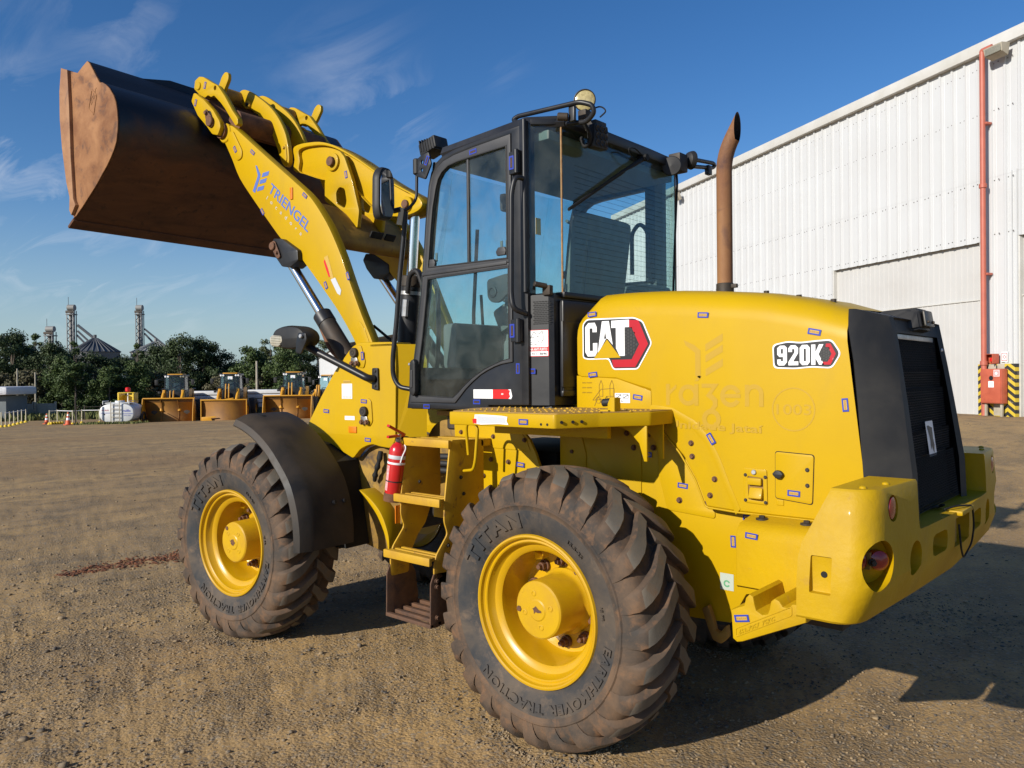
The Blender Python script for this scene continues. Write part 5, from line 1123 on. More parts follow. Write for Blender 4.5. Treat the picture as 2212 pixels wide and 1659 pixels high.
# curved bucket link, a pair of plates
lk = [(3.77, 4.075), (3.745, 4.0), (3.70, 3.955), (3.601, 3.910), (3.459, 3.806), (3.367, 3.70), (3.300, 3.590), (3.245, 3.470), (3.205, 3.395), (3.165, 3.372), (3.128, 3.41), (3.142, 3.537), (3.184, 3.66), (3.273, 3.793), (3.386, 3.905), (3.55, 4.020), (3.66, 4.085), (3.73, 4.10)]
lkS = spline_loop(lk, 3)
LINK = plate('bucket_link', [lkS], 'y', .125, .04, 'yellow', ROOT, True, bev=.004)
plate('link_side_plate', [lkS], 'y', -.05, .04, 'yellow', LINK, bev=.004)
box('link_web', (3.42, .03, 3.80), (.05, .14, .22), 'dark_metal', LINK, rot=Matrix.Rotation(R(45), 3, 'Y'))
plate('pin_keeper', [spline_loop([(3.20, 3.54), (3.165, 3.545), (3.155, 3.50), (3.15, 3.42), (3.185, 3.405), (3.212, 3.44), (3.205, 3.50)], 3)], 'y', .132, .008, 'yellow', LINK, bev=.002)
bolt_obj('keeper_bolt', (3.178, .132, 3.52), (0, 1, 0), .010, .012, 'yellow_worn', LINK)
cyl('link_pin', (3.635, .12, 3.955), (3.635, .145, 3.955), .034, 'yellow_worn', LINK, n=20, bev=.004); bolt_obj('link_pin_bolt', (3.635, .145, 3.955), (0, 1, 0), .012, .01, 'dark_metal', LINK)
# quick coupler: side plates, tubes
cl_ = rounded([(3.809, 3.912), (3.775, 3.968), (3.748, 3.962), (3.70, 3.925), (3.646, 3.892), (3.515, 3.779), (3.434, 3.678), (3.420, 3.63), (3.459, 3.575), (3.531, 3.597), (3.602, 3.67), (3.724, 3.78)], .015)
cu_ = rounded([(3.873, 4.043), (3.859, 4.105), (3.80, 4.125), (3.745, 4.110), (3.62, 4.035), (3.55, 3.998), (3.457, 3.892), (3.36, 3.76), (3.297, 3.691), (3.290, 3.645), (3.322, 3.635), (3.401, 3.727), (3.46, 3.80), (3.505, 3.847), (3.60, 3.930), (3.64, 3.925), (3.68, 3.95), (3.724, 3.938), (3.80, 3.98)], .012)
CPL = plate('quick_coupler', [cl_], 'y', .535, .045, 'yellow', ROOT, True, bev=.004)
plate('coupler_side', [cl_], '-y', -.535, .045, 'yellow', CPL, bev=.004)
for y in (.47, -.425): plate('coupler_upper_plate', [cu_, circle(3.585, 3.985, .018, 16)], 'y', y, .045, 'yellow', CPL, bev=.004)
cyl('coupler_tube', (3.40, -.42, 3.70), (3.40, .42, 3.70), .085, 'rust', CPL, n=28)
cyl('coupler_tube', (3.78, -.42, 4.03), (3.78, .42, 4.03), .065, 'yellow_dirty', CPL, n=24)
cyl('coupler_pin_cap', (3.806, .465, 4.05), (3.806, .48, 4.05), .032, 'yellow', CPL, n=20, bev=.004)
plate('coupler_rear_plate', [[(3.46, 3.64), (3.60, 3.78), (3.78, 3.98), (3.80, 3.96), (3.62, 3.75), (3.48, 3.62)]], 'y', .42, .84, 'rust', CPL, bev=.003)
plate('lock_slot', [rounded([(3.585, 3.79), (3.60, 3.745), (3.555, 3.66), (3.515, 3.655), (3.505, 3.70), (3.545, 3.78)], .02)], 'y', .5362, .004, 'dark', CPL, bev=0)
lk2 = plate('pin_lock_tab', [spline_loop([(3.592, 3.80), (3.57, 3.775), (3.535, 3.745), (3.50, 3.69), (3.51, 3.655), (3.55, 3.65), (3.585, 3.70), (3.605, 3.755)], 3)], 'y', .548, .012, 'rust_bolt', CPL, bev=.002)
cyl('arm_pin', (3.538, .54, 3.693), (3.538, .562, 3.693), .040, 'rust_bolt', CPL, n=22, bev=.004); bolt_obj('arm_pin_bolt', (3.583, .545, 3.768), (0, 1, 0), .016, .02, 'rust_bolt', CPL)
cyl('pin_bushing', (3.475, .40, 3.625), (3.475, .50, 3.625), .062, 'rust', CPL, n=24)
# ------------------------------------------------------------------ lift cylinders
c0 = Vector((2.80, 0, 2.640)); c1 = Vector((2.02, 0, 1.72)); dv = (c1 - c0).normalized()
for s in (1, -1):
    y = s * .45; a = c0 + Vector((0, y, 0)); b = c1 + Vector((0, y, 0))
    LC = cyl('lift_cylinder', a + dv * .70, b, .062, 'dark_metal', ROOT, True, n=28, bev=.006)
    cyl('cylinder_gland', a + dv * .655, a + dv * .75, .066, 'black_paint', LC, n=28, bev=.006)
    cyl('cylinder_rod', a + dv * .05, a + dv * .72, .034, 'chrome', LC, n=28)
    plate('rod_eye', [rounded([(2.857, 2.661), (2.824, 2.712), (2.731, 2.700), (2.560, 2.600), (2.554, 2.526), (2.645, 2.485), (2.735, 2.500), (2.816, 2.585)], .012)], 'y', y + .06, .12, 'black_paint', LC, bev=.006)
    cyl('rod_eye_pin', (2.812, y + s * .05, 2.652), (2.812, y + s * .09, 2.652), .030, 'rust_bolt', LC, n=20, bev=.004)
    plate('rod_pin_keeper', [spline_loop([(2.84, 2.668), (2.80, 2.69), (2.765, 2.64), (2.735, 2.575), (2.765, 2.56), (2.80, 2.60)], 3)], 'y', y + (.075 if s > 0 else -.065), .010, 'rust_bolt', LC, bev=.002)
    bolt_obj('keeper_bolt', (2.765, y + s * .075, 2.60), (0, s, 0), .010, .014, 'rust_bolt', LC)
    tube('cylinder_hose', [a + dv * .76 + Vector((.075, 0, -.01)), a + dv * .95 + Vector((.10, 0, -.03)), b + Vector((.08, 0, .05))], .018, 'rust', LC, n=10, rad=.05)
# tilt cylinder from lever end down into the frame
t0 = Vector((1.899, .0, 2.902)); t1 = Vector((2.02, .0, 1.55)); td = (t1 - t0).normalized()
TC = cyl('tilt_cylinder', t0 + td * .52, t1, .075, 'black_paint', ROOT, True, n=26, bev=.006)
cyl('tilt_rod', t0 + td * .06, t0 + td * .54, .036, 'chrome', TC, n=26)
cyl('tilt_rod_eye', t0 + Vector((0, -.045, 0)), t0 + Vector((0, .045, 0)), .055, 'dark_metal', TC, n=22, bev=.004)
cyl('tilt_gland', t0 + td * .49, t0 + td * .57, .08, 'dark_metal', TC, n=26, bev=.006)
cyl('hose_clamp', t0 + td * .60, t0 + td * .625, .079, 'zinc', TC, n=26)
for k, (dy, q) in enumerate(((.085, 0), (.03, .03), (-.08, .02), (.11, -.02))):
    tube('hydraulic_hose', [(1.90 + q, dy, 2.28), (1.86 + q, dy + .02, 2.42 + q), (1.78 + q, dy + .03, 2.43), (1.73 + q, dy + .02, 2.30), (1.74 + q, dy, 2.0), (1.80, dy, 1.6)], .017, 'rubber_seal' if k % 2 else 'dark_metal', TC, n=8, rad=.09)
for dy in (.09, -.05): cyl('hose_fitting', (1.915, dy, 2.24), (1.93, dy, 2.12), .022, 'zinc', TC, n=6, bev=.003)
tube('steel_line', [(2.02, .30, 2.05), (1.75, .25, 1.85), (1.66, .2, 1.70)], .010, 'dark', TC, n=8)
# ------------------------------------------------------------------ loader tower (front frame)
tw = [(1.815, 1.923), (1.62, 1.918), (1.581, 1.905), (1.578, 1.75), (1.586, 1.40), (1.591, 1.294), (1.636, 1.242), (1.735, 1.250), (1.79, 1.262), (1.845, 1.252), (1.91, 1.225), (1.98, 1.160), (2.096, 1.205), (2.20, 1.25), (2.339, 1.279), (2.444, 1.310), (2.436, 1.373), (2.292, 1.569), (2.146, 1.746), (1.985, 1.895), (1.919, 1.924)]
TOW = plate('loader_tower', [rounded(tw, .02)], 'y', .54, .06, 'yellow', ROOT, True, bev=.010)
plate('tower_plate_right', [rounded(tw, .02)], '-y', -.54, .06, 'yellow', TOW, bev=.010)
# inner rear flange of the tower, turned inwards
V = [(1.595, .535, 1.905), (1.600, .535, 1.28), (1.45, .40, 1.24), (1.44, .40, 1.80), (1.47, .42, 1.90)]
mk('tower_flange', V, [[0, 1, 2, 3, 4]], 'yellow', TOW, ang=0); mk('tower_flange', [(a, -b, c) for a, b, c in V], [[4, 3, 2, 1, 0]], 'yellow', TOW, ang=0)
box('tower_cap', (1.70, .46, 1.900), (.22, .16, .03), 'yellow', TOW, bev=.008)
plate('pin_pad', [rounded([(1.985, 1.865), (1.955, 1.905), (1.885, 1.905), (1.845, 1.80), (1.86, 1.755), (1.93, 1.762), (1.975, 1.80)], .015)], 'y', .548, .010, 'yellow', TOW, bev=.004)
plate('pin_pad', [rounded([(1.885, 1.555), (1.82, 1.562), (1.795, 1.54), (1.785, 1.41), (1.81, 1.378), (1.885, 1.385), (1.90, 1.42)], .015)], 'y', .548, .010, 'yellow', TOW, bev=.004)
for (x, z) in ((1.939, 1.858), (1.853, 1.475)):
    cyl('tower_pin', (x, .545, z), (x, .572, z), .032, 'dark_metal', TOW, n=20, bev=.004); lathe('pin_dimple', [(.014, 0), (.008, -.002), (.0001, -.003)], (x, .5735, z), (0, 1, 0), 'dark', TOW, n=12)
    plate('pin_retainer', [rounded([(x + .03, z - .03), (x - .025, z - .03), (x - .045, z - .082), (x + .028, z - .085)], .01)], 'y', .560, .012, 'steel', TOW, bev=.002)
    for d in (-.030, .016): bolt_obj('retainer_bolt', (x + d, .56, z - .07), (0, 1, 0), .013, .016, 'rust_bolt', TOW)
# lower frame body behind the wheel
lf = [(2.472, 1.314), (2.25, 1.26), (2.044, 1.16), (1.97, 1.17), (1.90, 1.23), (1.80, 1.262), (1.62, 1.25), (1.58, 1.0), (1.60, .78), (1.68, .62), (1.733, .545), (1.995, .600), (2.255, .545), (2.9, .55), (3.05, .75), (2.95, 1.2)]
LF = plate('front_frame', [lf], 'y', .47, .05, 'frame_shade_grime', ROOT, True, bev=.006); plate('front_frame_right', [lf], '-y', -.47, .05, 'yellow_dirty', LF, bev=.006)
box('front_frame_core', (2.35, 0, .90), (1.2, .82, .5), 'dark_metal', LF, bev=.03)
plate('frame_rib', [spline_loop([(1.86, .97), (1.76, .92), (1.66, .83), (1.60, .70), (1.60, .60), (1.63, .70), (1.70, .82), (1.79, .91)], 4)], 'y', .60, .14, 'yellow', LF, bev=.003)
box('hitch_block', (1.45, 0, .95), (.35, .5, .35), 'dark_metal', LF, bev=.03)
plate('hitch_lobe', [spline_loop([(1.50, 1.36), (1.38, 1.42), (1.26, 1.38), (1.22, 1.22), (1.25, 1.0), (1.38, .9), (1.52, .98), (1.56, 1.2)], 4)], 'y', .30, .6, 'frame_shade_grime', LF, bev=.01)
for k in range(3): tube('hitch_hose', [(1.75, .36 - k * .03, 1.10 + k * .03), (1.60, .46, 1.06 + k * .05), (1.35, .44, 1.12 + k * .04), (1.05, .40, 1.10 + k * .05)], .020, 'rubber_seal', LF, n=8, rad=.1)
tube('rag_bundle', [(1.76, .50, 1.215), (1.755, .52, 1.16), (1.775, .52, 1.11), (1.80, .515, 1.06), (1.82, .50, 1.02)], lambda t_: .016 + .004 * math.sin(t_ * 17), 'dark', LF, n=8, rad=.02)
# ------------------------------------------------------------------ front fenders
def fender(s):
    cx, cz = 2.60, .62; A = np.linspace(R(97), R(178), 22)
    prof = [(1.075, .725), (1.080, .735), (1.062, .770), (1.0, .795), (.955, .803), (.70, .805), (.66, .80), (.655, .785), (.70, .788), (.95, .788), (1.05, .755)]
    V = []; F = []; m_ = len(prof)
    for i, a in enumerate(A):
        k = i / (len(A) - 1); fl = .05 * max(0, 1 - k * 2.2) - .05 * max(0, (k - .6) / .4)
        for (y, r) in prof: V.append((cx + (r + fl) * math.cos(a), s * y, cz + (r + fl) * math.sin(a)))
    for i in range(len(A) - 1):
        for k in range(m_): F.append([i * m_ + k, i * m_ + (k + 1) % m_, (i + 1) * m_ + (k + 1) % m_, (i + 1) * m_ + k])
    F.append(list(range(m_))); F.append([(len(A) - 1) * m_ + k for k in range(m_)][::-1])
    o = mk('front_fender', V, F, 'fender_plastic', ROOT, True, ang=28)
    for (a, y) in ((R(158), .80), (R(158), .72)):
        p_ = Vector((cx + .79 * math.cos(a), s * y, cz + .79 * math.sin(a))); bolt_obj('fender_bolt', p_, (math.cos(a), 0, math.sin(a)), .012, .012, 'black_paint', o)
    a = R(101); p_ = Vector((cx + .848 * math.cos(a), s * .90, cz + .848 * math.sin(a))); lathe('fender_hole', [(.02, .0), (.012, .003), (.0001, .003)], p_, (math.cos(a), 0, math.sin(a)), 'dark', o, n=14)
    plate('fender_bracket', [[(1.90, .60), (2.30, .60), (2.20, 1.25), (2.0, 1.15)]], 'y' if s > 0 else '-y', s * .68, .20, 'dark', o, bev=0)
    return o
fender(1); fender(-1)
# ------------------------------------------------------------------ front lamp on its arm
ARMP = plate('lamp_arm_foot', [rounded([(1.775, 1.755), (1.725, 1.755), (1.722, 1.612), (1.78, 1.62)], .01)], 'y', .556, .016, 'black_paint', ROOT, True, bev=.003)
for z in (1.735, 1.64): bolt_obj('foot_bolt', (1.745, .556, z), (0, 1, 0), .008, .008, 'dark_metal', ARMP)
tube('lamp_arm', [(1.75, .56, 1.685), (1.77, .60, 1.690), (2.16, .70, 1.875), (2.20, .715, 1.90)], .024, 'black_paint', ARMP, n=12, rad=.04)
hp = [(2.485, 1.965), (2.47, 2.005), (2.42, 2.035), (2.30, 2.043), (2.20, 2.025), (2.15, 1.985), (2.145, 1.94), (2.19, 1.90), (2.28, 1.885), (2.42, 1.90), (2.475, 1.93)]
plate('lamp_housing', [spline_loop(hp, 3)], 'y', .80, .15, 'black_plastic', ARMP, bev=.035)
plate('lamp_yoke', [rounded([(2.19, 1.99), (2.12, 1.985), (2.11, 1.94), (2.17, 1.85), (2.22, 1.86), (2.215, 1.93)], .012)], 'y', .805, .012, 'black_paint', ARMP, bev=.003)
cyl('yoke_bolt', (2.15, .805, 1.965), (2.15, .825, 1.965), .014, 'zinc', ARMP, n=14, bev=.003)
mat('lamp_ribbed', (.40, .36, .27), (.5, .47, .4), 8, rough=.15, coat=.6)
plate('indicator_lens', [rounded([(2.492, 1.97), (2.47, 1.985), (2.37, 1.978), (2.36, 1.94), (2.40, 1.905), (2.47, 1.91), (2.49, 1.93)], .012)], 'y', .803, .03, 'lamp_ribbed', ARMP, bev=.008)
for k in range(6): box('lens_rib', (2.425, .8045, 1.918 + k * .011), (.10, .003, .004), 'lens_clear', ARMP, bev=.001)
# small reflectors and print on tower and arm
box('amber_reflector', (1.975, .543, 1.352), (.075, .008, .042), 'amber', TOW, bev=.002)
box('amber_reflector', (2.66, .474, 3.02), (.028, .008, .085), 'amber', ARM, bev=.002)
Decal().poly(rect(-.05, -.05, .05, .05), 'white_print').poly(rect(-.042, -.047, .042, -.028), 'offwhite_print', .001).poly(rect(-.006, -.04, .006, -.034), 'silver_print', .002).build('paper_notice', lambda u, v, w: (2.028 - u, .5415 + w, 1.605 + v), TOW)
Decal().poly(rect(-.034, -.009, .034, .009), 'tag_fill').text('HHHHHH', 'thin_ink', -.03, -.005, w=.06, h=.008, layer=.001).build('small_label', lambda u, v, w: (2.03 - u, .5415 + w, 1.668 + v), TOW)
Decal().poly(rect(-.047, -.013, .047, .013), 'white_print').build('blank_label', lambda u, v, w: (2.005 - u, .5415 + w, 1.428 + v), TOW)
# peeled hazard sticker on the arm
pm = lambda u, v, w: (2.275 - u * .56 - v * .45 * -1 if False else 2.285 - u, .4715 + w, 2.40 + v)
D = Decal().poly([(-.035, .13), (.0, .14), (.03, .06), (.05, .0), (.075, -.055), (.03, -.02), (.0, .03), (-.03, .09)], 'tag_fill').poly([(-.04, .10), (-.03, .115), (.005, .045), (.025, -.01), (.01, -.01), (-.02, .05)], 'red_flat', .001).poly([(.03, -.03), (.075, -.02), (.135, -.11), (.125, -.145), (.095, -.13)], 'silver_print', .001); D.build('peeled_sticker', pm, ARM)
# ------------------------------------------------------------------ lettering and stickers
dL = lambda x0, z0, y, rot=0: (lambda u, v, w: (x0 - (u * math.cos(rot) - v * math.sin(rot)), y + w, z0 + (u * math.sin(rot) + v * math.cos(rot))))
# maker's badge on the hood: hexagon with big letters (u runs to screen right)
B = Decal()
P_ = lambda L_: [(a, b) for a, b in L_]
outer_b = [(.0, .0), (.0, .175), (.028, .200), (.31, .193), (.36, .172), (.410, .062), (.330, -.062), (.185, -.062), (.158, -.008), (.03, -.008)]
B.poly(rounded(outer_b, .016), 'white_print', 0)
def shrink(L_, d):
    P = [Vector(q) for q in L_]; c_ = sum(P, Vector((0, 0))) / len(P); out = []
    for i in range(len(P)):
        a, b, c = P[i - 1], P[i], P[(i + 1) % len(P)]; t1_ = (b - a).normalized(); t2_ = (c - b).normalized(); n1_ = Vector((t1_.y, -t1_.x)); n2_ = Vector((t2_.y, -t2_.x)); nn = (n1_ + n2_).normalized(); k = d / max(.3, nn.dot(n1_)); out.append(b + nn * k)
    return [(q.x, q.y) for q in out]
B.poly(rounded(shrink(outer_b, .007), .013), 'black_print', .0008)
B.poly([(.275, .182), (.335, .176), (.388, .06), (.315, -.050), (.190, -.050), (.178, -.012), (.295, -.012), (.338, .06), (.30, .135), (.275, .150)], 'red_print', .0016)
for i in range(5):
    for j in range(9):
        u = .262 + i * .0155; v = .012 + j * .0158 + (i % 2) * .008
        if u < .325 - abs(v - .06) * .28 and v < .15: B.poly([(u + .0068 * math.cos(q * 1.0472), v + .0068 * math.sin(q * 1.0472)) for q in range(6)], 'hex_print', .0016)
hexm = MT['hex_print']
C_ = [(.090, .130), (.090, .155), (.078, .178), (.038, .178), (.018, .158), (.018, .030), (.034, .008), (.078, .008), (.093, .030), (.093, .075), (.066, .075), (.066, .036), (.046, .036), (.046, .150), (.064, .150), (.064, .130)]
A_ = [(.118, .182), (.158, .182), (.205, .075), (.172, .075), (.160, .105), (.148, .082), (.112, .030), (.085, .012), (.100, .045)]
A_ = [(.122, .182), (.164, .182), (.186, .062), (.156, .094), (.146, .094), (.094, .018)]
A_in = [(.141, .130), (.148, .094), (.134, .094)]
T_ = [(.178, .182), (.282, .182), (.282, .146), (.256, .146), (.256, .006), (.226, .006), (.205, .045), (.205, .146), (.178, .146)]
for L_ in (C_, T_): B.poly(L_, 'white_print', .0024)
B.poly([A_, A_in], 'white_print', .0024)
B.poly([(.072, -.002), (.232, -.002), (.152, .090)], 'yellow', .0032)
B.build('maker_badge', dL(.100, 1.778, HY + .0018), HOOD)
# model badge
N_ = Decal()
ol = rounded([(-.008, -.006), (-.012, .085), (.05, .097), (.10, .090), (.16, .095), (.228, .098), (.262, .045), (.228, -.010), (.15, -.004), (.08, -.010)], .018)
N_.poly(rounded(shrink([(-.008, -.006), (-.012, .085), (.05, .097), (.10, .090), (.16, .095), (.228, .098), (.262, .045), (.228, -.010), (.15, -.004), (.08, -.010)], -.006), .018), 'white_print', 0).poly(ol, 'black_print', .0008)
def stroke9(x): return [[(x + .006, .0), (x + .030, .0), (x + .042, .014), (x + .042, .074), (x + .032, .084), (x + .012, .084), (x + .0, .074), (x, .046), (x + .010, .036), (x + .025, .036), (x + .025, .018), (x + .016, .018), (x + .016, .026), (x, .026), (x, .008)], [(x + .016, .050), (x + .025, .050), (x + .025, .070), (x + .016, .070)]]
N_.poly(stroke9(.004), 'white_print', .0016)
x = .052; N_.poly([(x, 0), (x + .042, 0), (x + .042, .016), (x + .020, .016), (x + .041, .050), (x + .042, .072), (x + .030, .084), (x + .010, .084), (x, .072), (x, .056), (x + .016, .056), (x + .016, .068), (x + .026, .068), (x + .026, .054), (x, .014)], 'white_print', .0016)
x = .100; N_.poly([[(x + .010, 0), (x + .032, 0), (x + .042, .012), (x + .042, .072), (x + .032, .084), (x + .010, .084), (x, .072), (x, .012)], [(x + .017, .016), (x + .026, .016), (x + .026, .068), (x + .017, .068)]], 'white_print', .0016)
x = .148; N_.poly([(x, 0), (x + .017, 0), (x + .017, .028), (x + .032, 0), (x + .052, 0), (x + .030, .044), (x + .050, .084), (x + .032, .084), (x + .017, .052), (x + .017, .084), (x, .084)], 'white_print', .0016)
N_.poly([(.208, .086), (.226, .086), (.247, .044), (.226, .000), (.190, .000), (.196, .012), (.214, .012), (.230, .044), (.216, .072), (.206, .072)], 'red_print', .0016)
for i in range(4):
    for j in range(5):
        u = .190 + i * .0095; v = .020 + j * .0105 + (i % 2) * .005
        if v < .068: N_.poly([(u + .0043 * math.cos(q * 1.0472), v + .0043 * math.sin(q * 1.0472)) for q in range(6)], 'hex_print', .0016)
N_.build('model_badge', dL(-.918, 1.722, HY + .0018), HOOD)
# ghosts of removed fleet lettering, left in the paint
G = Decal()
G.poly([(.0, .18), (.055, .155), (.085, .13), (.085, .0), (.058, .015), (.058, .12), (.010, .155)], 'ghost')
for z in (.125, .075, .012): G.poly([(.11, z), (.195, z + .045), (.195, z + .078), (.11, z + .032)], 'ghost')
G.build('removed_logo_ghost', dL(-.477, 1.668, HY + .0008), HOOD)
G = Decal()
def ann(cx, cy, r0, r1, a0=0, a1=360, n=22):
    if a1 - a0 >= 360: return [circle(cx, cy, r1, 28), circle(cx, cy, r0, 28)]
    A = np.linspace(R(a0), R(a1), n); return [[(cx + r1 * math.cos(a), cy + r1 * math.sin(a)) for a in A] + [(cx + r0 * math.cos(a), cy + r0 * math.sin(a)) for a in A[::-1]]]
G.poly(rect(0, 0, .020, .10), 'ghost').poly([(.02, .07), (.055, .098), (.055, .080), (.02, .05)], 'ghost')
G.poly(ann(.115, .048, .028, .049), 'ghost').poly(rect(.148, 0, .168, .098), 'ghost', .0004)
G.poly([(.150, .112), (.166, .112), (.186, .136), (.166, .136)], 'ghost')
G.poly([(.185, .10), (.27, .10), (.235, .055), (.262, .03), (.262, .0), (.24, -.03), (.222, -.018), (.240, .005), (.238, .022), (.205, .045), (.235, .082), (.185, .082)], 'ghost', .0004).poly(ann(.232, -.060, .024, .046), 'ghost', .0008)
G.poly(ann(.325, .045, .029, .050, 20, 330), 'ghost').poly(rect(.286, .037, .372, .054), 'ghost', .0004)
G.poly(rect(.392, 0, .412, .095), 'ghost').poly(ann(.435, .055, .022, .042, 0, 180), 'ghost', .0004).poly(rect(.457, 0, .477, .058), 'ghost', .0008)
G.build('removed_name_ghost', dL(-.382, 1.546, HY + .0008), HOOD)
Decal().text('Unidade Jataí', 'ghost', 0, 0, w=.465, h=.036, bold=.018).build('removed_text_ghost', lambda u, v, w: (-.392 - u, HY + .0021, 1.442 + v - u * .022), HOOD)
G = Decal().poly(ann(0, 0, .087, .0925), 'ghost').text('1003', 'ghost', -.072, -.022, w=.148, h=.046, bold=.006); G.build('removed_number_ghost', dL(-.988, 1.537, HY + .0008), HOOD)
# maintenance diagram and pictogram plate
D = Decal()
def thin(pts, w_=.0013, m_='thin_ink'):
    for (a, b), (c, d) in zip(pts[:-1], pts[1:]):
        L_ = max(1e-6, math.hypot(c - a, d - b)); nx, ny = -(d - b) / L_ * w_, (c - a) / L_ * w_
        D.poly([(a + nx, b + ny), (c + nx, d + ny), (c - nx, d - ny), (a - nx, b - ny)], m_)
for dx in (.09, .155): thin([(dx, .02), (dx, .075), (dx + .012, .10), (dx + .022, .075), (dx + .022, .02), (dx, .02)])
for (cx, cy) in ((.085, .0), (.145, .005)): thin(circle(cx, cy, .016, 12) + [(cx + .016, cy)])
thin([(.05, .0), (.18, .01), (.18, .06), (.10, .055), (.05, .0)]); thin([(.06, -.03), (.085, .02), (.11, -.03), (.135, .02), (.16, -.02)])
for z in (.085, .06, .035): D.text('HHH HHHH', 'thin_ink', -.015, z, w=.06, h=.007)
D.build('maintenance_diagram', dL(.095, 1.565, PY + .004 if False else HY - .004), FRAME)
plate('front_cowl_panel', [[(.145, 1.69), (.145, 1.50), (-.30, 1.50), (-.295, 1.612), (-.104, 1.672)]], 'y', HY - .006, .02, 'yellow', FRAME, bev=.002)
Decal().poly(rounded(rect(0, 0, .088, .048), .003), 'white_print').poly([rect(.006, .022, .038, .042), rect(.008, .024, .036, .040)], 'black_print', .001).poly([rect(.048, .022, .080, .042), rect(.050, .024, .078, .040)], 'black_print', .001).poly([(.010, .026), (.034, .040), (.036, .038), (.012, .024)], 'black_print', .0014).poly([(.052, .026), (.076, .040), (.078, .038), (.054, .024)], 'black_print', .0014).poly([rect(.038, .005, .050, .016), rect(.040, .007, .048, .014)], 'black_print', .001).build('pictogram_plate', dL(-.090, 1.553, HY - .0045), FRAME)
# lettering on the arm: emblem, name, small line
p0 = Vector((2.968, 3.030)); p1 = Vector((2.455, 2.705)); L_ = (p0 - p1).length; rot = math.atan2(p1.y - p0.y, -(p1.x - p0.x))
am = lambda x0, z0, r_: (lambda u, v, w: (x0 - (u * math.cos(r_) - v * math.sin(r_)), .4715 + w, z0 + (u * math.sin(r_) + v * math.cos(r_))))
rot = R(-39.1); Decal().text('TRIENGEL', 'logo_blue', 0, 0, w=.565, h=.074, bold=.012).build('company_name', am(2.932, 3.078, rot), ARM)
Decal().text('locadora', 'silver_print', 0, 0, w=.50, h=.028, spacing=2.6).build('company_subtitle', am(2.952, 3.022, rot), ARM)
E_ = Decal()
E_.poly([(.040, .205), (.058, .198), (.098, .130), (.092, .105), (.030, .0), (.002, .018), (.062, .115), (.066, .130)], 'logo_blue')
for (x, z) in ((.112, .105), (.082, .058), (.052, .008)): E_.poly([(x, z), (x + .078, z + .004), (x + .092, z + .034), (x + .015, z + .030)], 'logo_blue')
E_.build('company_emblem', lambda u, v, w: (3.118 - u, .4715 + w, 3.088 + v - u * .02), ARM)
# blue-framed property tags: one mesh, many stickers
TG = Decal().poly([rounded(rect(-.027, -.0125, .027, .0125), .001), rect(-.0205, -.0062, .0205, .0062)], 'blue_print').poly(rect(-.0195, -.0062, .0195, .0062), 'tag_fill', .0002).text('BS800308', 'tag_text', -.0175, -.004, w=.035, h=.008, bold=.01, layer=.0006)
tagA = TG.build('tag', lambda u, v, w: (-u, w, v), None); TAGM = tagA.data; bpy.data.objects.remove(tagA)
TG = Decal().poly([rounded(rect(-.027, -.0125, .027, .0125), .001), rect(-.0205, -.0062, .0205, .0062)], 'blue_print').poly(rect(-.0195, -.0062, .0195, .0062), 'black_print', .0002).text('BS800308', 'rust_bolt', -.0175, -.004, w=.035, h=.008, bold=.01, layer=.0006)
tagB = TG.build('tag', lambda u, v, w: (-u, w, v), None); TAGD = tagB.data; bpy.data.objects.remove(tagB)
def tagx(x, y, z, parent, rot=0, sc=1.0, me=None):
    o = obj('property_tag', me or TAGM, parent); o.location = (x, y + .0018, z); o.rotation_euler = (0, R(-rot), 0); o.scale = (sc, 1, sc); return o
for (x, z, r_) in ((.039, 1.999, -3), (-.577, 1.958, 4), (-1.079, 1.858, 12), (.038, 1.694, -6), (-1.200, 1.559, 85), (-.613, 1.398, 58)): tagx(x, HY + .0012 + (.0035 if x == -.613 else 0), z, HOOD, r_)
tagx(-.99, HY + .0065, 1.185, HOOD, 2)
for (x, z, r_) in ((-.222, 1.581, 8),): tagx(x, HY - .006, z, FRAME, r_)
for (x, z, r_) in ((-.235, 1.30, 2), (-.43, 1.163, 4), (-.755, 1.045, 4), (-.68, .93, 88), (-.775, .80, 4)): tagx(x, PY + .006 if x > -.5 else PY, z, FRAME, r_, me=TAGM)
tagx(-.87, .676, 1.015, BBOX, 4); tagx(-.955, .9515, .755, WEIGHT, -12, 1.1)
for (x, z) in ((.60, 1.432), (.50, 1.21)): tagx(x, FY + .006, z, SIDEP, 3)
tagx(-.02, 1.1315, 1.486, DECK, 0)
for (x, z, r_) in ((.69, 2.913, -4), (1.03, 2.925, -60)): tagx(x, CY + (.004 if x < 1 else .032), z, DOOR if x < 1 else CAB, r_, 1, TAGD)
for (x, z, r_) in ((.388, 2.79, 90), (.395, 1.925, 90)): tagx(x, CY + .031, z, DOOR, r_, 1.3, TAGD)
for (x, z, r_) in ((.685, 1.553, 0), (1.09, 1.522, 0), (.385, 1.73, 90)): tagx(x, CY + .0005, z, CAB, r_, 1, TAGD)
o = tagx(.31, .684, 1.715, CAB, 0, 1.1, TAGD)
for (x, z, r_) in ((3.315, 3.452, 60), (3.110, 3.395, 40), (2.516, 2.985, 40), (3.0, 2.935, 55), (2.082, 2.38, 70), (2.306, 2.335, 65)): tagx(x, .472 if x < 3.3 else .481, z, ARM, r_)
tagx(3.715, .4715, 4.035, CPL, -70); tagx(3.745, .5365, 3.885, CPL, -65); tagx(2.455, .1415, 3.19, XT, 80); tagx(2.215, .0865, 3.05, LEV, 80)
for (x, z, r_) in ((2.235, 1.47, 4), (1.835, 1.29, 3), (1.868, 1.835, 85), (1.86, 1.54, 3)): tagx(x, .5415 if z < 1.5 else .549, z, TOW, r_)
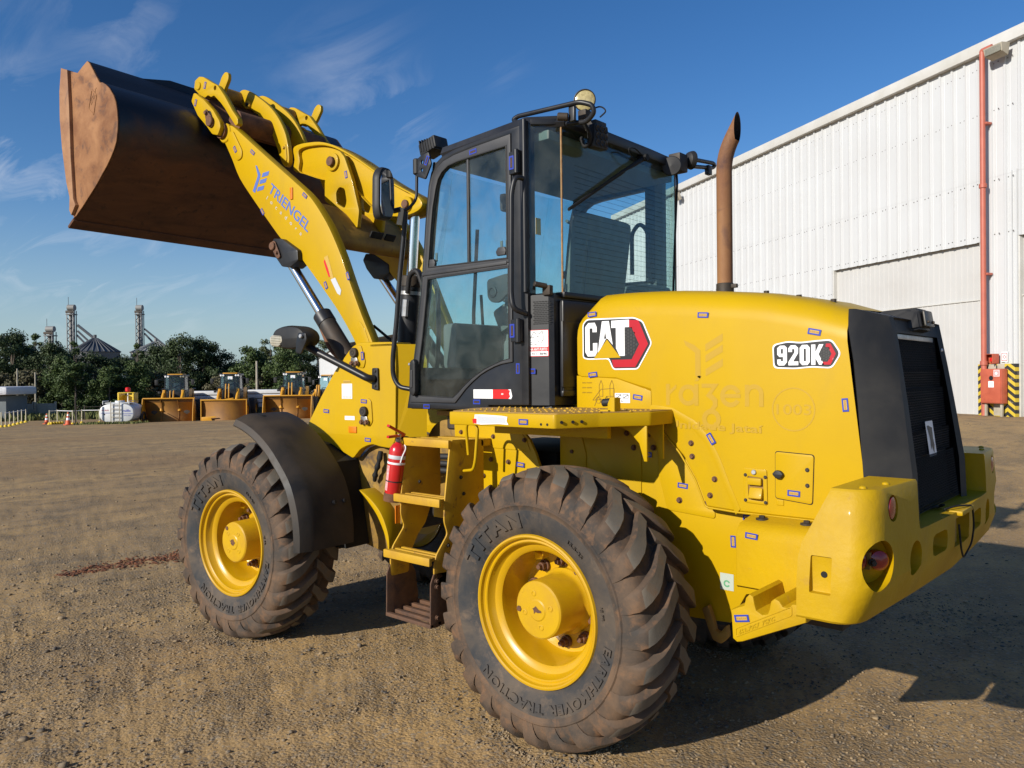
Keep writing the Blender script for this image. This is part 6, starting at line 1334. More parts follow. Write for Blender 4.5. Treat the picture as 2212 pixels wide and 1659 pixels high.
Decal().poly(rect(-.033, -.038, .033, .038), 'label_pale').poly(ann(0, -.008, .009, .016, 20, 330)[0], 'label_green', .001).build('green_label', lambda u, v, w: (-.648 - u, PY + .0015 + w, .742 + v), FRAME)
# ------------------------------------------------------------------ warehouse
WP = Vector((2.25, -21.64, 0)); WW = Vector((.8621, -.5067, 0)); WN = Vector((.5067, .8621, 0)); WANG = math.atan2(WW.y, WW.x)
mat('white_sheet', (.545, .555, .56), (.515, .52, .52), .5, rough=.45, rough2=.55, spec=.4, c3=(.60, .55, .47), s3=.9, lo3=.72, hi3=1.0)
mat('door_sheet', (.505, .50, .485), (.465, .455, .435), .6, rough=.5, c3=(.55, .48, .4), s3=1.3, lo3=.70, hi3=.95)
mat('fascia', (.56, .55, .52), (.48, .465, .42), 1.2, rough=.5)
mat('orange_pipe', (.46, .125, .08), (.40, .105, .07), 3, rough=.5)
mat('cabinet_red', (.50, .115, .06), (.40, .085, .045), 3, rough=.5, c3=(.28, .07, .04), s3=6, lo3=.62, hi3=.8)
mat('concrete', (.42, .38, .30), (.33, .29, .22), 3, rough=.85)
WH = empty('warehouse', (WP.x, WP.y, 0), WANG, 'tall white ribbed-metal warehouse behind the loader on the right', 'warehouse')
PWD = .857
def panel_mesh(name, z0, z1, wd=PWD):
    pr = [(0, .0), (.015, .0), (.03, .045), (.085, .045), (.13, .0), (wd / 2 - .09, 0), (wd / 2 - .08, .008), (wd / 2 - .07, 0)]
    pr = pr + [(a + wd / 2, b) for a, b in pr[1:]] + [(wd + .004, .0)]
    V = []; F = []
    for z in (z0, z1): V += [(a, b, z) for a, b in pr]
    n = len(pr)
    for k in range(n - 1): F.append([k, k + 1, n + k + 1, n + k])
    me = bpy.data.meshes.new(name); me.from_pydata(V, [], F); me.materials.append(MT['white_sheet']); return me
P_LO = panel_mesh('wall_panel', -.6, 7.2); P_HI = panel_mesh('wall_panel', 7.15, 10.72); P_OV = panel_mesh('wall_panel', 5.40, 7.2)
def put(me, s, out=0, name='wall_panel', sx=1):
    o = obj(name, me, WH); o.location = (s, out, 0); o.scale = (sx, 1, 1); return o
NP = 28; WE = .24 + NP * PWD
for i in range(-9, NP):
    s = .24 + i * PWD
    door1 = 0 <= i < 7; door2 = i < -2
    if i == -2: put(P_LO, -.92, 0, sx=.353); put(P_HI, s, .004); put(P_OV, s, -.002); continue
    put(P_OV if (door1 or door2) else P_LO, s); put(P_HI, s, .004)
def wbox(name, s0, s1, o0, o1, z0, z1, m_, bev=.0, parent=None): return box(name, ((s0 + s1) / 2, (o0 + o1) / 2, (z0 + z1) / 2), (s1 - s0, o1 - o0, z1 - z0), m_, parent or WH, bev=bev)
wbox('fascia_gutter', -9, WE, .0, .20, 10.66, 10.98, 'fascia', .01)
wbox('wall_backing', -9, WE, -.32, -.25, -2.5, 10.6, 'concrete')
mk('warehouse_roof', [(-9, .1, 10.97), (WE, .1, 10.97), (WE, -16, 11.3), (-9, -16, 11.3), (-9, -32, 10.9), (WE, -32, 10.9)], [[0, 1, 2, 3], [3, 2, 5, 4]], 'fascia', WH, ang=0)
mk('gable_wall', [(WE, 0, -2.5), (WE, -32, -2.5), (WE, -32, 10.9), (WE, -16, 11.3), (WE, 0, 10.97)], [[0, 1, 2, 3, 4]], 'white_sheet', WH, ang=0)
mk('gable_wall', [(-9, 0, -2.5), (-9, -32, -2.5), (-9, -32, 10.9), (-9, -16, 11.3), (-9, 0, 10.97)], [[4, 3, 2, 1, 0]], 'white_sheet', WH, ang=0)
def leaf(name, s0, s1, z0, z1, out):
    V = []; F = []; pr = []; s = s0
    while s < s1 - .01: pr += [(s, 0), (min(s + .16, s1), 0), (min(s + .17, s1), .012), (min(s + .19, s1), .012)]; s += .2
    pr.append((s1, 0))
    for z in (z0, z1): V += [(a, out + b, z) for a, b in pr]
    n = len(pr); F = [[k, k + 1, n + k + 1, n + k] for k in range(n - 1)]
    return mk(name, V, F, 'door_sheet', WH, ang=0)
for (a, b) in ((.24, 6.24), (-8, -.92)):
    leaf('door_leaf', a, b, 3.79, 5.5, -.14); leaf('door_leaf', a, b, .40, 3.80, -.11); wbox('door_rail', a, b, -.12, -.07, 3.765, 3.80, 'fascia')
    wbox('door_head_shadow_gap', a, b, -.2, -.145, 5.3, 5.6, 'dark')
    n_ = int((b - a) / .4285)
    for s in (a, b): wbox('door_jamb', s - .04, s + .04, -.2, .0, .3, 5.42, 'fascia')
# sheet screws in rows
V = []; F = []
for z in (2.4, 4.55, 5.55, 7.05, 9.0, 10.3):
    k = 0
    while .24 + k * .2143 < WE - .1:
        s = .24 + k * .2143 + (.012 if k % 2 else .055); k += 1
        if s < 6.24 and z < 5.4: continue
        oz = .046 if k % 2 else .002
        for ss in ([s] if s > 1.2 else [s, s - 1.1]):
            b = len(V); V += [(ss - .016, oz, z - .016), (ss + .016, oz, z - .016), (ss + .016, oz, z + .016), (ss - .016, oz, z + .016), (ss, oz + .012, z)]; F += [[b, b + 1, b + 4], [b + 1, b + 2, b + 4], [b + 2, b + 3, b + 4], [b + 3, b, b + 4]]
prop(mk('sheet_screws', V, F, 'dark_metal', WH, ang=0), kind='stuff')
# striped plinth beside the door
m, t, p, o = nodes_of('hazard_chevron')
tcn = t.nodes.new('ShaderNodeTexCoord'); sx_ = t.nodes.new('ShaderNodeSeparateXYZ'); t.links.new(tcn.outputs['Object'], sx_.inputs[0])
fold = tmath(t, 'PINGPONG', tmath(t, 'ADD', sx_.outputs[0], 10.30), .30)
st = tmath(t, 'FRACT', tmath(t, 'DIVIDE', tmath(t, 'ADD', tmath(t, 'MULTIPLY', fold, .75), sx_.outputs[2]), .21))
cc_ = mixrgb(t, tmath(t, 'GREATER_THAN', st, .5), (.55, .40, .03), (.02, .02, .02))
cc_ = mixrgb(t, tmath(t, 'MULTIPLY', ramp(t, noise(t, 5, 5, .6), .58, .72), .6), cc_, (.45, .38, .27))
t.links.new(cc_, p.inputs['Base Color']); p.inputs['Roughness'].default_value = .7
wbox('striped_plinth', -.92, .22, .0, .16, -.3, 1.93, 'hazard_chevron', .01)
wbox('plinth_patch', -.36, -.12, .161, .170, 1.70, 1.92, 'concrete', .002); wbox('plinth_patch', -.62, -.40, .161, .168, 1.70, 1.93, 'concrete', .002); wbox('plinth_patch', -.52, -.28, .161, .168, .5, .84, 'concrete', .002)
V = []
# fire main, cabinet, valve box, lamps: things of their own
def wpt(s, out, z): q = WP + WW * s + WN * out; return (q.x, q.y, z)
FPI = empty('fire_pipe', wpt(-.08, .28, .45), WANG, 'tall orange-red vertical pipe running up the white warehouse wall', 'pipe')
tube('pipe_run', [(0, 0, 0), (.0, 0, 10.15), (-.0, .0, 10.22), (-.28, -.04, 10.24)], .072, 'orange_pipe', FPI, n=16, rad=.10)
for z in (1.15, 1.45, 6.4): cyl('pipe_coupling', (0, 0, z), (0, 0, z + .12), .10, 'orange_pipe', FPI, n=16, bev=.01)
box('pipe_clamp', (0, -.12, 4), (.22, .2, .06), 'orange_pipe', FPI, bev=.01); box('pipe_clamp', (0, -.12, 8.2), (.22, .2, .06), 'orange_pipe', FPI, bev=.01)
tube('pipe_branch', [(0, 0, 1.25), (-.18, .02, 1.25)], .05, 'orange_pipe', FPI, n=12)
CBN = empty('hydrant_cabinet', wpt(-.42, .32, .47), WANG, 'rusty red fire hose cabinet on legs before the striped plinth', 'cabinet')
box('cabinet_body', (0, 0, .85), (.64, .22, .95), 'cabinet_red', CBN, bev=.008); box('cabinet_door', (0, .118, .85), (.60, .014, .91), 'cabinet_red', CBN, bev=.004)
for s in (-.24, .24): box('cabinet_leg', (s, 0, .19), (.06, .06, .40), 'concrete', CBN, bev=.005)
D = Decal().poly(circle(0, 0, .065), 'black_print'); D.build('cabinet_window', lambda u, v, w: (-.02 - u, .1265 + w, 1.07 + v), CBN)
Decal().poly(rect(-.085, -.085, .085, .085), 'white_print').build('white_notice', lambda u, v, w: (-.02 - u, .1265 + w, .90 + v), CBN)
D = Decal().poly(rect(-.09, -.09, .09, .09), 'white_print').poly(rect(-.078, -.078, .078, .078), 'pink_label', .001).poly(circle(-.01, -.005, .04), 'white_print', .002); D.build('hose_sign', lambda u, v, w: (-.19 - u, .1265 + w, 1.205 + v), CBN)
box('door_hinge_bar', (.30, .11, .85), (.02, .03, .5), 'cabinet_red', CBN, bev=.004)
VB = empty('valve_box', wpt(-.22, .10, 1.95), WANG, 'small open red valve box on the wall above the hydrant cabinet', 'valve box')
box('box_back', (0, .0, .12), (.34, .02, .26), 'cabinet_red', VB, bev=.003); box('box_side', (.165, .09, .12), (.015, .18, .26), 'cabinet_red', VB); box('box_door', (-.17, .12, .12), (.02, .24, .26), 'cabinet_red', VB); box('box_top', (0, .09, .255), (.34, .2, .015), 'cabinet_red', VB)
cyl('valve_wheel', (-.02, .04, .10), (-.02, .10, .10), .06, 'red_flat', VB, n=12, bev=.01)
SG = empty('wall_sign', wpt(-.52, .05, 1.98), WANG, 'small white and red square sign on the wall above the striped plinth', 'sign'); Decal().poly(rect(-.10, 0, .10, .28), 'white_print').poly([rect(-.085, .03, .085, .25), rect(-.07, .045, .07, .235)], 'red_flat', .001).poly(ann(0, .14, .03, .045), 'red_flat', .001).build('sign_face', lambda u, v, w: (-u, w, v), SG); box('sign_backing', (0, -.012, .14), (.2, .015, .28), 'white_print', SG)
FL1 = empty('flood_light', wpt(-.60, .22, 10.30), WANG, 'wedge-shaped floodlight under the eave beside the orange pipe top', 'floodlight', 'floodlights under the warehouse eave'); 
bm = bmesh.new(); vv = [bm.verts.new(v) for v in ((-.28, 0, .30), (.28, 0, .30), (.28, .30, .28), (-.28, .30, .28), (-.24, .02, -.02), (.24, .02, -.02), (.26, .26, .06), (-.26, .26, .06))]; bmesh.ops.convex_hull(bm, input=vv); from_bm('lamp_body', bm, 'concrete', FL1)
box('lamp_glass', (0, .285, .17), (.48, .02, .2), 'lens_clear', FL1, bev=.004)
FL2 = empty('flood_light', wpt(16.55, .30, 10.15), WANG, 'small square floodlight under the warehouse eave near the cab', 'floodlight', 'floodlights under the warehouse eave'); box('lamp_body', (0, .0, .18), (.42, .14, .36), 'concrete', FL2, bev=.02, rot=Matrix.Rotation(R(-25), 3, 'X')); box('lamp_glass', (0, .075, .15), (.34, .02, .28), 'lens_clear', FL2, bev=.004, rot=Matrix.Rotation(R(-25), 3, 'X')); tube('lamp_stem', [(0, -.05, .3), (.0, .0, .62)], .02, 'dark_metal', FL2)

# second white shed far behind the loader tower
def site_bx(f, b): return site(f, (b - 1106) / 1683 * f)
A_ = Vector((*site_bx(90, 686), 0)); B_ = Vector((*site_bx(52, 735), 0)); ang_ = math.atan2(B_.y - A_.y, B_.x - A_.x); L_ = (B_ - A_).length
SH = empty('white_shed', (A_.x, A_.y, -1.6), ang_, 'low white metal shed far behind the big loader tower', 'shed')
sg = 1 if (Matrix.Rotation(ang_, 3, 'Z') @ Vector((0, 1, 0))).dot(CAM_LOC - A_) > 0 else -1
n_ = 40
for k in range(n_):
    w_ = L_ / n_; x0 = k * w_; V = []; pr = [(0, 0), (.08 * w_, .05), (.28 * w_, .05), (.36 * w_, 0), (w_, 0)]
    for z in (0, 5.6): V += [(x0 + q, sg * o_, z) for q, o_ in pr]
    mk('shed_panel', V, [[q, q + 1, 6 + q, 5 + q] for q in range(4)], 'white_sheet', SH, ang=0)
mk('shed_roof', [(-.2, sg * .2, 5.6), (L_, sg * .2, 5.6), (L_, -sg * 7, 7.0), (-.2, -sg * 7, 7.0)], [[0, 1, 2, 3]], 'fascia', SH, ang=0)
mk('shed_gable', [(0, 0, 0), (0, -sg * 14, 0), (0, -sg * 14, 5.6), (0, -sg * 7, 7.0), (0, 0, 5.6)], [[0, 1, 2, 3, 4]], 'white_sheet', SH, ang=0)
# ------------------------------------------------------------------ parked loaders along the yard edge
mat('far_yellow', (.60, .29, .010), (.50, .23, .012), 1.5, rough=.5)
mat('bucket_orange', (.30, .135, .018), (.20, .09, .022), 1.2, rough=.65, c3=(.17, .085, .04), s3=2.5, lo3=.62, hi3=.85)  # shade inside the parked buckets is put into this darker, browner colour
mat('far_tyre', (.03, .028, .026), (.07, .05, .036), 4, rough=.85)
def parked(loc, rz, label, kind):
    T = empty('parked_loader', loc, rz, label, 'wheel loader', 'loaders parked along the yard edge')
    # bucket standing on its edge, open side forward (+x)
    W2 = 1.55; n = 12; pf = []
    if kind != 1: pf = [(2.95, .03), (2.55, .04), (2.25, .14), (2.08, .40), (2.06, .75), (2.16, 1.15), (2.34, 1.50), (2.40, 1.58)]
    else: pf = [(2.78, .03), (2.72, .04), (2.66, .10), (2.60, .40), (2.58, .75), (2.60, 1.15), (2.64, 1.36), (2.66, 1.40)]; W2 = 1.42
    V = []; F = []
    for y in (W2, -W2): V += [(a, y, b) for a, b in pf]
    m_ = len(pf); F = [[k, k + 1, m_ + k + 1, m_ + k] for k in range(m_ - 1)]
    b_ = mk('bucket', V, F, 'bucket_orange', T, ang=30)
    md = b_.modifiers.new('s', 'SOLIDIFY'); md.thickness = .05; md.offset = -1
    for s in (1, -1): plate('bucket_side', [pf + ([(2.62, 1.60), (2.85, .8)] if kind != 1 else [(2.74, 1.38)])], 'y' if s > 0 else '-y', s * (W2 + .02), .05, 'far_yellow', b_, bev=.008)
    box('bucket_lip', (pf[-1][0] + .02, 0, pf[-1][1] + .02), (.10, 2 * W2 + .08, .07), 'far_yellow', b_, bev=.01)
    if kind != 1:
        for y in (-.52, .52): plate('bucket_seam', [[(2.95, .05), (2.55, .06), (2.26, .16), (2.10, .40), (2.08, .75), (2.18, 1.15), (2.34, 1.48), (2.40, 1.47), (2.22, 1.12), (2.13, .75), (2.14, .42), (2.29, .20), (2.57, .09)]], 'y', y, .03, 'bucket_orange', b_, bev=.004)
        V = []; F = []
        for i in range(44):
            for j in range(3):
                y = -1.45 + i * .066; q = len(V); z = 1.36 + j * .055; x = 2.255 + j * .028 + .035
                if abs(y) < .5 and j < 1: continue
                V += [(x, y, z), (x, y + .045, z), (x + .014, y + .045, z + .035), (x + .014, y, z + .035)]; F.append([q, q + 1, q + 2, q + 3])
        prop(mk('spill_slots', V, F, 'dark', b_, ang=0), kind='stuff')
    else:
        plate('lip_spade', [[(-.25, 1.40), (.0, 1.46), (.55, 1.54), (.62, 1.50), (.1, 1.38)]], 'x', 2.62, .03, 'far_yellow', b_, bev=.004); plate('edge_patch', [[(-1.38, .04), (-1.38, .32), (-.55, .38), (-.42, .30), (-.80, .26), (-.70, .06)]], 'x', 2.80, .02, 'far_yellow', b_, bev=.004)
    for s in (1, -1): 
        tube('lift_arm', [(2.1, s * .55, .75), (1.7, s * .60, 1.55), (1.2, s * .60, 2.05)], .11, 'far_yellow', T, n=8, rad=.2)
        box('tower', (1.25, s * .58, 1.75), (.35, .16, .75), 'far_yellow', T, bev=.02)
        tube('mirror_arm', [(.95, s * .72, 2.85), (1.0, s * 1.08, 2.80)], .025, 'black_paint', T, n=6); box('mirror', (1.02, s * 1.14, 2.62), (.07, .20, .36), 'black_plastic', T, bev=.03)
        box('head_lamp', (1.35, s * .86, 1.95), (.14, .18, .16), 'black_plastic', T, bev=.03); tube('work_handrail', [(.3, s * .95, 1.5), (.3, s * .98, 2.2), (-.4, s * .98, 2.2)], .03, 'black_paint', T, n=6)
    for y in (-.10, .10): plate('tilt_link', [rounded([(1.7, 1.45), (1.9, 1.5), (1.75, 2.45 if kind else 2.1), (1.6, 2.45 if kind else 2.1)], .05)], 'y', y + .03, .06, 'far_yellow', T, bev=.01)
    box('link_gap', (1.72, 0, 1.8), (.08, .14, .6), 'dark', T)
    # cab
    cb = box('cab_lower', (.45, 0, 1.80), (.95, 1.30, .65), 'black_paint', T, bev=.04)
    for s in (1, -1):
        tube('cab_post', [(1.0, s * .62, 2.1), (.92, s * .60, 3.0)], .035, 'black_paint', cb, n=6); tube('cab_post', [(-.05, s * .62, 2.1), (.0, s * .60, 3.0)], .04, 'black_paint', cb, n=6)
        mk('side_glass', [(1.0, s * .62, 2.12), (-.05, s * .62, 2.12), (.0, s * .60, 3.0), (.92, s * .60, 3.0)], [[0, 1, 2, 3]], 'glass_far', cb, ang=0)
    mk('front_glass', [(1.0, .60, 2.12), (1.08, 0, 2.08), (1.0, -.60, 2.12), (.92, -.58, 3.0), (.98, 0, 3.02), (.92, .58, 3.0)], [[0, 1, 4, 5], [1, 2, 3, 4]], 'glass_far', cb, ang=0)
    mk('rear_glass', [(-.05, .60, 2.12), (-.05, -.60, 2.12), (.0, -.58, 3.0), (.0, .58, 3.0)], [[0, 1, 2, 3]], 'glass_far', cb, ang=0)
    box('operator_seat', (.30, 0, 2.2), (.2, .5, .75), 'interior_dark', T, bev=.08); box('steering_column', (.75, 0, 2.0), (.15, .2, .45), 'interior_dark', T, bev=.04)
    rf = box('cab_roof', (.45, 0, 3.06), (1.15, 1.36, .12), 'black_paint', T, bev=.04); box('roof_cap', (.42, 0, 3.14), (1.0, .95, .09), 'far_yellow', T, bev=.03)
    for y in (-.56, -.40, .40, .56): lathe('roof_lamp', [(.065, 0), (.06, .03), (.0001, .045)], (1.03, y, 3.0), (1, 0, 0), 'white_print' if y < 0 or kind == 1 else 'lens_clear', T, n=12)
    if kind: Decal().poly(rect(-.15, -.10, .15, .10), 'white_print').build('window_paper', lambda u, v, w: (1.0 + w, u + .02, 2.84 + v), T)
    box('engine_hood', (-.95, 0, 1.75), (1.7, 1.15, .85), 'far_yellow', T, bev=.08); box('chassis', (.3, 0, .95), (2.6, .8, .6), 'dark_metal', T, bev=.03)
    for x in (1.35, -1.35):
        for s in (1, -1):
            w_ = lathe('wheel', [(.35, -.24), (.62, -.25), (.72, -.18), (.74, 0), (.72, .18), (.62, .25), (.35, .24)], (x, s * 1.0, .72), (0, 1, 0), 'far_tyre', T, n=28); lathe('rim', [(.36, .2), (.30, .1), (.12, .08), (.0001, .08)], (x, s * 1.0, .72), (0, s, 0), 'far_yellow', w_, n=20)
    return T
HEAD = math.atan2(.7479, -.6637)
def on(fwd, side, dz=0): x, y = site(fwd, side); return (x, y, gz1(x, y) + dz)
parked(on(52.5, -22.45), HEAD + R(9), 'leftmost parked yellow loader, its wide bucket standing beside the white tank', 0)
parked(on(53.0, -18.95), HEAD + R(7), 'middle parked yellow loader with a smooth blade bucket and paper in the windscreen', 1)
parked(on(53.5, -14.85), HEAD + R(4), 'third parked yellow loader, raised grating bucket nearest the big loader', 2)
# fourth loader, mostly hidden behind the big one
parked(on(58, -13.2), HEAD + R(-30), 'dark-cabbed parked loader half hidden behind the big loader tower', 2)
mat('sheet_white', (.70, .71, .72), (.6, .6, .6), 2, rough=.5); mat('sheet_green', (.055, .13, .10), (.04, .10, .075), 2, rough=.6)
for (f, s, lab) in ((55.7, -21.3, 'white ribbed trailer box on a green base between the left and middle parked loaders'), (56.2, -17.4, 'white ribbed trailer box on a green base between the middle and third parked loaders')):
    T = empty('trailer_box', on(f, s), HEAD + R(7), lab, 'trailer', 'white trailer boxes between the parked loaders')
    box('green_base', (0, 0, .42), (1.6, 2.9, .84), 'sheet_green', T, bev=.03)
    for k in range(4): box('side_board', (.0, 0, 1.02 + k * .32), (1.64 + .02 * k, 2.92 + .1 * k, .27), 'sheet_white', T, bev=.03)
    box('load_core', (0, 0, 1.4), (1.55, 2.8, 1.1), 'dark_metal', T)
# ------------------------------------------------------------------ tank, cones, posts
TK = empty('white_tank', on(49.0, -24.55), HEAD + R(6), 'white oval water tank with a steel ladder and blue lettering', 'tank')
prof = [(1.0 * math.copysign(abs(math.cos(a)) ** .75, math.cos(a)), .60 * math.copysign(abs(math.sin(a)) ** .75, math.sin(a))) for a in np.linspace(0, 2 * math.pi, 41)[:-1]]
mat('tank_white', (.66, .67, .67), (.56, .56, .54), 2, rough=.4)
plate('tank_shell', [[(u * 1.02, v) for u, v in prof]], 'x', .9, 1.9, 'tank_white', TK, bev=.06, mapf=lambda u, v, w: (.9 + w, u, v + .66))
for y in (-.28, .23): box('ladder_rail', (1.0, y, .72), (.05, .05, 1.35), 'concrete', TK, bev=.008)
for k in range(5): box('ladder_rung', (1.0, -.025, .18 + k * .25), (.04, .5, .035), 'concrete', TK, bev=.006)
Decal().text('mills', 'blue_print', 0, 0, w=.48, h=.15, bold=.02).build('tank_lettering', lambda u, v, w: (.905, .37 + u, .74 + v), TK)
Decal().text('H Ibili', 'red_print', 0, 0, w=.40, h=.10, bold=.0).poly(rect(-.05, -.14, .62, -.11), 'blue_print').poly(circle(.15, -.21, .05), 'black_print').build('tank_lettering', lambda u, v, w: (.905, -.85 + u, .80 + v), TK); Decal().poly(rect(0, 0, .62, .03), 'blue_print').text('HHH HHH', 'blue_print', .1, -.12, w=.4, h=.06).build('tank_lettering', lambda u, v, w: (.905, .35 + u, .60 + v), TK)
box('tank_walkway', (.2, 0, 1.28), (1.2, 1.5, .05), 'tank_white', TK, bev=.01); cyl('tank_hatch', (.3, 0, 1.25), (.3, 0, 1.42), .28, 'tank_white', TK, n=20, bev=.02)
for y in (-.8, .75): tube('tank_rail', [(.85, y, 1.2), (.85, y, 1.4), (.0, y, 1.4)], .025, 'tank_white', TK, n=6)
for s in (1, -1): lathe('tank_wheel', [(.2, -.1), (.33, -.1), (.36, 0), (.33, .1), (.2, .1)], (-.6, s * 1.05, .36), (0, 1, 0), 'far_tyre', TK, n=20)
CG = empty('yellow_cage', on(51.6, -25.4), HEAD + R(6), 'yellow steel cage with a red lamp standing behind the white tank', 'cage')
mat('cage_yellow', (.70, .48, .02), rough=.5)
for y in (-.5, .42): box('cage_side', (0, y, 1.35), (.8, .10, 1.3), 'cage_yellow', CG, bev=.01)
box('cage_back', (-.4, 0, 1.3), (.05, .9, 1.1), 'cage_yellow', CG, bev=.01); box('cage_base', (0, 0, .40), (.8, 1.0, .8), 'cage_yellow', CG, bev=.02); box('cage_rim', (.4, 0, 2.0), (.05, 1.05, .05), 'cage_yellow', CG)
cyl('red_beacon', (.1, 0, 2.05), (.1, 0, 2.35), .16, 'red_flat', CG, n=12, bev=.05); cyl('beacon_stem', (.1, 0, .8), (.1, 0, 2.06), .07, 'white_print', CG, r1=.03, n=10)
mat('cone_orange', (.72, .115, .035), (.6, .1, .03), 3, rough=.55)
def cone(loc, label, h=.78):
    T = empty('traffic_cone', loc, 0, label, 'cone', 'traffic cones by the yard edge'); k = h / .78
    box('cone_base', (0, 0, .02 * k), (.42 * k, .42 * k, .05 * k), 'cone_orange', T, bev=.01)
    for (z0, z1, m_, o_) in ((.04, .30, 'cone_orange', 0), (.30, .44, 'white_print', .003), (.44, .55, 'cone_orange', 0), (.55, .66, 'white_print', .003), (.66, .78, 'cone_orange', 0)):
        r_ = lambda z: (.165 - z * .175) * k + o_
        cyl('cone_band', (0, 0, z0 * k), (0, 0, z1 * k), r_(z0), m_, T, r1=r_(z1), n=20)
cone(on(47, -26.8), 'large orange and white traffic cone left of the white tank'); cone(on(58, -34.67), 'smaller distant traffic cone beside the yellow kerb blocks')
PS = empty('steel_post', on(47.0, -26.35), 0, 'thin dark steel post standing right of the large traffic cone', 'post'); cyl('post', (0, 0, -.1), (0, 0, 1.7), .04, 'dark_metal', PS, n=8); box('post_foot', (0, 0, .02), (.3, .3, .03), 'dark_metal', PS)
mat('post_cream', (.62, .56, .40), rough=.6)
def dpost(loc, label, h=1.05):
    T = empty('barrier_post', loc, 0, label, 'barrier post', 'cream barrier posts across the far yard'); cyl('post', (0, 0, 0), (0, 0, h), .035, 'post_cream', T, n=8); cyl('post_base', (0, 0, 0), (0, 0, .16), .17, 'cage_yellow', T, r1=.07, n=12)
row = [(f, (b - 1106) / 1683 * f / 1.02) for f, b in ((53, 2), (54, 11), (55, 20), (56.5, 29), (58, 38), (60, 46), (62, 55))]
for i, (f, s) in enumerate(row): dpost(on(f, s * 1.02), 'cream barrier post, %s from the left in the row before the guard hut' % ('first', 'second', 'third', 'fourth', 'fifth', 'sixth', 'seventh')[i])
tube_pts = [Vector(on(f, s * 1.02, .98)) for f, s in row]; prop(tube('barrier_chain', tube_pts, .025, 'white_print', None, n=6, rad=0), 'white chain strung along the posts before the guard hut', 'chain')
row2 = [(f, (b - 1106) / 1683 * f) for f, b in ((57, 106), (58, 123), (56, 156), (57, 164), (58, 176), (58, 214))]
for i, (f, s) in enumerate(row2): dpost(on(f, s), ('cream barrier post at the left end of the yellow kerb blocks', 'cream barrier post at the right end of the yellow kerb blocks', 'cream barrier post just behind the thin steel post', 'cream barrier post just right of the thin steel post', 'cream barrier post midway between steel post and tank', 'cream barrier post touching the left side of the white tank')[i])
prop(tube('barrier_chain', [Vector(on(f, s, .98)) for f, s in row2], .025, 'white_print', None, n=6, rad=0), 'white chain strung from the kerb blocks to the tank', 'chain')
for k in range(5):
    T = box('kerb_block', (0, 0, .10), (.20, .12, .20), 'cage_yellow', None, bev=.04); T.location = on(57.0 + k * .12, -33.72 + k * .13); T.rotation_euler = (0, 0, HEAD)
    prop(T, 'yellow kerb block, %s from the left of the short row' % ('first', 'second', 'third', 'fourth', 'fifth')[k], 'kerb block', 'yellow kerb blocks')
# guard hut, concrete fence, poles
HT = empty('guard_hut', on(70, -46.8), HEAD, 'small grey guard hut with a wide white canopy at the left edge', 'hut')
mat('hut_grey', (.16, .18, .19), (.13, .15, .16), 2, rough=.8); mat('canopy_white', (.62, .62, .64), (.54, .54, .56), 1, rough=.5)
box('hut_wall', (0, 0, 1.1), (3.0, 4.6, 2.4), 'hut_grey', HT, bev=.02)
cn = box('canopy', (.3, 0, 2.75), (4.4, 6.0, .75), 'canopy_white', HT, bev=.25)
for k in range(3): box('canopy_groove', (2.51, 0, 2.55 + k * .2), (.01, 5.2, .02), 'fascia', cn)
box('hut_door', (1.53, -.1, .95), (.05, .75, 1.9), 'white_print', HT, bev=.01); box('hut_window', (1.52, 1.1, 1.35), (.04, 1.0, .8), 'glass_far', HT); box('hut_panel', (1.515, -1.3, 1.0), (.03, 1.3, 2.0), 'label_pale', HT)
for i, (f, s, w_) in enumerate(((74, -46.0, 1.5), (74, -44.4, 2.1))):
    T = box('concrete_wall', (0, 0, .7), (.15, w_, 1.6), 'concrete', None, bev=.02); T.location = on(f, s); T.rotation_euler = (0, 0, HEAD); prop(T, ('short concrete wall panel touching the guard hut', 'longer concrete wall panel right of the guard hut')[i], 'wall', 'concrete yard walls')
    for q in (-.5, .5): box('wall_post', (.05, q * w_, .8), (.22, .12, 1.75), 'concrete', T)
for i, (f, s, h, lab) in enumerate(((78, -49.5, 5.0, 'pale concrete pole rising behind the guard hut canopy'), (78, -47.7, 4.6, 'thin concrete pole behind the concrete wall panels'), (80, -47.9, 2.6, 'short concrete pole right of the concrete wall panels'), (62, -20.3, 4.6, 'thin concrete pole right of the leftmost parked loader'), (62, -12.8, 4.4, 'thin concrete pole behind the third parked loader'))):
    T = cyl('utility_pole', (0, 0, -.3), (0, 0, h), .11, 'concrete', None, r1=.07, n=10); T.location = on(f, s); prop(T, lab, 'pole', 'concrete poles along the fence')
ORD = ('first', 'second', 'third', 'fourth', 'fifth', 'sixth', 'seventh', 'eighth', 'ninth', 'tenth', 'eleventh', 'twelfth', 'thirteenth', 'fourteenth', 'fifteenth', 'sixteenth')
for k in range(16):
    f, s = 66.5 - k * .3, -36.5 + k * 1.55
    T = cyl('fence_post', (0, 0, -.2), (0, 0, 1.25), .05, 'dark_metal', None, n=6); T.location = on(f, s); prop(T, 'thin dark fence post, %s from the left along the grass strip' % ORD[k], 'fence post', 'fence posts along the grass strip')
prop(tube('fence_wire', [Vector(on(66.5 - k * .3, -36.5 + k * 1.55, 1.1)) for k in range(16)], .02, 'dark_metal', None, n=4, rad=0), 'fence wire strung between the dark posts', 'wire')
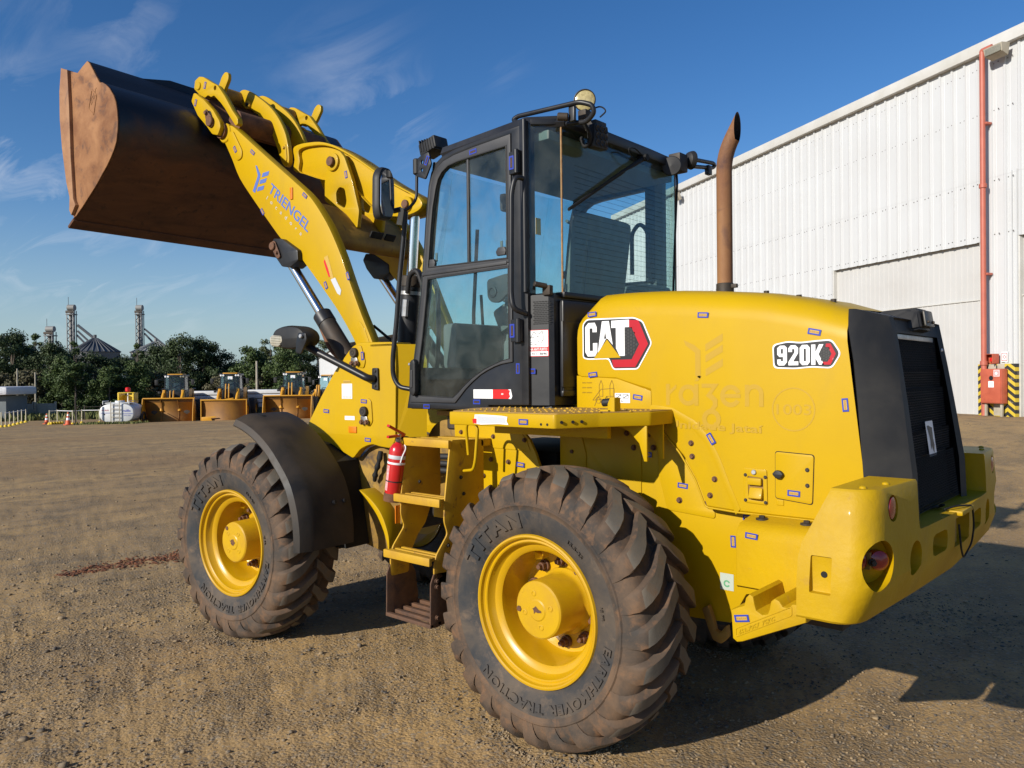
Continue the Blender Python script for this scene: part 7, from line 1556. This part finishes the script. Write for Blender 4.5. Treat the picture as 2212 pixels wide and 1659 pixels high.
# grass strip
mat('grass', (.10, .125, .030), (.19, .165, .06), 1.2, rough=.9, c3=(.05, .075, .02), s3=3, lo3=.5, hi3=.7)
g = np.random.default_rng(5); n = 16000
f = g.uniform(67.5, 84, n); s = g.uniform(-56, 4, n); x = -2.2751 + .6637 * f - .748 * s; y = 3.7461 - .7479 * f - .6637 * s; z = gz(x, y, False); a = g.uniform(0, 3.14, n); h = g.uniform(.2, .75, n); w_ = g.uniform(.08, .3, n)
V = np.stack([np.stack([x - w_ * np.cos(a), y - w_ * np.sin(a), z - .05], 1), np.stack([x + w_ * np.cos(a), y + w_ * np.sin(a), z - .05], 1), np.stack([x + g.normal(0, .15, n), y + g.normal(0, .15, n), z + h], 1)], 1).reshape(-1, 3)
# tufts at the foot of the tank
f = g.uniform(46.6, 48.5, 900); s = g.uniform(-26.2, -22.6, 900); x = -2.2751 + .6637 * f - .748 * s; y = 3.7461 - .7479 * f - .6637 * s; z = gz(x, y, False); a = g.uniform(0, 3.14, 900)
V2 = np.stack([np.stack([x - .05 * np.cos(a), y - .05 * np.sin(a), z], 1), np.stack([x + .05 * np.cos(a), y + .05 * np.sin(a), z], 1), np.stack([x, y, z + g.uniform(.05, .18, 900)], 1)], 1).reshape(-1, 3)
V = np.concatenate([V, V2]); me = mesh_np('grass', V, np.arange(len(V)).reshape(-1, 3)); prop(obj('grass', me, None, 'grass'), 'rough green and straw grass under the tree line', 'grass', kind='stuff')
# ------------------------------------------------------------------ trees
def leafmat(name, c1, c2, c3):
    m, t, p, o = nodes_of(name); c = mixrgb(t, ramp(t, noise(t, .8, 4, .6), .35, .65), c1, c2); c = mixrgb(t, tmath(t, 'MULTIPLY', ramp(t, noise(t, 5, 3, .6), .52, .7), .8), c, c3)
    t.links.new(c, p.inputs['Base Color']); p.inputs['Roughness'].default_value = .6; p.inputs['Specular IOR Level'].default_value = .3
leafmat('leaf_dark', (.030, .050, .016), (.042, .062, .020), (.060, .085, .026)); leafmat('leaf_mid', (.046, .075, .020), (.065, .095, .024), (.095, .125, .034)); leafmat('leaf_pale', (.075, .095, .038), (.095, .11, .045), (.13, .14, .06)); leafmat('leaf_brown', (.075, .070, .034), (.095, .085, .042), (.12, .10, .05))
mat('bark', (.10, .075, .055), (.16, .13, .10), 4, rough=.9)
def crown_mesh(seed, h, rw, base, nblob, per, leaf, m_, open_=.0):
    g = np.random.default_rng(seed); V = []; cs = []
    for k in range(nblob):
        t_ = g.uniform(0, 1); z = base + (h - base) * t_; rr = rw * (math.sin(math.pi * min(1, .18 + t_ * .80)) ** .6) * g.uniform(.35, 1.0); a = g.uniform(0, 6.283); c = np.array([rr * math.cos(a), rr * math.sin(a), z]); cs.append(c)
        br = g.uniform(.25, .60) * rw * (.62 if open_ else .75)
        d = g.normal(0, 1, (per, 3)); d /= np.linalg.norm(d, axis=1)[:, None]; r_ = br * g.uniform(.2, 1.12, (per, 1)) ** .8; q = c + d * r_ * np.array([1, 1, .75])
        nr = d + g.normal(0, .55, (per, 3)); nr /= np.linalg.norm(nr, axis=1)[:, None]; up = g.normal(0, 1, (per, 3)); u = np.cross(nr, up); u /= np.linalg.norm(u, axis=1)[:, None] + 1e-9; v = np.cross(nr, u)
        s = leaf * g.uniform(.5, 1.3, (per, 1)); V.append(np.stack([q - u * s, q - v * s * .6, q + u * s, q + v * s * .6], 1).reshape(-1, 3))
    V = np.concatenate(V); me = mesh_np('crown', V, np.arange(len(V)).reshape(-1, 4)); me.materials.append(MT[m_])
    bm = bmesh.new(); add_tube(bm, [(0, 0, -.5), (.1, .05, base * .8), (.0, .1, (h + base) * .5), (.1, 0, h * .92)], lambda q: .16 * (1 - q) + .02, 7)
    for c in cs[:min(9, len(cs))]: add_tube(bm, [(0, 0, max(base * .6, c[2] * .55)), (c[0] * .5, c[1] * .5, c[2] * .85), tuple(c)], lambda q: .06 * (1 - q) + .012, 5)
    tm = bpy.data.meshes.new('trunk'); bm.to_mesh(tm); bm.free(); tm.materials.append(MT['bark']); return me, tm
KIND = {'big': crown_mesh(1, 9, 3.0, 1.0, 64, 240, .13, 'leaf_dark'), 'mid': crown_mesh(2, 7, 2.3, .3, 52, 220, .12, 'leaf_mid'), 'tall': crown_mesh(3, 9, 1.8, 2.4, 30, 180, .11, 'leaf_pale', 1), 'bush': crown_mesh(4, 3.4, 1.9, .1, 30, 180, .11, 'leaf_brown'), 'big2': crown_mesh(5, 9, 2.8, .8, 60, 240, .13, 'leaf_dark'), 'thin': crown_mesh(6, 9, 1.2, 4.0, 18, 130, .10, 'leaf_mid', 1)}
TREES = [ # forward, bearing px of the crown middle, top px, kind, look
    (86, -18, 735, 'big', 'dark broad tree at the far left edge of the photo'), (84, 26, 715, 'big2', 'dark broad tree rising behind the guard hut canopy'), (90, 78, 717, 'thin', 'thin wispy tree left of the short grain elevator'), (85, 72, 752, 'big', 'dark tree just right of the one behind the guard hut'), (82, 112, 738, 'big2', 'dark tree standing before the short grain elevator'), (80, 60, 792, 'bush', 'brownish bushy shrub behind the concrete wall'),
    (86, 163, 733, 'thin', 'slender tree in front of the tallest grain elevator'), (77, 165, 778, 'mid', 'bright leafy green tree left of the white tank'), (80, 135, 765, 'mid', 'green tree at the left shoulder of the bright leafy one'), (84, 205, 760, 'big', 'dark tree below the conical silo roof'), (78, 238, 785, 'mid', 'green tree directly behind the yellow cage'), (86, 262, 768, 'big2', 'dark tree right of the conical silo'), (90, 298, 738, 'thin', 'thin tree before the second tall grain elevator'), (80, 290, 775, 'mid', 'rounded green tree left of the leftmost parked loader cab'),
    (88, 345, 744, 'big2', 'dark tree behind the left end of the leftmost parked loader'), (84, 392, 722, 'big', 'tallest dark tree crown behind the leftmost parked loader'), (86, 440, 730, 'big2', 'dark tree between the left and middle parked loaders'), (88, 478, 757, 'big', 'lower dark tree behind the middle parked loader cab'), (84, 541, 743, 'mid', 'round green tree between the middle and third parked loaders'), (92, 512, 780, 'big2', 'low dark tree in the gap behind the middle loader'), (86, 585, 720, 'tall', 'pale wispy eucalyptus left of the third parked loader'), (82, 612, 740, 'mid', 'green tree right behind the third parked loader cab'), (85, 652, 733, 'big2', 'dark tree right of the third parked loader'), (88, 690, 722, 'tall', 'pale tree behind the big loader lamp'), (84, 735, 745, 'mid', 'green tree mostly hidden by the big loader tower'), (86, -75, 730, 'big', 'dark broad tree just beyond the left edge'), (80, 10, 800, 'bush', 'low brown shrub between guard hut and trees'), (84, 118, 800, 'bush', 'low brownish shrub right of the concrete wall'), (82, 330, 800, 'bush', 'low shrub behind the leftmost parked loader'), (83, 480, 805, 'bush', 'low shrub behind the middle parked loader'), (84, 560, 800, 'bush', 'low shrub between middle and third parked loaders'),
    (94, 50, 742, 'big', 'dark tree in the back row behind the leftmost broad trees'), (94, 138, 752, 'big2', 'dark tree in the back row between short and tallest elevators'), (95, 232, 774, 'big', 'dark tree in the back row right of the silo roof'), (94, 318, 762, 'big2', 'dark tree in the back row under the second elevator'), (95, 415, 745, 'big', 'dark tree in the back row behind the tallest crown'), (95, 565, 760, 'big2', 'dark tree in the back row behind the round green tree'), (95, 632, 752, 'big', 'dark tree in the back row behind the pale eucalyptus'), (94, 500, 788, 'big', 'low dark tree in the back row behind the middle loader')]
NAT = {'big': 9.3, 'big2': 9.3, 'mid': 7.4, 'tall': 9.3, 'bush': 3.7, 'thin': 9.3}
for (fwd, bx, top, kd, lab) in TREES:
    side = (bx - 1106) / 1683 * fwd; x, y = site(fwd, side); gzv = gz1(x, y)
    ztop = 1.68 - fwd * ((top - 818) / 1683 + .0105 * (bx - 1106) / 1683 * -1 * -1 * 1.0) if False else 1.68 - fwd * (top - (813.5 - .0105 * (bx - 1106))) / 1683
    k = (ztop - gzv) / NAT[kd]; T = empty('tree', (x, y, gzv), random.uniform(0, 6.28), lab, 'tree', 'trees along the back of the yard')
    kw = max(.85, min(1.25, k)) ; T.scale = (kw * random.uniform(.92, 1.08), kw, k)
    cm, tm = KIND[kd]; obj('crown', cm, T); obj('trunk', tm, T)
# ------------------------------------------------------------------ grain silos and elevators far behind
mat('silo_steel', (.12, .125, .13), (.09, .095, .10), .15, rough=.5, metal=.3); mat('silo_light', (.24, .24, .23), (.19, .19, .18), .2, rough=.6)
def silo(loc, r, hw, hr, label, m_):
    T = empty('grain_silo', loc, 0, label, 'silo', 'grain silos beyond the trees')
    cyl('silo_wall', (0, 0, -6), (0, 0, hw), r, m_, T, n=40)
    rf = lathe('silo_roof', [(r * 1.04, hw - .1), (r * .6, hw + hr * .42), (r * .10, hw + hr), (.0001, hw + hr)], (0, 0, 0), (0, 0, 1), m_, T, n=40, ang=10)
    for k in range(28):
        a = 6.283 * k / 28; tube('roof_rib', [(r * 1.04 * math.cos(a), r * 1.04 * math.sin(a), hw - .05), (r * .10 * math.cos(a), r * .10 * math.sin(a), hw + hr + .05)], .12, m_, rf, n=4, rad=0)
    cyl('silo_cap', (0, 0, hw + hr - .1), (0, 0, hw + hr + .8), r * .07, m_, T, n=10)
def skyp(fwd, bx, py): side = (bx - 1106) / 1683 * fwd; x, y = site(fwd, side); return x, y, 1.68 - fwd * (py - (813.5 - .0105 * (bx - 1106))) / 1683
x, y, z = skyp(160, 207, 757); silo((x, y, 0), 4.6, z, 2.7, 'grey conical-roofed grain silo behind the trees under the tallest elevator', 'silo_steel')
x, y, z = skyp(170, 338, 758); silo((x, y, 0), 5.0, z, 2.2, 'pale grain silo right of the second tall elevator', 'silo_light')
def elevator(bx, fwd, top, wd, label, guys, hs=1.0):
    x, y, zt = skyp(fwd, bx, top); T = empty('grain_elevator', (x, y, 0), HEAD, label, 'grain elevator', 'grain elevator towers beyond the trees'); w2 = wd / 2
    for (a, b) in ((w2, w2), (w2, -w2), (-w2, w2), (-w2, -w2)): box('tower_leg', (a, b, zt / 2 - 4), (.14, .14, zt + 8), 'silo_steel', T)
    z = 0; k = 0
    while z < zt - 1.5:
        for s in (1, -1): tube('cross_brace', [(w2, -w2 * s, z), (w2, w2 * s, z + 1.5)], .08, 'silo_steel', T, n=4, rad=0)
        z += 1.5; k += 1
    box('leg_casing', (-.1, -.25, zt / 2 - 4), (.4, .5, zt + 8), 'silo_light', T); box('leg_casing', (-.1, .35, zt / 2 - 4), (.35, .4, zt + 8), 'silo_steel', T)
    hd = cyl('elevator_head', (0, -w2 * 1.1, zt + .6), (0, w2 * 1.1, zt + .6), .62 * hs, 'silo_light', T, n=18); box('head_platform', (0, 0, zt - .8), (wd * 1.25, wd * 1.3, .2), 'silo_steel', T); box('platform_rail', (wd * .6, 0, zt - .3), (.06, wd * 1.3, .5), 'dark_metal', T); cyl('mast', (0, -w2, zt), (0, -w2, zt + 2.8), .05, 'silo_steel', T, n=5)
    for (dy, dz0, dy1, z1, r_) in guys: tube('spout_pipe', [(0, dy, zt - dz0), (0, dy1, z1)], r_, 'silo_steel', T, n=6, rad=0)
elevator(157, 160, 668, 1.25, 'tallest steel grain elevator tower with spouts running down right', [(1.2, 3, 16.5, 1.0, .28), (1.2, 4.2, 11.5, 2.5, .2), (1.0, 5, 10.5, 1.5, .2), (-1.0, 14, -9, 3, .16)])
elevator(304, 170, 668, 1.2, 'second tall grain elevator tower with braces on both sides', [(1.0, 4, 14, 2.5, .2), (1.0, 5, 11.0, 1.5, .2), (-1, 16, -10, 4, .22)])
elevator(111, 165, 714, 1.5, 'short grain elevator tower between the left trees', [(1.2, 2, 7, 3, .2), (1.2, 3, 6, 2, .2)])
x, y, z = skyp(150, 13, 722); T = empty('roof_tank', (x, y, 0), 0, 'small dark roof tank showing above the leftmost trees', 'tank'); cyl('tank_drum', (0, 0, z - 2), (0, 0, z), 1.4, 'silo_steel', T, n=16); cyl('tank_stand', (0, 0, -2), (0, 0, z - 2), .5, 'silo_steel', T, n=8)
